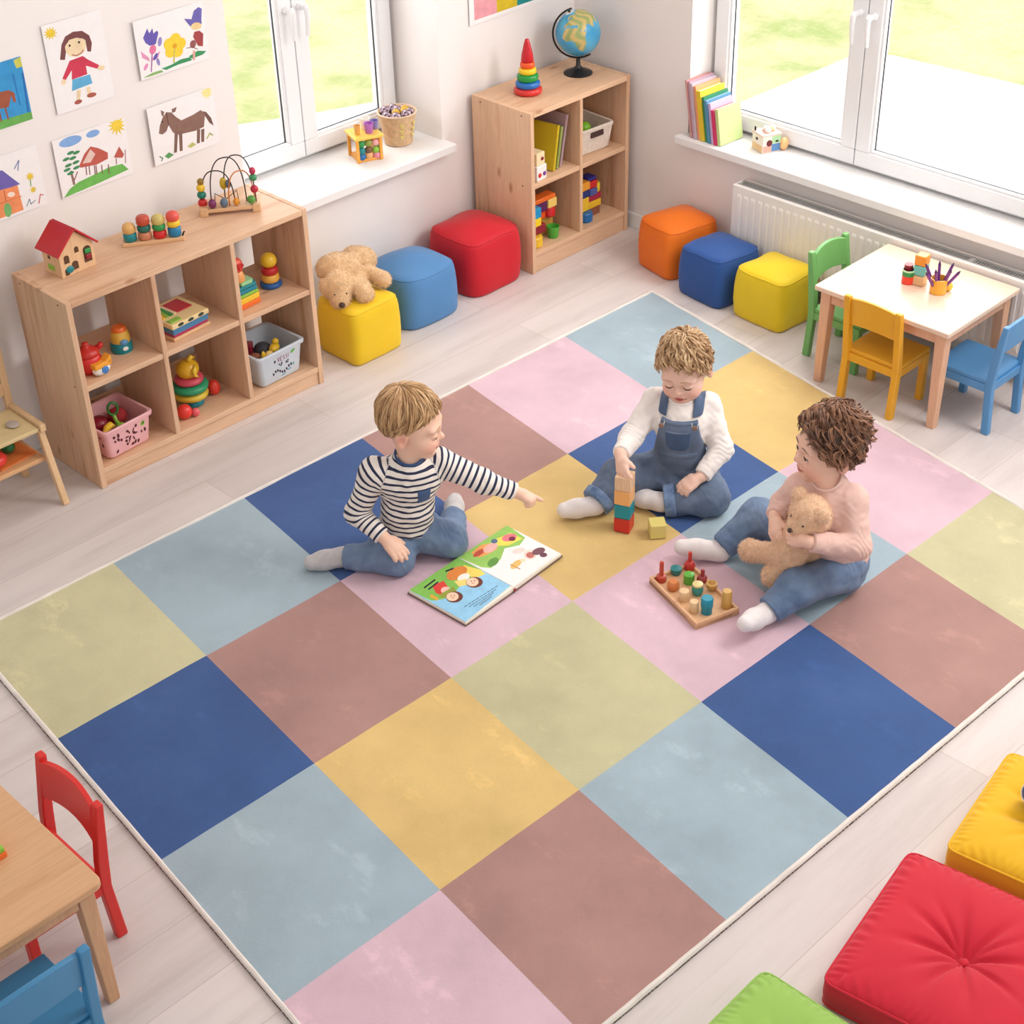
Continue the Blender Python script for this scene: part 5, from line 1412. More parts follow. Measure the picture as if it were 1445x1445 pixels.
# ================================================================== organic shapes: distance fields turned into one skin
class Field:
    def __init__(s, pts, pad, h):
        P = np.array([tuple(p) for p in pts], float)
        s.lo = P.min(0) - pad; hi = P.max(0) + pad; s.h = h
        s.n = np.ceil((hi - s.lo) / h).astype(int) + 1
        s.d = np.full(tuple(s.n), 1.0, np.float32)
        s.ax = [(s.lo[i] + h * np.arange(s.n[i])).astype(np.float32) for i in range(3)]
    def _sub(s, lo, hi):
        a = np.clip(((np.array(lo) - s.lo) / s.h).astype(int), 0, s.n - 1); b = np.clip(((np.array(hi) - s.lo) / s.h).astype(int) + 2, 1, s.n)
        sl = tuple(slice(int(i), int(j)) for i, j in zip(a, b))
        X = s.ax[0][sl[0]][:, None, None]; Y = s.ax[1][sl[1]][None, :, None]; Z = s.ax[2][sl[2]][None, None, :]
        return sl, X, Y, Z
    def _mix(s, sl, e, k, sub):
        d = s.d[sl]
        if sub:
            e = -e; h = np.maximum(k - np.abs(d - e), 0) / k; s.d[sl] = np.maximum(d, e) + h * h * k * .25
        else:
            h = np.maximum(k - np.abs(d - e), 0) / k; s.d[sl] = np.minimum(d, e) - h * h * k * .25
    def cone(s, a, b, ra, rb, k=.012, sub=False, flat=False, off=0.0):
        a = np.array(tuple(a), float); b = np.array(tuple(b), float); ra += off; rb += off
        m = max(ra, rb) + .035
        sl, X, Y, Z = s._sub(np.minimum(a, b) - m, np.maximum(a, b) + m)
        ba = b - a; L2 = float(ba @ ba) + 1e-12
        t = ((X - a[0]) * ba[0] + (Y - a[1]) * ba[1] + (Z - a[2]) * ba[2]) / L2
        tc = np.clip(t, 0, 1)
        e = np.sqrt((X - a[0] - tc * ba[0]) ** 2 + (Y - a[1] - tc * ba[1]) ** 2 + (Z - a[2] - tc * ba[2]) ** 2) - (ra + (rb - ra) * tc)
        if flat:
            e = np.maximum(e, (t - 1) * math.sqrt(L2))
        s._mix(sl, e.astype(np.float32), k, sub)
    def ell(s, c, A, r, k=.012, sub=False, off=0.0):
        """A: three axes (world vectors), r: three radii"""
        c = np.array(tuple(c), float); A = np.array([tuple(v) for v in A], float); r = np.array(r, float) + off
        m = r.max() + .035
        sl, X, Y, Z = s._sub(c - m, c + m)
        q = [((X - c[0]) * A[i][0] + (Y - c[1]) * A[i][1] + (Z - c[2]) * A[i][2]) for i in range(3)]
        k0 = np.sqrt(sum((q[i] / r[i]) ** 2 for i in range(3))); k1 = np.sqrt(sum((q[i] / r[i] ** 2) ** 2 for i in range(3))) + 1e-9
        s._mix(sl, (k0 * (k0 - 1) / k1).astype(np.float32), k, sub)
    def ball(s, c, r, k=.012, sub=False, off=0.0):
        s.cone(c, Vector(c) + Vector((1e-4, 0, 0)), r, r, k, sub, False, off)
    def cut(s, p, n, k=.004):
        """remove everything on the side n points to"""
        sl = (slice(None),) * 3; n = np.array(tuple(Vector(n).normalized()), float); p = np.array(tuple(p), float)
        X = s.ax[0][:, None, None]; Y = s.ax[1][None, :, None]; Z = s.ax[2][None, None, :]
        e = (X - p[0]) * n[0] + (Y - p[1]) * n[1] + (Z - p[2]) * n[2]
        d = s.d; h = np.maximum(k - np.abs(d - e), 0) / k
        s.d = (np.maximum(d, e) + h * h * k * .25).astype(np.float32)
    def keep(s, c, r, k=.003):
        """keep only what lies within r of c"""
        c = tuple(c); X = s.ax[0][:, None, None]; Y = s.ax[1][None, :, None]; Z = s.ax[2][None, None, :]
        g = np.sqrt((X - c[0]) ** 2 + (Y - c[1]) ** 2 + (Z - c[2]) ** 2) - r
        h = np.maximum(k - np.abs(s.d - g), 0) / k; s.d = (np.maximum(s.d, g) + h * h * k * .25).astype(np.float32)
    def disp(s, fn):
        X = s.ax[0][:, None, None]; Y = s.ax[1][None, :, None]; Z = s.ax[2][None, None, :]
        s.d = (s.d + fn(X, Y, Z)).astype(np.float32)
    def mesh(s, smooth=1):
        d = s.d
        d[0], d[-1] = 1, 1; d[:, 0], d[:, -1] = 1, 1; d[:, :, 0], d[:, :, -1] = 1, 1
        S = d < 0
        c = [S[i:S.shape[0] - 1 + i, j:S.shape[1] - 1 + j, k:S.shape[2] - 1 + k] for i in (0, 1) for j in (0, 1) for k in (0, 1)]
        al = c[0].copy(); an = c[0].copy()
        for q in c[1:]:
            al &= q; an |= q
        act = an & ~al
        I = np.argwhere(act)
        idx = np.full(act.shape, -1, np.int32); idx[act] = np.arange(len(I))
        off = [(i, j, k) for i in (0, 1) for j in (0, 1) for k in (0, 1)]
        V8 = [d[I[:, 0] + o[0], I[:, 1] + o[1], I[:, 2] + o[2]] for o in off]
        acc = np.zeros((len(I), 3)); cnt = np.zeros(len(I))
        for a in range(8):
            for b in range(a + 1, 8):
                df = np.array(off[b]) - np.array(off[a])
                if np.abs(df).sum() != 1: continue
                va, vb = V8[a], V8[b]
                m = (va < 0) != (vb < 0)
                t = np.where(m, va / np.where(m, va - vb, 1), 0)
                acc += np.where(m[:, None], np.array(off[a]) + t[:, None] * df, 0); cnt += m
        P = (I + acc / np.maximum(cnt, 1)[:, None]) * s.h + s.lo
        F = []
        for ax in range(3):
            u, v = [(1, 2), (2, 0), (0, 1)][ax]
            a0 = [slice(None)] * 3; a1 = [slice(None)] * 3
            a0[ax] = slice(0, -1); a1[ax] = slice(1, None)
            A = S[tuple(a0)]; B = S[tuple(a1)]
            E = np.argwhere(A != B)
            ok = (E[:, u] > 0) & (E[:, v] > 0) & (E[:, u] < act.shape[u]) & (E[:, v] < act.shape[v])
            E = E[ok]
            inside = A[E[:, 0], E[:, 1], E[:, 2]]
            def g(du, dv):
                Q = E.copy(); Q[:, u] += du; Q[:, v] += dv
                return idx[Q[:, 0], Q[:, 1], Q[:, 2]]
            q = np.stack([g(-1, -1), g(0, -1), g(0, 0), g(-1, 0)], 1)
            q[~inside] = q[~inside][:, ::-1]
            F.append(q)
        F = np.concatenate(F); F = F[(F >= 0).all(1)]
        for _ in range(smooth):
            nb = np.zeros_like(P); ct = np.zeros(len(P))
            for a in range(4):
                b = (a + 1) % 4
                np.add.at(nb, F[:, a], P[F[:, b]]); np.add.at(ct, F[:, a], 1)
                np.add.at(nb, F[:, b], P[F[:, a]]); np.add.at(ct, F[:, b], 1)
            P = P * .45 + .55 * nb / np.maximum(ct, 1)[:, None]
        return P, F

def skin(name, field, mat, parent, smooth=1, tint=None, attr=None, folds=None):
    P, F = field.mesh(smooth)
    if folds:
        N = normals(P, F); o = np.zeros(len(P))
        for j, ax, amp, wl, rad in folds:
            q = P - np.array(tuple(j)); a = np.array(tuple(Vector(ax).normalized()))
            s_ = q @ a; r2 = (q ** 2).sum(1)
            ph = .6 * np.sin(P[:, 0] * 41 + P[:, 2] * 23) + .6 * np.sin(P[:, 1] * 37 - P[:, 2] * 31) + .3 * np.sin(P[:, 0] * 83 - P[:, 1] * 71)
            o += amp * (np.abs(np.sin(PI * (s_ / wl + ph))) - .5) * np.exp(-r2 / (rad * rad))
        P = P + N * o[:, None]
    inv = np.array(CHILD_OFF[parent.name].inverted())
    L = P @ inv[:3, :3].T + inv[:3, 3]
    me = bpy.data.meshes.new(name)
    me.vertices.add(len(L)); me.vertices.foreach_set('co', L.astype(np.float32).ravel())
    me.loops.add(len(F) * 4); me.loops.foreach_set('vertex_index', F.astype(np.int32).ravel())
    me.polygons.add(len(F)); me.polygons.foreach_set('loop_start', np.arange(0, len(F) * 4, 4, dtype=np.int32))
    me.update(calc_edges=True); me.validate()
    me.polygons.foreach_set('use_smooth', [True] * len(me.polygons))
    me.materials.append(mat)
    if tint is not None:
        c = tint(P); ca = me.color_attributes.new('tint', 'FLOAT_COLOR', 'POINT')
        ca.data.foreach_set('color', np.concatenate([c, np.ones((len(c), 1))], 1).astype(np.float32).ravel())
    if attr is not None:
        a = me.attributes.new(attr[0], 'FLOAT', 'POINT'); a.data.foreach_set('value', attr[1](P).astype(np.float32))
    o = bpy.data.objects.new(name, me); COL.objects.link(o); o.parent = parent
    CHILD_OFF[o.name] = CHILD_OFF[parent.name]
    return o, P, F

def normals(P, F):
    n = np.cross(P[F[:, 2]] - P[F[:, 0]], P[F[:, 3]] - P[F[:, 1]])
    N = np.zeros_like(P)
    for a in range(4): np.add.at(N, F[:, a], n)
    return N / (np.linalg.norm(N, axis=1)[:, None] + 1e-12)

def fuzz(name, P, F, mat, parent, count, ln, wd, seed=1, droop=.4):
    """short plush pile: thin curved blades on the surface"""
    rng = np.random.default_rng(seed); N = normals(P, F); k = rng.integers(0, len(P), count)
    m = MB(); V = []; FF = []
    R3 = rng.normal(0, .45, (count, 3))
    for q, i in enumerate(k):
        n = N[i] + R3[q]; n /= np.linalg.norm(n); p = P[i] - N[i] * .001
        s = np.cross(n, R3[q] + 1e-3); s /= np.linalg.norm(s) + 1e-9
        l = ln * rng.uniform(.6, 1.2); o = len(V)
        mid = p + n * l * .55; tip = p + n * l + np.array((0, 0, -droop * l))
        V += [p - s * wd, p + s * wd, mid + s * wd * .7, mid - s * wd * .7, tip]; FF += [(o, o + 1, o + 2, o + 3), (o + 3, o + 2, o + 4)]
    m.add(V, FF)
    return build(name, m, mat, parent, smooth='all', world=True)

def wob(X, Y, Z, f, s=0.0):
    return np.sin(f * X + 1.7 * np.sin(.8 * f * Y + s)) * np.sin(f * 1.1 * Z + 1.3 * np.sin(.9 * f * X + 2 * s)) * .6 + np.sin(1.9 * f * Y + 1.9 * np.sin(1.2 * f * Z + s)) * .4

SR = Vector((math.sin(YAW), -math.cos(YAW), 0)); ST = Vector((-math.cos(YAW), -math.sin(YAW), 0)); SZ = Vector((0, 0, 1))
def frame(az, pitch, roll=0.0):
    """facing frame: az in degrees from the room direction SR turning towards ST; returns forward, left, up"""
    a = math.radians(az); p = math.radians(pitch)
    h = SR * math.cos(a) + ST * math.sin(a)
    f = h * math.cos(p) + SZ * math.sin(p)
    l = SZ.cross(h).normalized(); u = f.cross(l)
    c, s = math.cos(math.radians(roll)), math.sin(math.radians(roll))
    return f, l * c + u * s, u * c - l * s
# ================================================================== the three children
SKIN = attr_mat('child_skin', 'tint', .5, 0, .35)
bs = [n for n in SKIN.node_tree.nodes if n.type == 'BSDF_PRINCIPLED'][0]
bs.inputs['Subsurface Weight'].default_value = .12; bs.inputs['Subsurface Radius'].default_value = (.012, .005, .003); bs.inputs['Subsurface Scale'].default_value = .6
HAIRM = attr_mat('child_hair', 'tint', .42, .1, .5)
M_EYE = plain('eye_white', (236, 232, 228), .2, 0); M_IRIS = plain('eye_iris', (52, 38, 32), .15, 0); M_LASH = plain('eye_lash', (62, 40, 32), .7, 0)

def head_local(H, p):
    return H['c'] + H['f'] * (p[0] * H['s']) + H['l'] * (p[1] * H['s']) + H['u'] * (p[2] * H['s'])

def head_prims(F, H, open_=1.0):
    A = (H['f'], H['l'], H['u']); s = H['s']
    def E(p, r, k=.012, sub=False): F.ell(head_local(H, p), A, [v * s for v in r], k * s, sub)
    E((-.008, 0, .022), (.090, .075, .080), .01)
    E((.020, 0, -.030), (.064, .060, .062), .03)
    E((.030, 0, -.064), (.045, .042, .036), .03)
    E((.063, 0, -.086), (.020, .022, .015), .02)
    for q in (-1, 1):
        E((.052, q * .034, -.046), (.032, .028, .028), .022)
        E((.068, q * .030, .012), (.016, .026, .010), .016)            # brow
    E((.074, 0, -.004), (.012, .011, .020), .014)                      # bridge
    E((.091, 0, -.027), (.0125, .0115, .0105), .012)                   # nose tip
    for q in (-1, 1):
        E((.084, q * .0095, -.030), (.008, .0065, .0065), .006)
        E((.098 - .004, q * .0050, -.037), (.004, .0028, .0026), .003, True)
        E((.086, q * .030, -.010), (.020, .0185, .0125), .012, True)   # socket
        E((.070, q * .030, -.010), (.0150, .0165, .0135), .006)        # lids
    E((.085, 0, -.0545), (.0085, .018, .0050), .006)                    # lips
    E((.083, 0, -.0635), (.0085, .015, .0058), .006)
    E((.095, 0, -.0588), (.010, .0185, .0012), .003, True)
    for q in (-1, 1):
        E((.082, q * .0195, -.0585), (.005, .004, .004), .005, True)
        c = (-.010, q * .077, -.020)
        E(c, (.018, .009, .025), .008)
        E((-.004, q * .086, -.018), (.009, .007, .015), .006, True)
        E((-.008, q * .079, -.040), (.009, .007, .010), .006)
        # eye slit
        if open_ > .3: E((.086, q * .030, -.0115 - .002 * (1 - open_)), (.020, .0125, .0052 * open_ + .0010), .002, True)

def skin_tint(H, base, blush=(222, 128, 112), lipc=(196, 96, 90), brow=None):
    B = np.array(lin(base)[:3]); BL = np.array(lin(blush)[:3]); LP = np.array(lin(lipc)[:3])
    def fn(P):
        q = (P - np.array(tuple(H['c']))) / H['s']
        loc = np.stack([q @ np.array(tuple(H[a])) for a in 'flu'], 1)
        C_ = np.repeat(B[None], len(P), 0)
        def mixc(c, r, col, amt):
            nonlocal C_
            w_ = np.clip(1 - np.sqrt((((loc - np.array(c)) / np.array(r)) ** 2).sum(1)), 0, 1) * amt
            w_ = np.clip(w_, 0, 1)[:, None]; C_ = C_ * (1 - w_) + np.array(col) * w_
        for s in (-1, 1):
            mixc((.07, s * .042, -.045), (.04, .034, .03), BL, .55)
            mixc((-.008, s * .082, -.02), (.03, .03, .035), BL, .6)
        mixc((.098, 0, -.030), (.022, .020, .018), BL, .25)
        mixc((.090, 0, -.0590), (.03, .022, .0115), LP, 1.8)
        mixc((.097, 0, -.0588), (.02, .018, .0028), np.array(lin((120, 50, 50))[:3]), 1.2)
        return C_
    return fn

def face_parts(body, H, brow_rgb, open_, gaze, P, F):
    """eyes, lashes and brows laid on the face surface"""
    s = H['s']
    near = np.linalg.norm(P - np.array(tuple(head_local(H, (.08, 0, 0)))), axis=1) < .07
    N = normals(P, F)[near]; Q = P[near]
    D_ = Q - np.array(tuple(H['c'])); LU_ = np.stack([D_ @ np.array(tuple(H['l'])), D_ @ np.array(tuple(H['u']))], 1); FF_ = D_ @ np.array(tuple(H['f']))
    def snap(p, off):
        d_ = Vector(p) - H['c']; l_, u_ = d_.dot(H['l']), d_.dot(H['u'])
        w_ = np.hypot(LU_[:, 0] - l_, LU_[:, 1] - u_); ok = (w_ < .0032) & (FF_ > 0)
        fv = FF_[ok].max() if ok.any() else d_.dot(H['f'])
        return H['c'] + H['l'] * l_ + H['u'] * u_ + H['f'] * (fv + off)
    for q in (-1, 1):
        if open_ > .3:
            c = head_local(H, (.0722, q * .030, -.0108))
            m = MB(); m.sphere(c, .0115 * s, 20, 14); build('eye', m, M_EYE, body, smooth='all', world=True)
            d = (H['f'] + H['l'] * (gaze[0] - q * .02) + H['u'] * gaze[1]).normalized()
            m = MB(); m.lathe([(.0060 * s, -.001), (.0058 * s, .0006), (.004 * s, .0011)], 18, Matrix.Translation(c + d * .0112 * s) @ d.to_track_quat('Z', 'Y').to_matrix().to_4x4()); build('iris', m, M_IRIS, body, smooth='all', world=True)
        pts = []
        for k in range(11):
            v = -1 + 2 * k / 10
            uu = (-.0118 + (.0056 * open_ + .0006) * (1 - v * v)) if open_ > .3 else (-.0130 - .0052 * (1 - v * v))
            pts.append(snap(head_local(H, (.092, q * .030 + v * .0138, uu)), .0005))
        for _ in range(2):
            pts = [pts[0]] + [(pts[i - 1] + pts[i] * 2 + pts[i + 1]) / 4 for i in range(1, len(pts) - 1)] + [pts[-1]]
        m = MB(); m.tube(pts, [(.0007 + .0010 * math.sin(PI * k / 10)) * s for k in range(11)], 6); build('eyelashes', m, M_LASH, body, smooth='all', world=True)
        pts = [snap(head_local(H, (.095, q * (.031 + .019 * v), .0145 + .004 * (1 - v * v) - .001 * v)), .0003) for v in [-1 + 2 * k / 9 for k in range(10)]]
        for _ in range(2):
            pts = [pts[0]] + [(pts[i - 1] + pts[i] * 2 + pts[i + 1]) / 4 for i in range(1, len(pts) - 1)] + [pts[-1]]
        m = MB(); m.tube(pts, [(.0004 + .0008 * math.sin(PI * min(1, (k + .8) / 9.6))) * s for k in range(10)], 6); build('eyebrow', m, plain('brow_%d_%d_%d' % brow_rgb, brow_rgb, .8, .05), body, smooth='all', world=True)

def hair(parent, H, rgb, hi, n, style, seed):
    rs = np.random.default_rng(seed); s = H['s']
    crown = Vector((-.42, .05, .92)).normalized()
    e1 = (Vector((1, 0, 0)) - crown * crown.x).normalized(); e2 = crown.cross(e1)
    cen = Vector((-.009, 0, .024)); rad = Vector((.090, .076, .081))
    curly = style != 'straight'
    def tmax(ph):
        c = math.cos(ph); sd = abs(math.sin(ph))
        f = {'straight': (93, 113, 126), 'wavy': (85, 114, 124), 'curly': (84, 120, 138)}[style]
        if c > 0:
            w_ = c ** 1.6; v = f[0] * w_ + f[1] * (1 - w_)
        else:
            w_ = abs(c) ** .8; v = f[2] * w_ + f[1] * (1 - w_)
        return math.radians(v)
    def pt(ph, th, lift):
        d = crown * math.cos(th) + (e1 * math.cos(ph) + e2 * math.sin(ph)) * math.sin(th)
        k = 1.0 / math.sqrt((d.x / rad.x) ** 2 + (d.y / rad.y) ** 2 + (d.z / rad.z) ** 2)
        p = cen + d * (k + lift); return head_local(H, p)
    lo = lin(rgb); hi_ = lin(hi)
    V = []; FC = []; T = []
    def addmesh(m, col):
        o = len(V); V.extend(m.v); FC.extend([[i + o for i in f] for f in m.f]); T.extend([col] * len(m.v))
    # close cap under the locks
    m = MB(); KP, KT = 48, 16; vs = []; fs = []
    base_l = .0055 if style == 'straight' else .008
    for j in range(KT + 1):
        for i in range(KP):
            ph = 2 * PI * i / KP; th = (tmax(ph) - .04) * j / KT
            vs.append(pt(ph, th, base_l * (1 - .6 * (j / KT) ** 4) + (.0018 * math.sin(9 * ph + 5 * th) if curly else .0006 * math.sin(23 * ph))))
    for j in range(KT):
        for i in range(KP): fs.append((j * KP + i, (j + 1) * KP + i, (j + 1) * KP + (i + 1) % KP, j * KP + (i + 1) % KP))
    m.add(vs, fs); addmesh(m, tuple(v * .62 for v in lo[:3]))
    for k in range(n):
        ph = rs.uniform(0, 2 * PI); tm = tmax(ph)
        th0 = abs(rs.normal(0, .35)) if k % 3 == 0 else tm * math.sqrt(rs.uniform(0, 1)) * .92
        ln_ = rs.uniform(.55, .95) if not curly else rs.uniform(.45, .85)
        th0 = min(th0, tm - .25); th1 = min(th0 + ln_, tm + (rs.uniform(-.10, .05) if not curly else rs.uniform(-.06, .18)))
        sw = rs.normal(0, .12) + (.35 * math.sin(ph) if style == 'straight' else 0)
        lift0 = rs.uniform(.004, .011) if not curly else (rs.uniform(.006, .016) if style == 'wavy' else rs.uniform(.007, .020))
        NP = 8 if not curly else 15
        ca = rs.uniform(0, 6.28); cb = {'straight': 0, 'wavy': rs.uniform(.7, 1.5), 'curly': rs.uniform(.9, 1.7)}[style]
        amp = {'straight': 0, 'wavy': rs.uniform(.004, .009), 'curly': rs.uniform(.007, .013)}[style]
        flick = 0 if not curly else rs.uniform(0, .007)
        cw = {'straight': rs.uniform(.0016, .0034), 'wavy': rs.uniform(.0016, .0036), 'curly': rs.uniform(.0022, .0046)}[style]
        tone = float(rs.beta(1.5, 1.5))
        for st_ in range(6):
            oa, orr = rs.uniform(0, 6.28), cw * math.sqrt(rs.uniform(0, 1))
            ox, oy = orr * math.cos(oa), orr * math.sin(oa)
            dt = rs.uniform(-.05, .05); pts = []; rr_ = []
            r0 = rs.uniform(.0007, .0014) * (1.2 if style == 'curly' else 1)
            for q in range(NP):
                t = q / (NP - 1)
                th = th0 + (th1 + dt - th0) * t; l_ = lift0 * (.35 + .65 * math.sin(PI * (.12 + .78 * t))) + oy * (1 - .5 * t)
                if curly:
                    l_ += amp * .9 * math.cos(ca + cb * 6.28 * t) * min(1, t * 3) * (1 - .6 * t ** 3) + flick * max(0, t - .55) * 2
                ph2 = ph + sw * t + ((amp * math.sin(ca + cb * 6.28 * t) * min(1, t * 3) + ox) / .085) / max(.35, math.sin(th))
                pts.append(pt(ph2, th, max(l_, .002))); rr_.append(r0 * s * (1 - .7 * t ** 2) * min(1, .5 + 2 * t))
            m = MB(); m.tube(pts, rr_, 4)
            w_ = min(1, max(0, tone + float(rs.normal(0, .14)))); col = tuple(a * (1 - w_) + b * w_ for a, b in zip(lo[:3], hi_[:3])); addmesh(m, col)
    mb = MB(); mb.add(V, FC)
    o = build('hair', mb, HAIRM, parent, smooth='all', world=True)
    ca_ = o.data.color_attributes.new('tint', 'FLOAT_COLOR', 'POINT'); ca_.data.foreach_set('color', [float(x) for t in T for x in (t[0], t[1], t[2], 1.0)])
    return o

def hand(F, wr, d, back, side, s=1.0, curls=(.35, .4, .45, .5), spread=.10, thumb=(.7, .6, .35), point=None, k=.004):
    """palm, four fingers and a thumb. d: along the hand, back: out of the back of the hand, side: towards the thumb"""
    d = Vector(d).normalized(); back = Vector(back); back = (back - d * back.dot(d)).normalized(); side = Vector(side); side = (side - d * side.dot(d) - back * side.dot(back)).normalized()
    wr = Vector(wr)
    F.cone(wr - d * .012 * s, wr + d * .012 * s, .0165 * s, .0165 * s, .010)
    F.ell(wr + d * .026 * s, (d, side, back), (.026 * s, .0215 * s, .0125 * s), .010)
    ln = (.031, .036, .034, .027)
    for i in range(4):
        o = (1.5 - i) * .0108 * s
        b = wr + d * (.042 - .003 * abs(1.2 - i)) * s + side * o
        F.cone(wr + d * .022 * s + side * o * .8, b, .0080 * s, .0078 * s, .006)
        c = curls[i] if point is None or i > 0 else 0.03
        dd = (d + side * spread * (1.5 - i) * .6).normalized()
        p = b; L = ln[i] * s; ang = 0
        for j, fr in enumerate((.42, .33, .25)):
            ang += c * (1.0 if j == 0 else 1.15)
            v = dd * math.cos(ang) - back * math.sin(ang)
            q = p + v * L * fr; F.cone(p, q, (.0071 - .0006 * j) * s, (.0065 - .0007 * j) * s, k); p = q
    b = wr + d * .014 * s + side * .015 * s; v = (d * thumb[0] + side * thumb[1] - back * thumb[2]).normalized()
    F.cone(wr + d * .006 * s, b, .010 * s, .0095 * s, .008)
    q = b + v * .018 * s; F.cone(b, q, .0088 * s, .0074 * s, .006)
    v2 = (v + d * .35 - back * .25).normalized(); F.cone(q, q + v2 * .014 * s, .0070 * s, .0058 * s, k)

def limb(a, b, t):
    return Vector(a) + (Vector(b) - Vector(a)) * t

def person(J, label, az, pitch, roll, hs, skin_rgb, torso_r=(.066, .062, .058)):
    """joints J (room points) -> thing, body field helpers"""
    base = Vector((J['pel'].x, J['pel'].y, 0.0))
    t = thing('person', label, 'person', base)
    H = dict(zip('flu', frame(az, pitch, roll))); H['c'] = J['head']; H['s'] = hs
    return t, H

def torso_prims(F, J, off=0.0, k=.03, w=1.0, up=True):
    ls = (J['shL'] - J['shR']).normalized()
    upv_ = (J['neck'] - J['pel']).normalized(); fw = ls.cross(upv_).normalized(); ls = upv_.cross(fw)
    A = (ls, fw, upv_)
    F.ell(J['pel'] + upv_ * .015, A, (.078 * w, .066, .066), k, off=off)
    F.ell(limb(J['pel'], J['chest'], .5), A, (.074 * w, .066, .080), k, off=off)
    F.ell(J['chest'], A, (.078 * w, .060, .072), k, off=off)
    if up:
        F.cone(limb(J['chest'], J['shL'], .60), J['shL'] - upv_ * .004, .042, .034, k, off=off); F.cone(limb(J['chest'], J['shR'], .60), J['shR'] - upv_ * .004, .042, .034, k, off=off)
        F.cone(J['neck'] - upv_ * .03, J['neck'], .048, .036, k, off=off)
    return ls, fw, upv_
def arm_prims(F, J, s, off=0.0, k=.012, end=1.0, flat=False):
    F.cone(J['sh' + s], J['el' + s], .0345, .0275, k, off=off)
    F.cone(J['el' + s], limb(J['el' + s], J['wr' + s], end), .0275, .0275 + (.0190 - .0275) * end, k, flat=flat, off=off)
def leg_prims(F, J, s, off=0.0, k=.015, end=1.0, flat=False, ra=(.058, .045, .030)):
    F.cone(J['hip' + s], J['kn' + s], ra[0], ra[1], k, off=off)
    F.cone(J['kn' + s], limb(J['kn' + s], J['an' + s], end), ra[1], ra[1] + (ra[2] - ra[1]) * end, k, flat=flat, off=off)
def foot_prims(F, J, s, off=0.0, r=(.027, .024, .019), upd=None):
    an, to = J['an' + s], J['toe' + s]; d = (to - an)
    F.cone(limb(J['kn' + s], an, .72), an, .026, .025, .012, off=off)
    F.cone(an - d.normalized() * .012, limb(an, to, .62), r[0], r[1], .012, off=off); F.cone(limb(an, to, .55), to, r[1], r[2], .012, off=off)

def stripes_attr(J):
    def seg(P, a, b):
        a = np.array(tuple(a)); b = np.array(tuple(b)); ba = b - a; L = np.linalg.norm(ba)
        t = ((P - a) @ ba) / (L * L); tc = np.clip(t, 0, 1)
        return np.linalg.norm(P - a - tc[:, None] * ba, axis=1), t * L
    def fn(P):
        d0, s0 = seg(P, J['pel'], J['neck']); d0 = d0 - .082
        S = s0.copy(); D = d0
        for q in 'LR':
            a0 = limb(J['neck'], J['sh' + q], .55)
            d0_, s0_ = seg(P, a0, J['sh' + q]); L0 = (J['sh' + q] - a0).length
            d1, s1 = seg(P, J['sh' + q], J['el' + q]); d2, s2 = seg(P, J['el' + q], J['wr' + q])
            L1 = (J['el' + q] - J['sh' + q]).length
            D3 = np.stack([d0_ - .040, d1 - .036, d2 - .030]); S3 = np.stack([s0_ - L0, s1, s2 + L1])
            w_ = np.exp(-(D3 - D3.min(0)) / .006); sa = (S3 * w_).sum(0) / w_.sum(0); dd = D3.min(0)
            m = dd < D; S = np.where(m, sa + .5, S); D = np.where(m, dd, D)
        return S
    return fn

def stripe_mat():
    m, nt, b = _new('striped_jersey')
    a = nt.nodes.new('ShaderNodeAttribute'); a.attribute_name = 'run'
    mu = nt.nodes.new('ShaderNodeMath'); mu.operation = 'MULTIPLY'; mu.inputs[1].default_value = 1 / .0205; nt.links.new(a.outputs['Fac'], mu.inputs[0])
    fr_ = nt.nodes.new('ShaderNodeMath'); fr_.operation = 'FRACT'; nt.links.new(mu.outputs[0], fr_.inputs[0])
    r = _ramp(nt, fr_.outputs[0], [(0.0, lin((238, 230, 222))), (.60, lin((238, 230, 222))), (.63, lin((46, 52, 78))), (.96, lin((46, 52, 78))), (.99, lin((238, 230, 222)))])
    nt.links.new(r.outputs[0], b.inputs['Base Color']); b.inputs['Roughness'].default_value = .85; b.inputs['Sheen Weight'].default_value = .1; b.inputs['Specular IOR Level'].default_value = .2
    n2 = _noise(nt, 900, 2); _bump(nt, b, n2.outputs[0], .15, .001)
    return m

def ring_on(name, c, n, r, tr, mat, parent, sq=1.0):
    n = Vector(n).normalized(); o1 = n.orthogonal().normalized(); o2 = n.cross(o1)
    m = MB(); m.tube([Vector(c) + o1 * r * math.cos(a) + o2 * r * sq * math.sin(a) for a in [2 * PI * k / 40 for k in range(40)]], tr, 8, 0, True)
    return build(name, m, mat, parent, smooth='all', world=True)

DENIM = fabric('denim_blue', (98, 120, 152), .08, 13, 1400, .4, .85, .1, fade=(126, 147, 176))
DENIM2 = fabric('denim_overall', (90, 105, 130), .08, 13, 1400, .4, .85, .1, fade=(112, 128, 152))
DENIM3 = fabric('denim_light', (96, 122, 160), .14, 26, 1100, .3, .85, .1, fade=(136, 160, 192))
SOCKG = fabric('grey_knit', (196, 192, 192), .08, 40, 900, .5); SOCKW = fabric('white_knit', (236, 228, 226), .04, 40, 900, .5)
HB = .0027

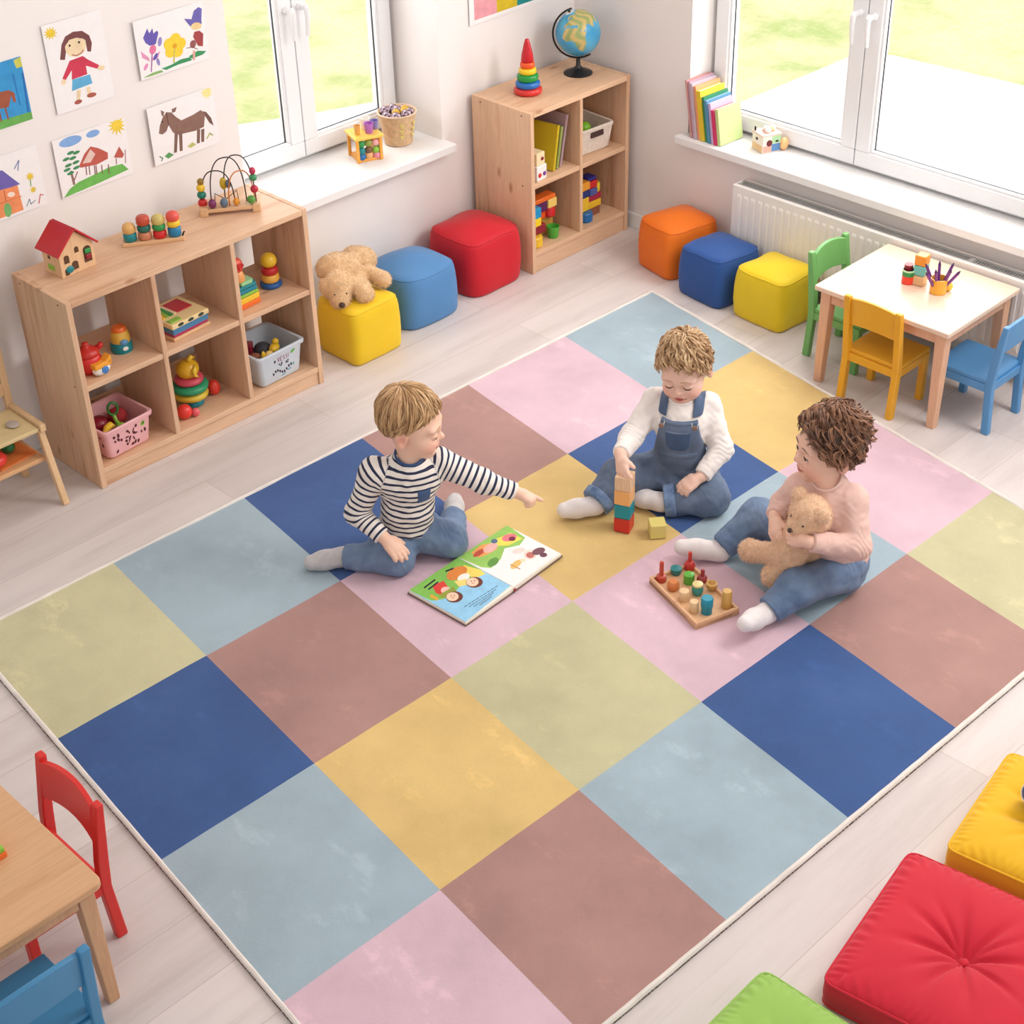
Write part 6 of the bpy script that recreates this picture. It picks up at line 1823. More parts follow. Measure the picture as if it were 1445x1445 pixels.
def collar(J, off, fwd, r, wdt, mat, parent):
    Fc = Field([J['neck'], J['shL'], J['shR']], .09, .0025)
    ls, fw, uv_ = torso_prims(Fc, J, off + .0022, .03)
    c = J['neck'] + uv_ * .040 + fw * fwd
    Fc.keep(c, r + wdt); Fc.ball(c, r - .0012, .004, True)
    return skin('collar', Fc, mat, parent, 1)[0]
def fold_list(J, legs=True, arms=True):
    o = []
    for q in 'LR':
        if arms:
            o += [(J['el' + q], J['wr' + q] - J['sh' + q], .0042, .020, .050), (limb(J['el' + q], J['wr' + q], .75), J['wr' + q] - J['el' + q], .0022, .012, .034), (J['sh' + q] - SZ * .035, SZ + (J['shL'] - J['shR']) * 2, .0034, .024, .05)]
        if legs:
            o += [(J['hip' + q] + SZ * .03, J['kn' + q] - J['hip' + q], .0055, .030, .060), (J['kn' + q] + SZ * .01, J['an' + q] - J['hip' + q], .0030, .032, .050), (limb(J['kn' + q], J['an' + q], .78), J['an' + q] - J['kn' + q], .0034, .020, .038)]
    return o
# ---------------------------------------------------------------- boy in stripes
J = dict(pel=at(573, 748, .10), chest=at(578, 680, .30), neck=at(577, 644, .398), head=at(579, 594, .503), shL=at(621, 652, .355), elL=at(681, 679, .295), wrL=at(727, 694, .245), shR=at(528, 664, .355), elR=at(504, 724, .21), wrR=at(540, 757, .158),
         hipL=at(600, 750, .088), knL=at(635, 763, .062), anL=at(640, 727, .045), toeL=at(642, 706, .042), hipR=at(552, 758, .088), knR=at(560, 788, .056), anR=at(482, 786, .042), toeR=at(440, 794, .036))
boy, H = person(J, 'boy with short blond hair in a striped shirt pointing across the rug', 8, -12, 0, 1.05, None)
F = Field(list(J.values()) + [at(770, 712, .2)], .16, HB)
torso_prims(F, J, -.006)
F.cone(J['neck'] - SZ * .02, limb(J['neck'], J['head'], .6), .037, .036, .02)
for q in 'LR':
    arm_prims(F, J, q, -.003); leg_prims(F, J, q, -.006); foot_prims(F, J, q, -.004)
head_prims(F, H, .05)
dL = (at(768, 712, .205) - J['wrL']).normalized()
hand(F, J['wrL'] + dL * .010, dL, SZ * .8 + SR * .4 , ST * -.9 + SZ * .4, 1.12, (.05, .95, 1.05, 1.1), .08, (.75, .45, .6), point=True)
dR = (at(566, 782, .118) - J['wrR']).normalized()
hand(F, J['wrR'] + dR * .012, dR, SZ + ST * .3, SR, 1.15, (.16, .18, .2, .24), .16, (.75, .6, .3))
F.cut(Vector((0, 0, .0125)), -SZ, .003)
body, BP, BF = skin('body', F, SKIN, boy, 1, tint=skin_tint(H, (238, 196, 172)))
face_parts(body, H, (176, 132, 92), .12, (0, -.25), BP, BF)
hair(boy, H, (172, 126, 80), (234, 196, 146), 620, 'straight', 5)
F = Field([J[k] for k in ('pel', 'chest', 'neck', 'shL', 'shR', 'elL', 'elR', 'wrL', 'wrR')], .12, .003)
ls, fw, uv_ = torso_prims(F, J, .010, .03)
F.cut(J['pel'] + uv_ * .030, -uv_)
F.ball(J['neck'] + uv_ * .040 + fw * .012, .047, .006, True)
for q in 'LR': arm_prims(F, J, q, .008, .016, .97, True)
el = [J['elL'], J['elR']]
F.disp(lambda X, Y, Z: .0022 * wob(X, Y, Z, 62.0, 1.0) + .0012 * wob(X, Y, Z, 120.0, 2.0))
shirt, _, _ = skin('shirt', F, stripe_mat(), boy, 1, attr=('run', stripes_attr(J)), folds=fold_list(J, False))
shirt['label'] = 'cream shirt with navy stripes'
COLR = fabric('navy_rib', (58, 82, 124), .05)
collar(J, .010, .012, .047, .0085, COLR, shirt)
# chest pocket
Fp = Field([J['chest'], J['shL'], J['pel']], .1, .003)
torso_prims(Fp, J, .0125, .03); pc_ = J['chest'] + ls * .034 + fw * .06 + uv_ * -.006
for v, r_ in ((ls, .021), (-ls, .021), (uv_, .023), (-uv_, .023)): Fp.cut(pc_ + v * r_, v, .002)
Fp.cut(J['chest'] + fw * .02, -fw, .002)
skin('pocket', Fp, fabric('pocket_navy', (66, 90, 130), .06), shirt, 1)
F = Field([J[k] for k in ('pel', 'hipL', 'hipR', 'knL', 'knR', 'anL', 'anR')], .10, .003)
Fu = (J['neck'] - J['pel']).normalized()
F.ell(J['pel'] + Fu * .005, (ls, fw, uv_), (.086, .074, .066), .03)
for q in 'LR': leg_prims(F, J, q, .004, .03, .92, True, (.064, .046, .036))
F.cut(Vector((0, 0, .013)), -SZ, .004)
F.disp(lambda X, Y, Z: .0024 * wob(X, Y, Z, 52.0, .3) + .0013 * wob(X, Y, Z, 110.0, 4.0))
tro, _, _ = skin('jeans', F, DENIM, boy, 1, folds=fold_list(J, True, False))
for q, nm in (('L', 'left'), ('R', 'right')):
    F = Field([J['kn' + q], J['an' + q], J['toe' + q]], .06, .003); foot_prims(F, J, q, .002, (.030, .029, .023)); F.cut(Vector((0, 0, .0125)), -SZ, .004)
    F.cut(limb(J['kn' + q], J['an' + q], .66), J['kn' + q] - J['an' + q]); skin('sock', F, SOCKG, boy, 1)

# ---------------------------------------------------------------- child in dungarees
J = dict(pel=at(960, 664, .09), chest=at(961, 601, .28), neck=at(962, 561, .376), head=at(966, 516, .478), shL=at(998, 572, .332), elL=at(1018, 634, .21), wrL=at(990, 672, .155), shR=at(926, 565, .332), elR=at(890, 618, .262), wrR=at(876, 641, .268),
         hipL=at(984, 672, .08), knL=at(1002, 701, .066), anL=at(930, 708, .046), toeL=at(893, 700, .042), hipR=at(938, 664, .085), knR=at(876, 672, .105), anR=at(836, 714, .046), toeR=at(797, 720, .044))
mid, H = person(J, 'blond curly toddler in denim dungarees and white shirt stacking the block tower', 112, -20, 4, 0.985, None)
F = Field(list(J.values()) + [at(877, 675, .2)], .16, HB)
torso_prims(F, J, -.006)
F.cone(J['neck'] - SZ * .02, limb(J['neck'], J['head'], .6), .036, .036, .02)
for q in 'LR':
    arm_prims(F, J, q, -.003); leg_prims(F, J, q, -.006); foot_prims(F, J, q, -.004)
head_prims(F, H, .05)
tt = at(879, 668, .225)
dR = (tt - J['wrR']).normalized()
hand(F, J['wrR'] + dR * .008, dR, ST * .2 - SR * .75 + SZ * .5, ST * .6 + SR * .4, 1.12, (.25, .28, .32, .36), .10, (.6, .4, .5))
dL = (at(966, 687, .125) - J['wrL']).normalized()
hand(F, J['wrL'] + dL * .012, dL, SZ + ST * .4, ST * .2 - SR * .6 + SZ * .1, 1.12, (.30, .34, .38, .42), .10, (.8, .4, .4))
F.cut(Vector((0, 0, .0125)), -SZ, .003)
body, BP, BF = skin('body', F, SKIN, mid, 1, tint=skin_tint(H, (242, 202, 182)))
face_parts(body, H, (190, 150, 110), .12, (0, -.5), BP, BF)
hair(mid, H, (174, 130, 86), (240, 208, 164), 430, 'wavy', 11)
F = Field([J[k] for k in ('pel', 'chest', 'neck', 'shL', 'shR', 'elL', 'elR', 'wrL', 'wrR')], .12, .003)
ls, fw, uv_ = torso_prims(F, J, .008, .03)
F.ball(J['neck'] + uv_ * .040 + fw * .014, .046, .006, True)
for q in 'LR': arm_prims(F, J, q, .009, .016, .97, True)
F.disp(lambda X, Y, Z: .0022 * wob(X, Y, Z, 66.0, 2.2) + .0012 * wob(X, Y, Z, 130.0, 2.0))
shirt, _, _ = skin('shirt', F, fabric('white_jersey', (240, 232, 226), .03, 20, 1000, .3), mid, 1, folds=fold_list(J, False))
collar(J, .008, .014, .046, .007, fabric('white_rib', (242, 234, 228), .03), shirt)
F = Field([J[k] for k in ('pel', 'chest', 'hipL', 'hipR', 'knL', 'knR', 'anL', 'anR')], .11, .003)
F.ell(J['pel'] + uv_ * .01, (ls, fw, uv_), (.090, .080, .078), .03)
F.ell(limb(J['pel'], J['chest'], .32), (ls, fw, uv_), (.086, .078, .060), .03)
for q in 'LR': leg_prims(F, J, q, .006, .03, .86, True, (.066, .054, .041))
F.cut(Vector((0, 0, .013)), -SZ, .004)
F.disp(lambda X, Y, Z: .0026 * wob(X, Y, Z, 55.0, 1.3) + .0013 * wob(X, Y, Z, 110.0, 4.0))
tro, _, _ = skin('dungarees', F, DENIM2, mid, 1, folds=fold_list(J, True, False))
def panel(name, parent, off, conds, mat, h=.003):
    Fp = Field([J['chest'], J['shL'], J['shR'], J['pel'], J['neck']], .11, h)
    torso_prims(Fp, J, off, .03)
    for p_, n_ in conds: Fp.cut(p_, n_, .003)
    return skin(name, Fp, mat, parent, 1)[0]
ch = J['chest']
btop = ch + uv_ * .052
bib = panel('bib', tro, .0145, [(btop + ls * .058, ls - uv_ * -.20), (btop - ls * .058, -ls - uv_ * -.20), (btop, uv_), (ch + fw * .004, -fw), (ch - uv_ * .14, -uv_)], DENIM2)
panel('bib_hem', tro, .0165, [(ch + ls * .058, ls), (ch - ls * .058, -ls), (btop + uv_ * .001, uv_), (ch + fw * .008, -fw), (btop - uv_ * .010, -uv_)], DENIM2)
panel('bib_pocket', tro, .0168, [(ch + ls * .041, ls - uv_ * .05), (ch - ls * .041, -ls - uv_ * .05), (ch + uv_ * .022, uv_), (ch + fw * .008, -fw), (ch - uv_ * .050, -uv_), (ch + ls * .030 - uv_ * .044, ls - uv_), (ch - ls * .030 - uv_ * .044, -ls - uv_)], fabric('denim_pocket', (72, 94, 128), .1, 22, 1100, .3))
panel('pocket_hem', tro, .0178, [(ch + ls * .041, ls), (ch - ls * .041, -ls), (ch + uv_ * .023, uv_), (ch + fw * .008, -fw), (ch + uv_ * .016, -uv_)], DENIM2)
panel('waistband', tro, .0175, [(ch - uv_ * .062, uv_), (ch - uv_ * .080, -uv_), (ch + fw * .0, -fw), (ch + ls * .060, ls), (ch - ls * .060, -ls)], DENIM2)
DSTR = fabric('denim_strap', (80, 98, 126), .1, 22, 1100, .3)
for q in (-1, 1):
    c0 = ch + ls * q * .056
    panel('strap', tro, .0165, [(c0 + ls * .0145, ls), (c0 - ls * .0145, -ls), (btop + uv_ * .010, -uv_)], DSTR)
    c1 = ch + ls * q * .053 + uv_ * .044 + fw * .066
    m = MB(); m.lathe([(.0085, 0), (.0095, .002), (.007, .004)], 16, Matrix.Translation(c1 + fw * .002) @ fw.to_track_quat('Z', 'Y').to_matrix().to_4x4()); build('button', m, plain('copper_button', (150, 118, 100), .35, .05), tro, smooth='all', world=True)
    m = MB(); m.tube([c1 + fw * .003 + ls * .010 + uv_ * .018, c1 + fw * .004 + ls * .007 + uv_ * -.003, c1 + fw * .004 - ls * .007 + uv_ * -.003, c1 + fw * .003 - ls * .010 + uv_ * .018], .0014, 6); build('buckle', m, plain('steel_buckle', (200, 200, 205), .3, .02), tro, smooth='all', world=True)
for q in 'LR':
    F = Field([J['kn' + q], J['an' + q], J['toe' + q]], .06, .003); foot_prims(F, J, q, .002, (.030, .029, .024)); F.cut(Vector((0, 0, .0125)), -SZ, .004)
    F.cut(limb(J['kn' + q], J['an' + q], .55), J['kn' + q] - J['an' + q]); skin('sock', F, SOCKW, mid, 1)
    Fc = Field([J['kn' + q], J['an' + q]], .08, .003); Fc.cone(limb(J['kn' + q], J['an' + q], .66), limb(J['kn' + q], J['an' + q], .90), .057, .053, .01, flat=True); Fc.cut(limb(J['kn' + q], J['an' + q], .68), J['kn' + q] - J['an' + q]); Fc.cut(Vector((0, 0, .0128)), -SZ, .004)
    skin('turned_up_cuff', Fc, DENIM3, tro, 1)

# ---------------------------------------------------------------- curly child in pink
J = dict(pel=at(1186, 786, .09), chest=at(1168, 726, .285), neck=at(1169, 678, .400), head=at(1172, 627, .492), shL=at(1202, 705, .355), elL=at(1210, 771, .245), wrL=at(1142, 765, .282), shR=at(1130, 688, .350), elR=at(1106, 712, .275), wrR=at(1094, 729, .268),
         hipL=at(1188, 806, .075), knL=at(1126, 828, .098), anL=at(1080, 866, .05), toeL=at(1052, 880, .078), hipR=at(1152, 776, .08), knR=at(1070, 729, .128), anR=at(1012, 778, .042), toeR=at(962, 772, .06))
girl, H = person(J, 'brown curly haired toddler in a pink top and jeans hugging a small teddy bear', 170, -4, 0, 1.06, None)
F = Field(list(J.values()) + [at(1112, 758, .2)], .16, HB)
torso_prims(F, J, -.006)
F.cone(J['neck'] - SZ * .02, limb(J['neck'], J['head'], .6), .036, .036, .02)
for q in 'LR':
    arm_prims(F, J, q, -.003); leg_prims(F, J, q, -.006); foot_prims(F, J, q, -.004)
head_prims(F, H, .8)
dL = (at(1106, 754, .268) - J['wrL']).normalized()
hand(F, J['wrL'] + dL * .010, dL, ST * .9 + SZ * .5, SZ, 1.12, (.22, .26, .3, .34), .10, (.7, .6, .2))
dR = (at(1094, 756, .238) - J['wrR']).normalized()
hand(F, J['wrR'] + dR * .006, dR, -SR * .8 + ST * .4 + SZ * .3, ST + SR * .3, 1.12, (.35, .4, .42, .45), .10, (.7, .5, .4))
F.cut(Vector((0, 0, .0125)), -SZ, .003)
body, BP, BF = skin('body', F, SKIN, girl, 1, tint=skin_tint(H, (238, 194, 172)))
face_parts(body, H, (112, 76, 56), .8, (0, -.05), BP, BF)
hair(girl, H, (88, 56, 40), (176, 126, 92), 460, 'curly', 23)
F = Field([J[k] for k in ('pel', 'chest', 'neck', 'shL', 'shR', 'elL', 'elR', 'wrL', 'wrR')], .12, .003)
ls, fw, uv_ = torso_prims(F, J, .012, .03)
F.cut(J['pel'] + uv_ * -.012, -uv_)
F.ball(J['neck'] + uv_ * .040 + fw * .014, .047, .006, True)
for q in 'LR': arm_prims(F, J, q, .010, .018, .95, True)
F.disp(lambda X, Y, Z: .0024 * wob(X, Y, Z, 58.0, 3.1) + .0012 * wob(X, Y, Z, 125.0, 1.0))
shirt, _, _ = skin('top', F, fabric('pink_jersey', (228, 190, 178), .04, 20, 1000, .3), girl, 1, folds=fold_list(J, False))
collar(J, .012, .014, .047, .008, fabric('pink_rib', (230, 194, 182), .03), shirt)
F = Field([J[k] for k in ('pel', 'hipL', 'hipR', 'knL', 'knR', 'anL', 'anR')], .10, .003)
F.ell(J['pel'] + uv_ * .0, (ls, fw, uv_), (.088, .078, .068), .03)
for q in 'LR': leg_prims(F, J, q, .004, .03, .88, True, (.064, .050, .038))
F.cut(Vector((0, 0, .013)), -SZ, .004)
F.disp(lambda X, Y, Z: .0028 * wob(X, Y, Z, 50.0, 5.3) + .0013 * wob(X, Y, Z, 110.0, 4.0))
tro, _, _ = skin('jeans', F, DENIM, girl, 1, folds=fold_list(J, True, False))
for q in 'LR':
    F = Field([J['kn' + q], J['an' + q], J['toe' + q]], .06, .003); foot_prims(F, J, q, .002, (.030, .029, .023)); F.cut(Vector((0, 0, .0125)), -SZ, .004)
    F.cut(limb(J['kn' + q], J['an' + q], .62), J['kn' + q] - J['an' + q]); skin('sock', F, SOCKW, girl, 1)
JG = J
# ================================================================== soft toys
PLUSH = fabric('teddy_plush', (232, 192, 156), .10, 60, 420, .6, .95, .5)
PLUSH2 = fabric('dog_plush', (232, 196, 150), .10, 50, 380, .6, .95, .5)
M_NOSE = plain('plush_nose', (74, 52, 44), .5)
PILE = plain('teddy_pile', (238, 200, 166), .95, .14, 90, sheen=.4)
PILE2 = plain('dog_pile', (236, 202, 158), .95, .14, 90, sheen=.4)
hd = at(1144, 724, .335); bd0 = at(1117, 768, .200)
T = dict(head=hd, body=bd0)
tb = thing('teddy_bear', 'small light brown teddy bear held in the lap of the curly child', 'teddy bear', (bd0.x, bd0.y, .11))
F = Field([hd, bd0, at(1060, 780, .09), at(1090, 816, .08), at(1147, 790, .13), at(1107, 740, .25), at(1144, 724, .36)], .09, .0028)
f_, l_, u_ = frame(150, -22, -14)
F.ell(hd, (f_, l_, u_), (.056, .062, .056), .02); F.ell(hd + f_ * .045 - u_ * .012, (f_, l_, u_), (.032, .030, .026), .016)
F.ball(hd + l_ * .050 + u_ * .042 - f_ * .006, .022, .008); F.ball(hd - l_ * .050 + u_ * .042 - f_ * .006, .022, .008)
F.cone(hd - SZ * .03, bd0, .045, .050, .03); F.ell(bd0 - SZ * .012, (SR, ST, SZ), (.054, .050, .058), .02)
for p0, p1 in ((bd0 - SZ * .03 - SR * .03, at(1060, 778, .095)), (bd0 - SZ * .035 + ST * .02, at(1092, 812, .085))):
    F.cone(p0, p1, .030, .030, .02); F.ball(p1 - (p0 - p1).normalized() * .006 + SZ * .006, .034, .01)
F.cone(bd0 + SZ * .03 + SR * .04, at(1146, 786, .135), .024, .027, .015); F.cone(bd0 + SZ * .03 - SR * .03, at(1106, 744, .245), .022, .022, .015)
F.disp(lambda X, Y, Z: .0016 * wob(X, Y, Z, 150.0, 1.0) + .001 * wob(X, Y, Z, 330.0, 2.0))
o, P_, F_ = skin('plush_body', F, PLUSH, tb, 1)
fuzz('pile', P_, F_, PILE, tb, 12000, .0085, .0007, 4)
m = MB(); m.sphere(hd + f_ * .078 - u_ * .006, (.009, .009, .007), 14, 10); build('nose', m, M_NOSE, tb, smooth='all', world=True)
for q in (-1, 1):
    m = MB(); m.sphere(hd + f_ * .050 + l_ * .024 * q + u_ * .014, .0045, 12, 8); build('eye', m, BLK, tb, smooth='all', world=True)

# plush dog lying on the yellow pouf
pz = .222
hd = at(487, 408, .262); b0 = at(478, 378, .302); b1 = at(505, 366, .288)
dg = thing('plush_dog', 'cream plush dog lying flat on the left yellow pouf', 'plush toy', (b0.x, b0.y, .232))
F = Field([hd, b0, b1, at(548, 398, .25), at(520, 412, .25), at(455, 370, .28)], .09, .003)
F.ell(b0, (SR, ST, SZ), (.085, .070, .055), .03); F.ell(b1, (SR, ST, SZ), (.070, .060, .050), .03)
f_, l_, u_ = frame(80, -30, 0)
hc = at(478, 402, .278)
F.ell(hc, (f_, l_, u_), (.058, .056, .046), .02); F.ell(hc + f_ * .052 - u_ * .008, (f_, l_, u_), (.046, .038, .034), .02)
F.ell(hc - l_ * -.052 - u_ * .004, (f_, l_, u_), (.034, .018, .030), .01); F.ell(hc - l_ * .052 - u_ * .004, (f_, l_, u_), (.034, .018, .030), .01)
F.cone(at(503, 392, .27), at(514, 414, .252), .032, .035, .015)
F.cone(at(520, 384, .275), at(541, 394, .262), .028, .029, .02)
F.cone(at(500, 362, .30), at(494, 354, .315), .016, .014, .012)
F.disp(lambda X, Y, Z: .0018 * wob(X, Y, Z, 60.0, 1.0) + .0008 * wob(X, Y, Z, 260.0, 2.0))
o, P_, F_ = skin('plush_body', F, PLUSH2, dg, 1)
fuzz('pile', P_, F_, PILE2, dg, 14000, .0095, .0008, 8)
m = MB(); m.sphere(hc + f_ * .094 + u_ * .006, (.012, .012, .011), 14, 10); build('nose', m, M_NOSE, dg, smooth='all', world=True)
for q in (-1, 1):
    m = MB(); m.sphere(hc + f_ * .056 + l_ * .022 * q + u_ * .022, .0038, 10, 8); build('eye', m, BLK, dg, smooth='all', world=True)

# ================================================================== things on the rug
RZ = .0112
# block tower
a_ax = (SR * .92 + ST * .39).normalized(); b_ax = Vector((-a_ax.y, a_ax.x, 0))
fc = at(887.6, 754, RZ); S_ = .052
ctr = fc - a_ax * S_ / 2 + b_ax * S_ / 2 if (b_ax.dot(ST) < 0) else fc - a_ax * S_ / 2 - b_ax * S_ / 2
ang = math.atan2(a_ax.y, a_ax.x)
for k, (mt, nm) in enumerate(((C('tower_red', (206, 44, 38)), 'red wooden block at the bottom of the tower on the rug'), (C('tower_blue', (0, 142, 158)), 'teal wooden block second from the bottom of the tower'), (C('tower_peach', (240, 178, 112)), 'light orange wooden block third from the bottom of the tower'), (wood('block_beech', (232, 196, 162), 'Z', .5, .05, 14, False), 'plain beech block on top of the tower under the toddler\'s hand'))):
    m = MB(); m.box((-S_ / 2, -S_ / 2, 0), (S_ / 2, S_ / 2, S_ - .0008)); simple('toy_block', nm, 'block', m, mt, (ctr.x + .001 * (k % 2), ctr.y, RZ + S_ * k), ang + .03 * (k % 2), None, True, .0025)
p_ = at(927, 754, RZ)
m = MB(); m.box((-.026, -.026, 0), (.026, .026, .050)); simple('toy_block', 'single pale yellow wooden block lying beside the tower on the rug', 'block', m, C('block_pale_yellow', (222, 206, 122)), (p_.x, p_.y, RZ), math.atan2(SR.y, SR.x) + .08, None, True, .0025)

# open picture book
bz = RZ + .001
S0, S1, L0, L1, R0, R1 = [at(*p) for p in ((646, 787, .028), (725, 829, .028), (577, 834, .022), (657, 879, .022), (715, 742, .022), (792, 782, .022))]
ob = thing('picture_book', 'open children\'s picture book lying on the rug in front of the boy', 'book', (S0.x, S0.y, bz))
def quad_slab(name, P4, z0, z1s, mat, parent):
    m = MB(); vs = [(p.x, p.y, z0) for p in P4] + [(p.x, p.y, z) for p, z in zip(P4, z1s)]
    m.add(vs, [(3, 2, 1, 0), (4, 5, 6, 7), (0, 1, 5, 4), (1, 2, 6, 5), (2, 3, 7, 6), (3, 0, 4, 7)]); 
    ar = sum(P4[i - 1].x * P4[i].y - P4[i].x * P4[i - 1].y for i in range(4))
    if ar < 0: m.f = [f[::-1] for f in m.f]
    return build(name, m, mat, parent, world=True)
def grow(P4, e):
    c = sum(P4, Vector()) / 4
    return [p + (p - c).normalized() * e for p in P4]
M_COV = plain('book_cover_grey', (214, 208, 204), .5); M_COV2 = plain('book_board', (120, 96, 84), .7)
for nm, P4 in (('left', [L0, L1, S1, S0]), ('right', [S0, S1, R1, R0])):
    quad_slab('cover', grow(P4, .005), bz, [bz + .003] * 4, M_COV2, ob)
def pages(P4, zs, paint, name):
    top = quad_slab(name, P4, bz + .003, zs, M_PAGE, ob)
    # the printed page lies on the block
    W_, H_ = paint.W, paint.H
    TL, TR, BL = paint.corner
    m = MB(); out = []
    n_ = (TR - TL).cross(BL - TL).normalized(); n_ = n_ if n_.z > 0 else -n_
    for (u, v, z) in paint.mb.v:
        fu = u / W_; fv = 1 - v / H_
        out.append(TL + (TR - TL) * fu + (BL - TL) * fv + (paint.BR - TL - (TR - TL) - (BL - TL)) * fu * fv + n_ * z)
    m.add(out, paint.mb.f); m.m = paint.mb.m
    # keep the printed faces looking up
    fs = []
    for f in m.f:
        a, b, c = [Vector(m.v[i]) for i in f[:3]]
        ar = sum(m.v[f[i - 1]][0] * m.v[f[i]][1] - m.v[f[i]][0] * m.v[f[i - 1]][1] for i in range(len(f)))
        fs.append(f if ar > 0 else f[::-1])
    m.f = fs
    build('printed_page', m, paint.mats(), top, world=True)
def zed(p, z): return Vector((p.x, p.y, z))
# left page (sketch coordinates)
GRASS = (132, 190, 86); SKYB = (150, 204, 236)
p = Paint((620, 1160), (875, 985), (910, 1340), .16, .20)
p.corner = (zed(L0, bz + .0125), zed(S0, bz + .0165), zed(L1, bz + .0125)); p.BR = zed(S1, bz + .0165)
p.poly([(620, 1160), (875, 985), (1165, 1145), (910, 1340)], SKYB)
p.poly([(620, 1160), (875, 985), (1010, 1060), (960, 1095), (900, 1130), (850, 1190), (800, 1215), (735, 1222)], GRASS)
p.poly([(905, 1030), (1000, 1058), (1020, 1085), (960, 1110), (915, 1075)], (246, 216, 104))
p.ell((870, 1075), 58, 34, (222, 134, 60), -25).ell((905, 1100), 34, 20, (240, 236, 226), -20).poly([(740, 1140), (800, 1115), (830, 1160), (800, 1200), (760, 1180)], (216, 66, 54)).ell((812, 1168), 26, 20, (246, 190, 180)).poly([(855, 1120), (915, 1110), (940, 1140), (880, 1150)], (238, 210, 120)).poly([(770, 1195), (850, 1150), (870, 1180), (800, 1210)], (150, 160, 60))
p.line([(700, 1150), (755, 1108)], 9, (40, 40, 44)).line([(722, 1160), (770, 1122)], 8, (40, 40, 44)).line([(812, 1062), (850, 1048)], 9, (40, 40, 44)).line([(735, 1195), (768, 1215)], 16, (220, 170, 60))
for cx, cy in ((955, 1128), (850, 1204)):
    p.ell((cx + 6, cy + 2), 44, 30, (110, 58, 48)).ell((cx - 4, cy), 32, 24, (248, 208, 178)).ell((cx - 10, cy - 4), 3, 3, (60, 40, 40)).ell((cx + 6, cy - 6), 3, 3, (60, 40, 40)).line([(cx - 8, cy + 8), (cx + 4, cy + 6)], 3, (190, 80, 70))
for k, ln_ in enumerate((((905, 1262), (1085, 1152)), ((930, 1262), (1075, 1172)), ((955, 1262), (1060, 1192)), ((985, 1255), (1050, 1212)))):
    a = Vector(ln_[0]); b = Vector(ln_[1]); nseg = 9
    for q in range(nseg):
        p.line([tuple(a + (b - a) * ((q + .08) / nseg)), tuple(a + (b - a) * ((q + .78) / nseg))], 3.2, (84, 100, 120))
pages([L0, L1, S1, S0], [bz + .012, bz + .012, bz + .016, bz + .016], p, 'left_pages')
# right page
p = Paint((875, 985), (1130, 820), (1165, 1145), .16, .20)
p.corner = (zed(S0, bz + .0165), zed(R0, bz + .0115), zed(S1, bz + .0165)); p.BR = zed(R1, bz + .0115)
p.poly([(875, 985), (1130, 820), (1415, 975), (1165, 1145)], (240, 236, 234))
p.poly([(875, 985), (1130, 820), (1160, 838), (1230, 890), (1200, 930), (1120, 945), (1100, 1000), (1050, 1045), (1000, 1040)], (150, 196, 96)).poly([(1060, 900), (1150, 862), (1215, 895), (1140, 930), (1080, 930)], (242, 216, 90))
p.poly([(945, 965), (990, 925), (1040, 915), (1085, 945), (1040, 970), (985, 990)], (236, 160, 90)).ell((985, 965), 34, 14, (190, 80, 60), -30).ell((1045, 940), 40, 22, (240, 180, 170), -25).ell((1065, 905), 18, 12, (90, 110, 140)).ell((1145, 888), 40, 20, (226, 120, 130), -10).ell((1160, 895), 18, 12, (120, 40, 70))
p.ell((1060, 1015), 32, 20, (100, 150, 70), -30).ell((1255, 980), 34, 26, (250, 214, 200)).ell((1255, 984), 22, 16, (190, 110, 100)).ell((1300, 965), 36, 18, (120, 80, 90), -15).ell((1325, 985), 20, 12, (110, 70, 84)).ell((1195, 960), 34, 14, (244, 214, 206), -10).ell((1180, 1030), 34, 16, (238, 190, 110), -35).line([(1150, 1030), (1200, 1055)], 5, (190, 140, 80)).ell((1215, 1010), 16, 8, (240, 220, 180))
pages([S0, S1, R1, R0], [bz + .016, bz + .016, bz + .011, bz + .011], p, 'right_pages')
m = MB(); m.tube([zed(S1, bz + .009) + (S1 - S0).normalized() * .003, zed(S1, bz + .009) + (S1 - S0).normalized() * .007], .005, 10); build('spine_end', m, plain('spine_red', (150, 60, 56), .6), ob, smooth=True, world=True)

# wooden board of stacking pegs
A0, B0, D0 = at(982, 889, RZ), at(916, 823, RZ), at(1045, 869, RZ)
u1 = (B0 - A0); v1 = (D0 - A0)
LU, LV = u1.length, v1.length; u1n = u1.normalized(); v1n = (v1 - u1n * v1.dot(u1n)).normalized()
pb2 = thing('peg_board', 'wooden tray board of assorted stacking pegs at the curly child\'s feet', 'toy', (A0.x, A0.y, RZ))
Mp = Matrix((u1n, v1n, u1n.cross(v1n))).transposed().to_4x4(); Mp.translation = A0
if u1n.cross(v1n).z < 0:
    Mp = Matrix((u1n, v1n, SZ)).transposed().to_4x4(); Mp.translation = A0
BH = .024
def flipfix(m):
    if u1n.cross(v1n).z < 0: m.f = [f[::-1] for f in m.f]
    return m
W_BD = wood('peg_board_beech', (226, 180, 138), 'X', .5, .06, 12, False)
m = MB(); m.box((0, 0, 0), (LU, LV, BH * .55), 0, Mp); build('base', flipfix(m), W_BD, pb2, world=True)
for lo, hi in (((0, 0, 0), (LU, .009, BH)), ((0, LV - .009, 0), (LU, LV, BH)), ((0, .009, 0), (.009, LV - .009, BH)), ((LU - .009, .009, 0), (LU, LV - .009, BH))):
    m = MB(); m.box(lo, hi, 0, Mp); build('rim', flipfix(m), W_BD, pb2, world=True, bevel=.0015)
pz = RZ + BH * .55 + .0003
WD = wood('peg_beech', (234, 198, 152), 'Z', .5, .05, 16, False)
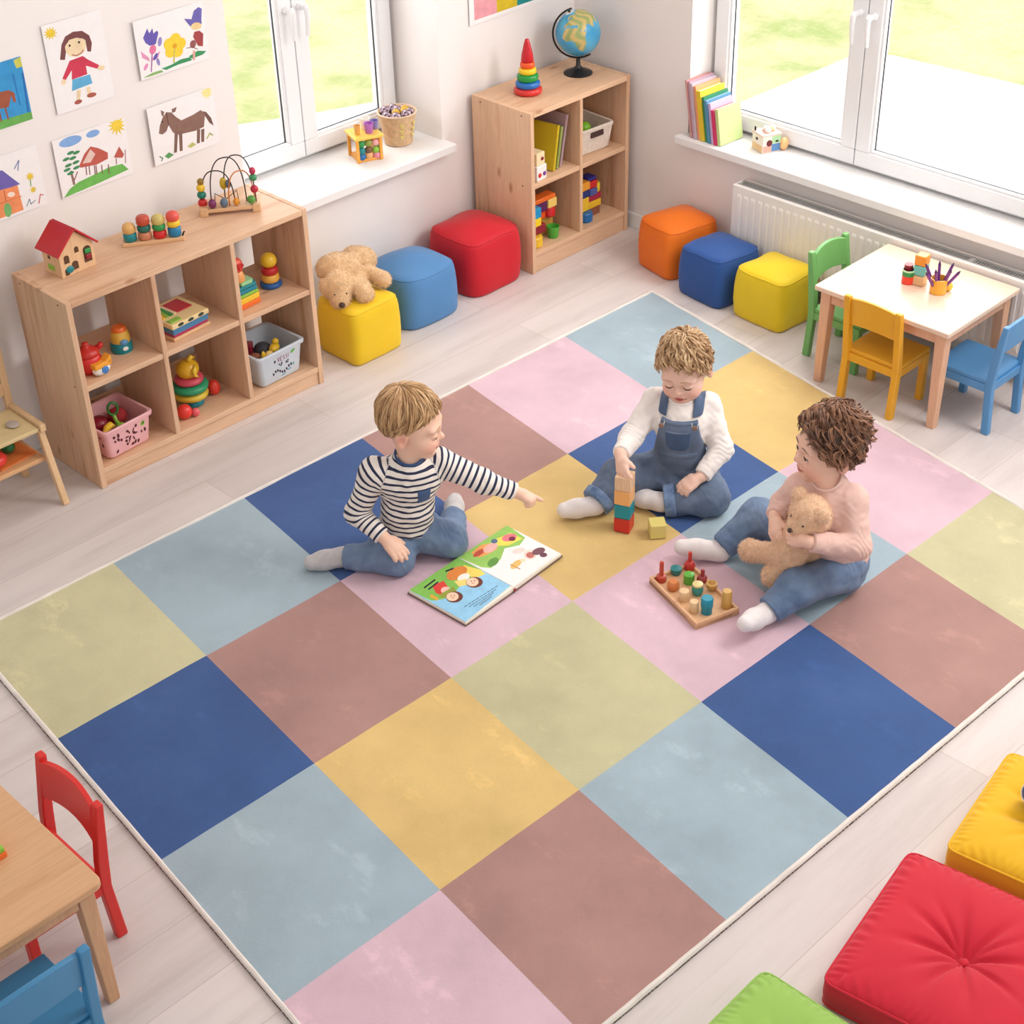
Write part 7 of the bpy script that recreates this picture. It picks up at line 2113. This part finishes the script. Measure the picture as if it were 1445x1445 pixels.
def peg(px, py, prof, mat, label, rod=None):
    c = at(px, py, pz)
    t = thing('stacking_peg', label, 'toy peg', (c.x, c.y, pz))
    m = MB(); m.lathe(prof, 22); build('peg_body', m, mat, t, smooth=True, angle=45)
    if rod:
        m = MB(); m.lathe([(rod[0], prof[-1][1] - .003), (rod[0], rod[1] - .003), (rod[0] * .7, rod[1])], 14); build('rod', m, mat, t, smooth=True, angle=45)
    return t
X_ = 'on the peg board'
peg(933, 819, [(.016, 0), (.017, .004), (.015, .018), (.008, .022)], C('peg_brick', (190, 72, 52)), 'brick red peg with a tall rod, leftmost ' + X_, (.0068, .070))
peg(954, 809, [(.014, 0), (.0175, .010), (.0175, .020), (.014, .021)], C('peg_teal', (40, 128, 130)), 'teal peg in the back row ' + X_)
peg(973, 802, [(.017, 0), (.018, .010), (.013, .024), (.008, .027)], C('peg_red', (206, 58, 52)), 'red bell-shaped peg with a rod at the back corner ' + X_, (.006, .062))
peg(950, 831, [(.014, 0), (.0185, .008), (.0185, .020), (.013, .030)], C('peg_copper', (214, 130, 74)), 'copper orange faceted peg ' + X_)
peg(972, 822, [(.0165, 0), (.0165, .012), (.0168, .013), (.0165, .032), (.014, .034)], C('peg_green', (96, 180, 62)), 'bright green round peg in the middle ' + X_)
peg(991, 819, [(.014, 0), (.0175, .004), (.014, .014), (.007, .018)], C('peg_maroon', (168, 60, 62)), 'maroon peg with a short rod at the far edge ' + X_, (.0062, .042))
peg(965, 846, [(.0155, 0), (.016, .003), (.016, .032), (.014, .034)], WD, 'plain beech peg left of the teal and cream one ' + X_)
peg(984, 838, [(.013, 0), (.0175, .010), (.0175, .022), (.0165, .023), (.0165, .031), (.013, .032)], C('peg_sea', (58, 148, 142)), 'sea green cup-shaped peg ' + X_)
m = MB(); m.lathe([(.016, 0), (.016, .006), (.013, .007)], 22); c = at(984, 838, pz); simple('toy_disc', 'cream disc lying on the sea green peg on the board', 'toy disc', m, C('disc_cream', (232, 214, 148)), (c.x, c.y, pz + .0325))
peg(1004, 832, [(.008, 0), (.0165, .012), (.0175, .024), (.012, .026), (.006, .016)], C('peg_sand', (214, 168, 96)), 'sand coloured cup-shaped peg ' + X_)
peg(979, 862, [(.0135, 0), (.014, .003), (.014, .034), (.012, .036)], WD, 'narrow plain beech peg at the near corner ' + X_)
peg(997, 864, [(.0165, 0), (.0165, .020), (.0185, .024), (.0185, .052), (.016, .055)], C('peg_lake', (24, 142, 166)), 'large lake blue peg at the near end ' + X_)
peg(1025, 856, [(.0155, 0), (.016, .003), (.0145, .058), (.0125, .060)], C('peg_ochre', (212, 166, 88)), 'tall ochre peg at the right end ' + X_)
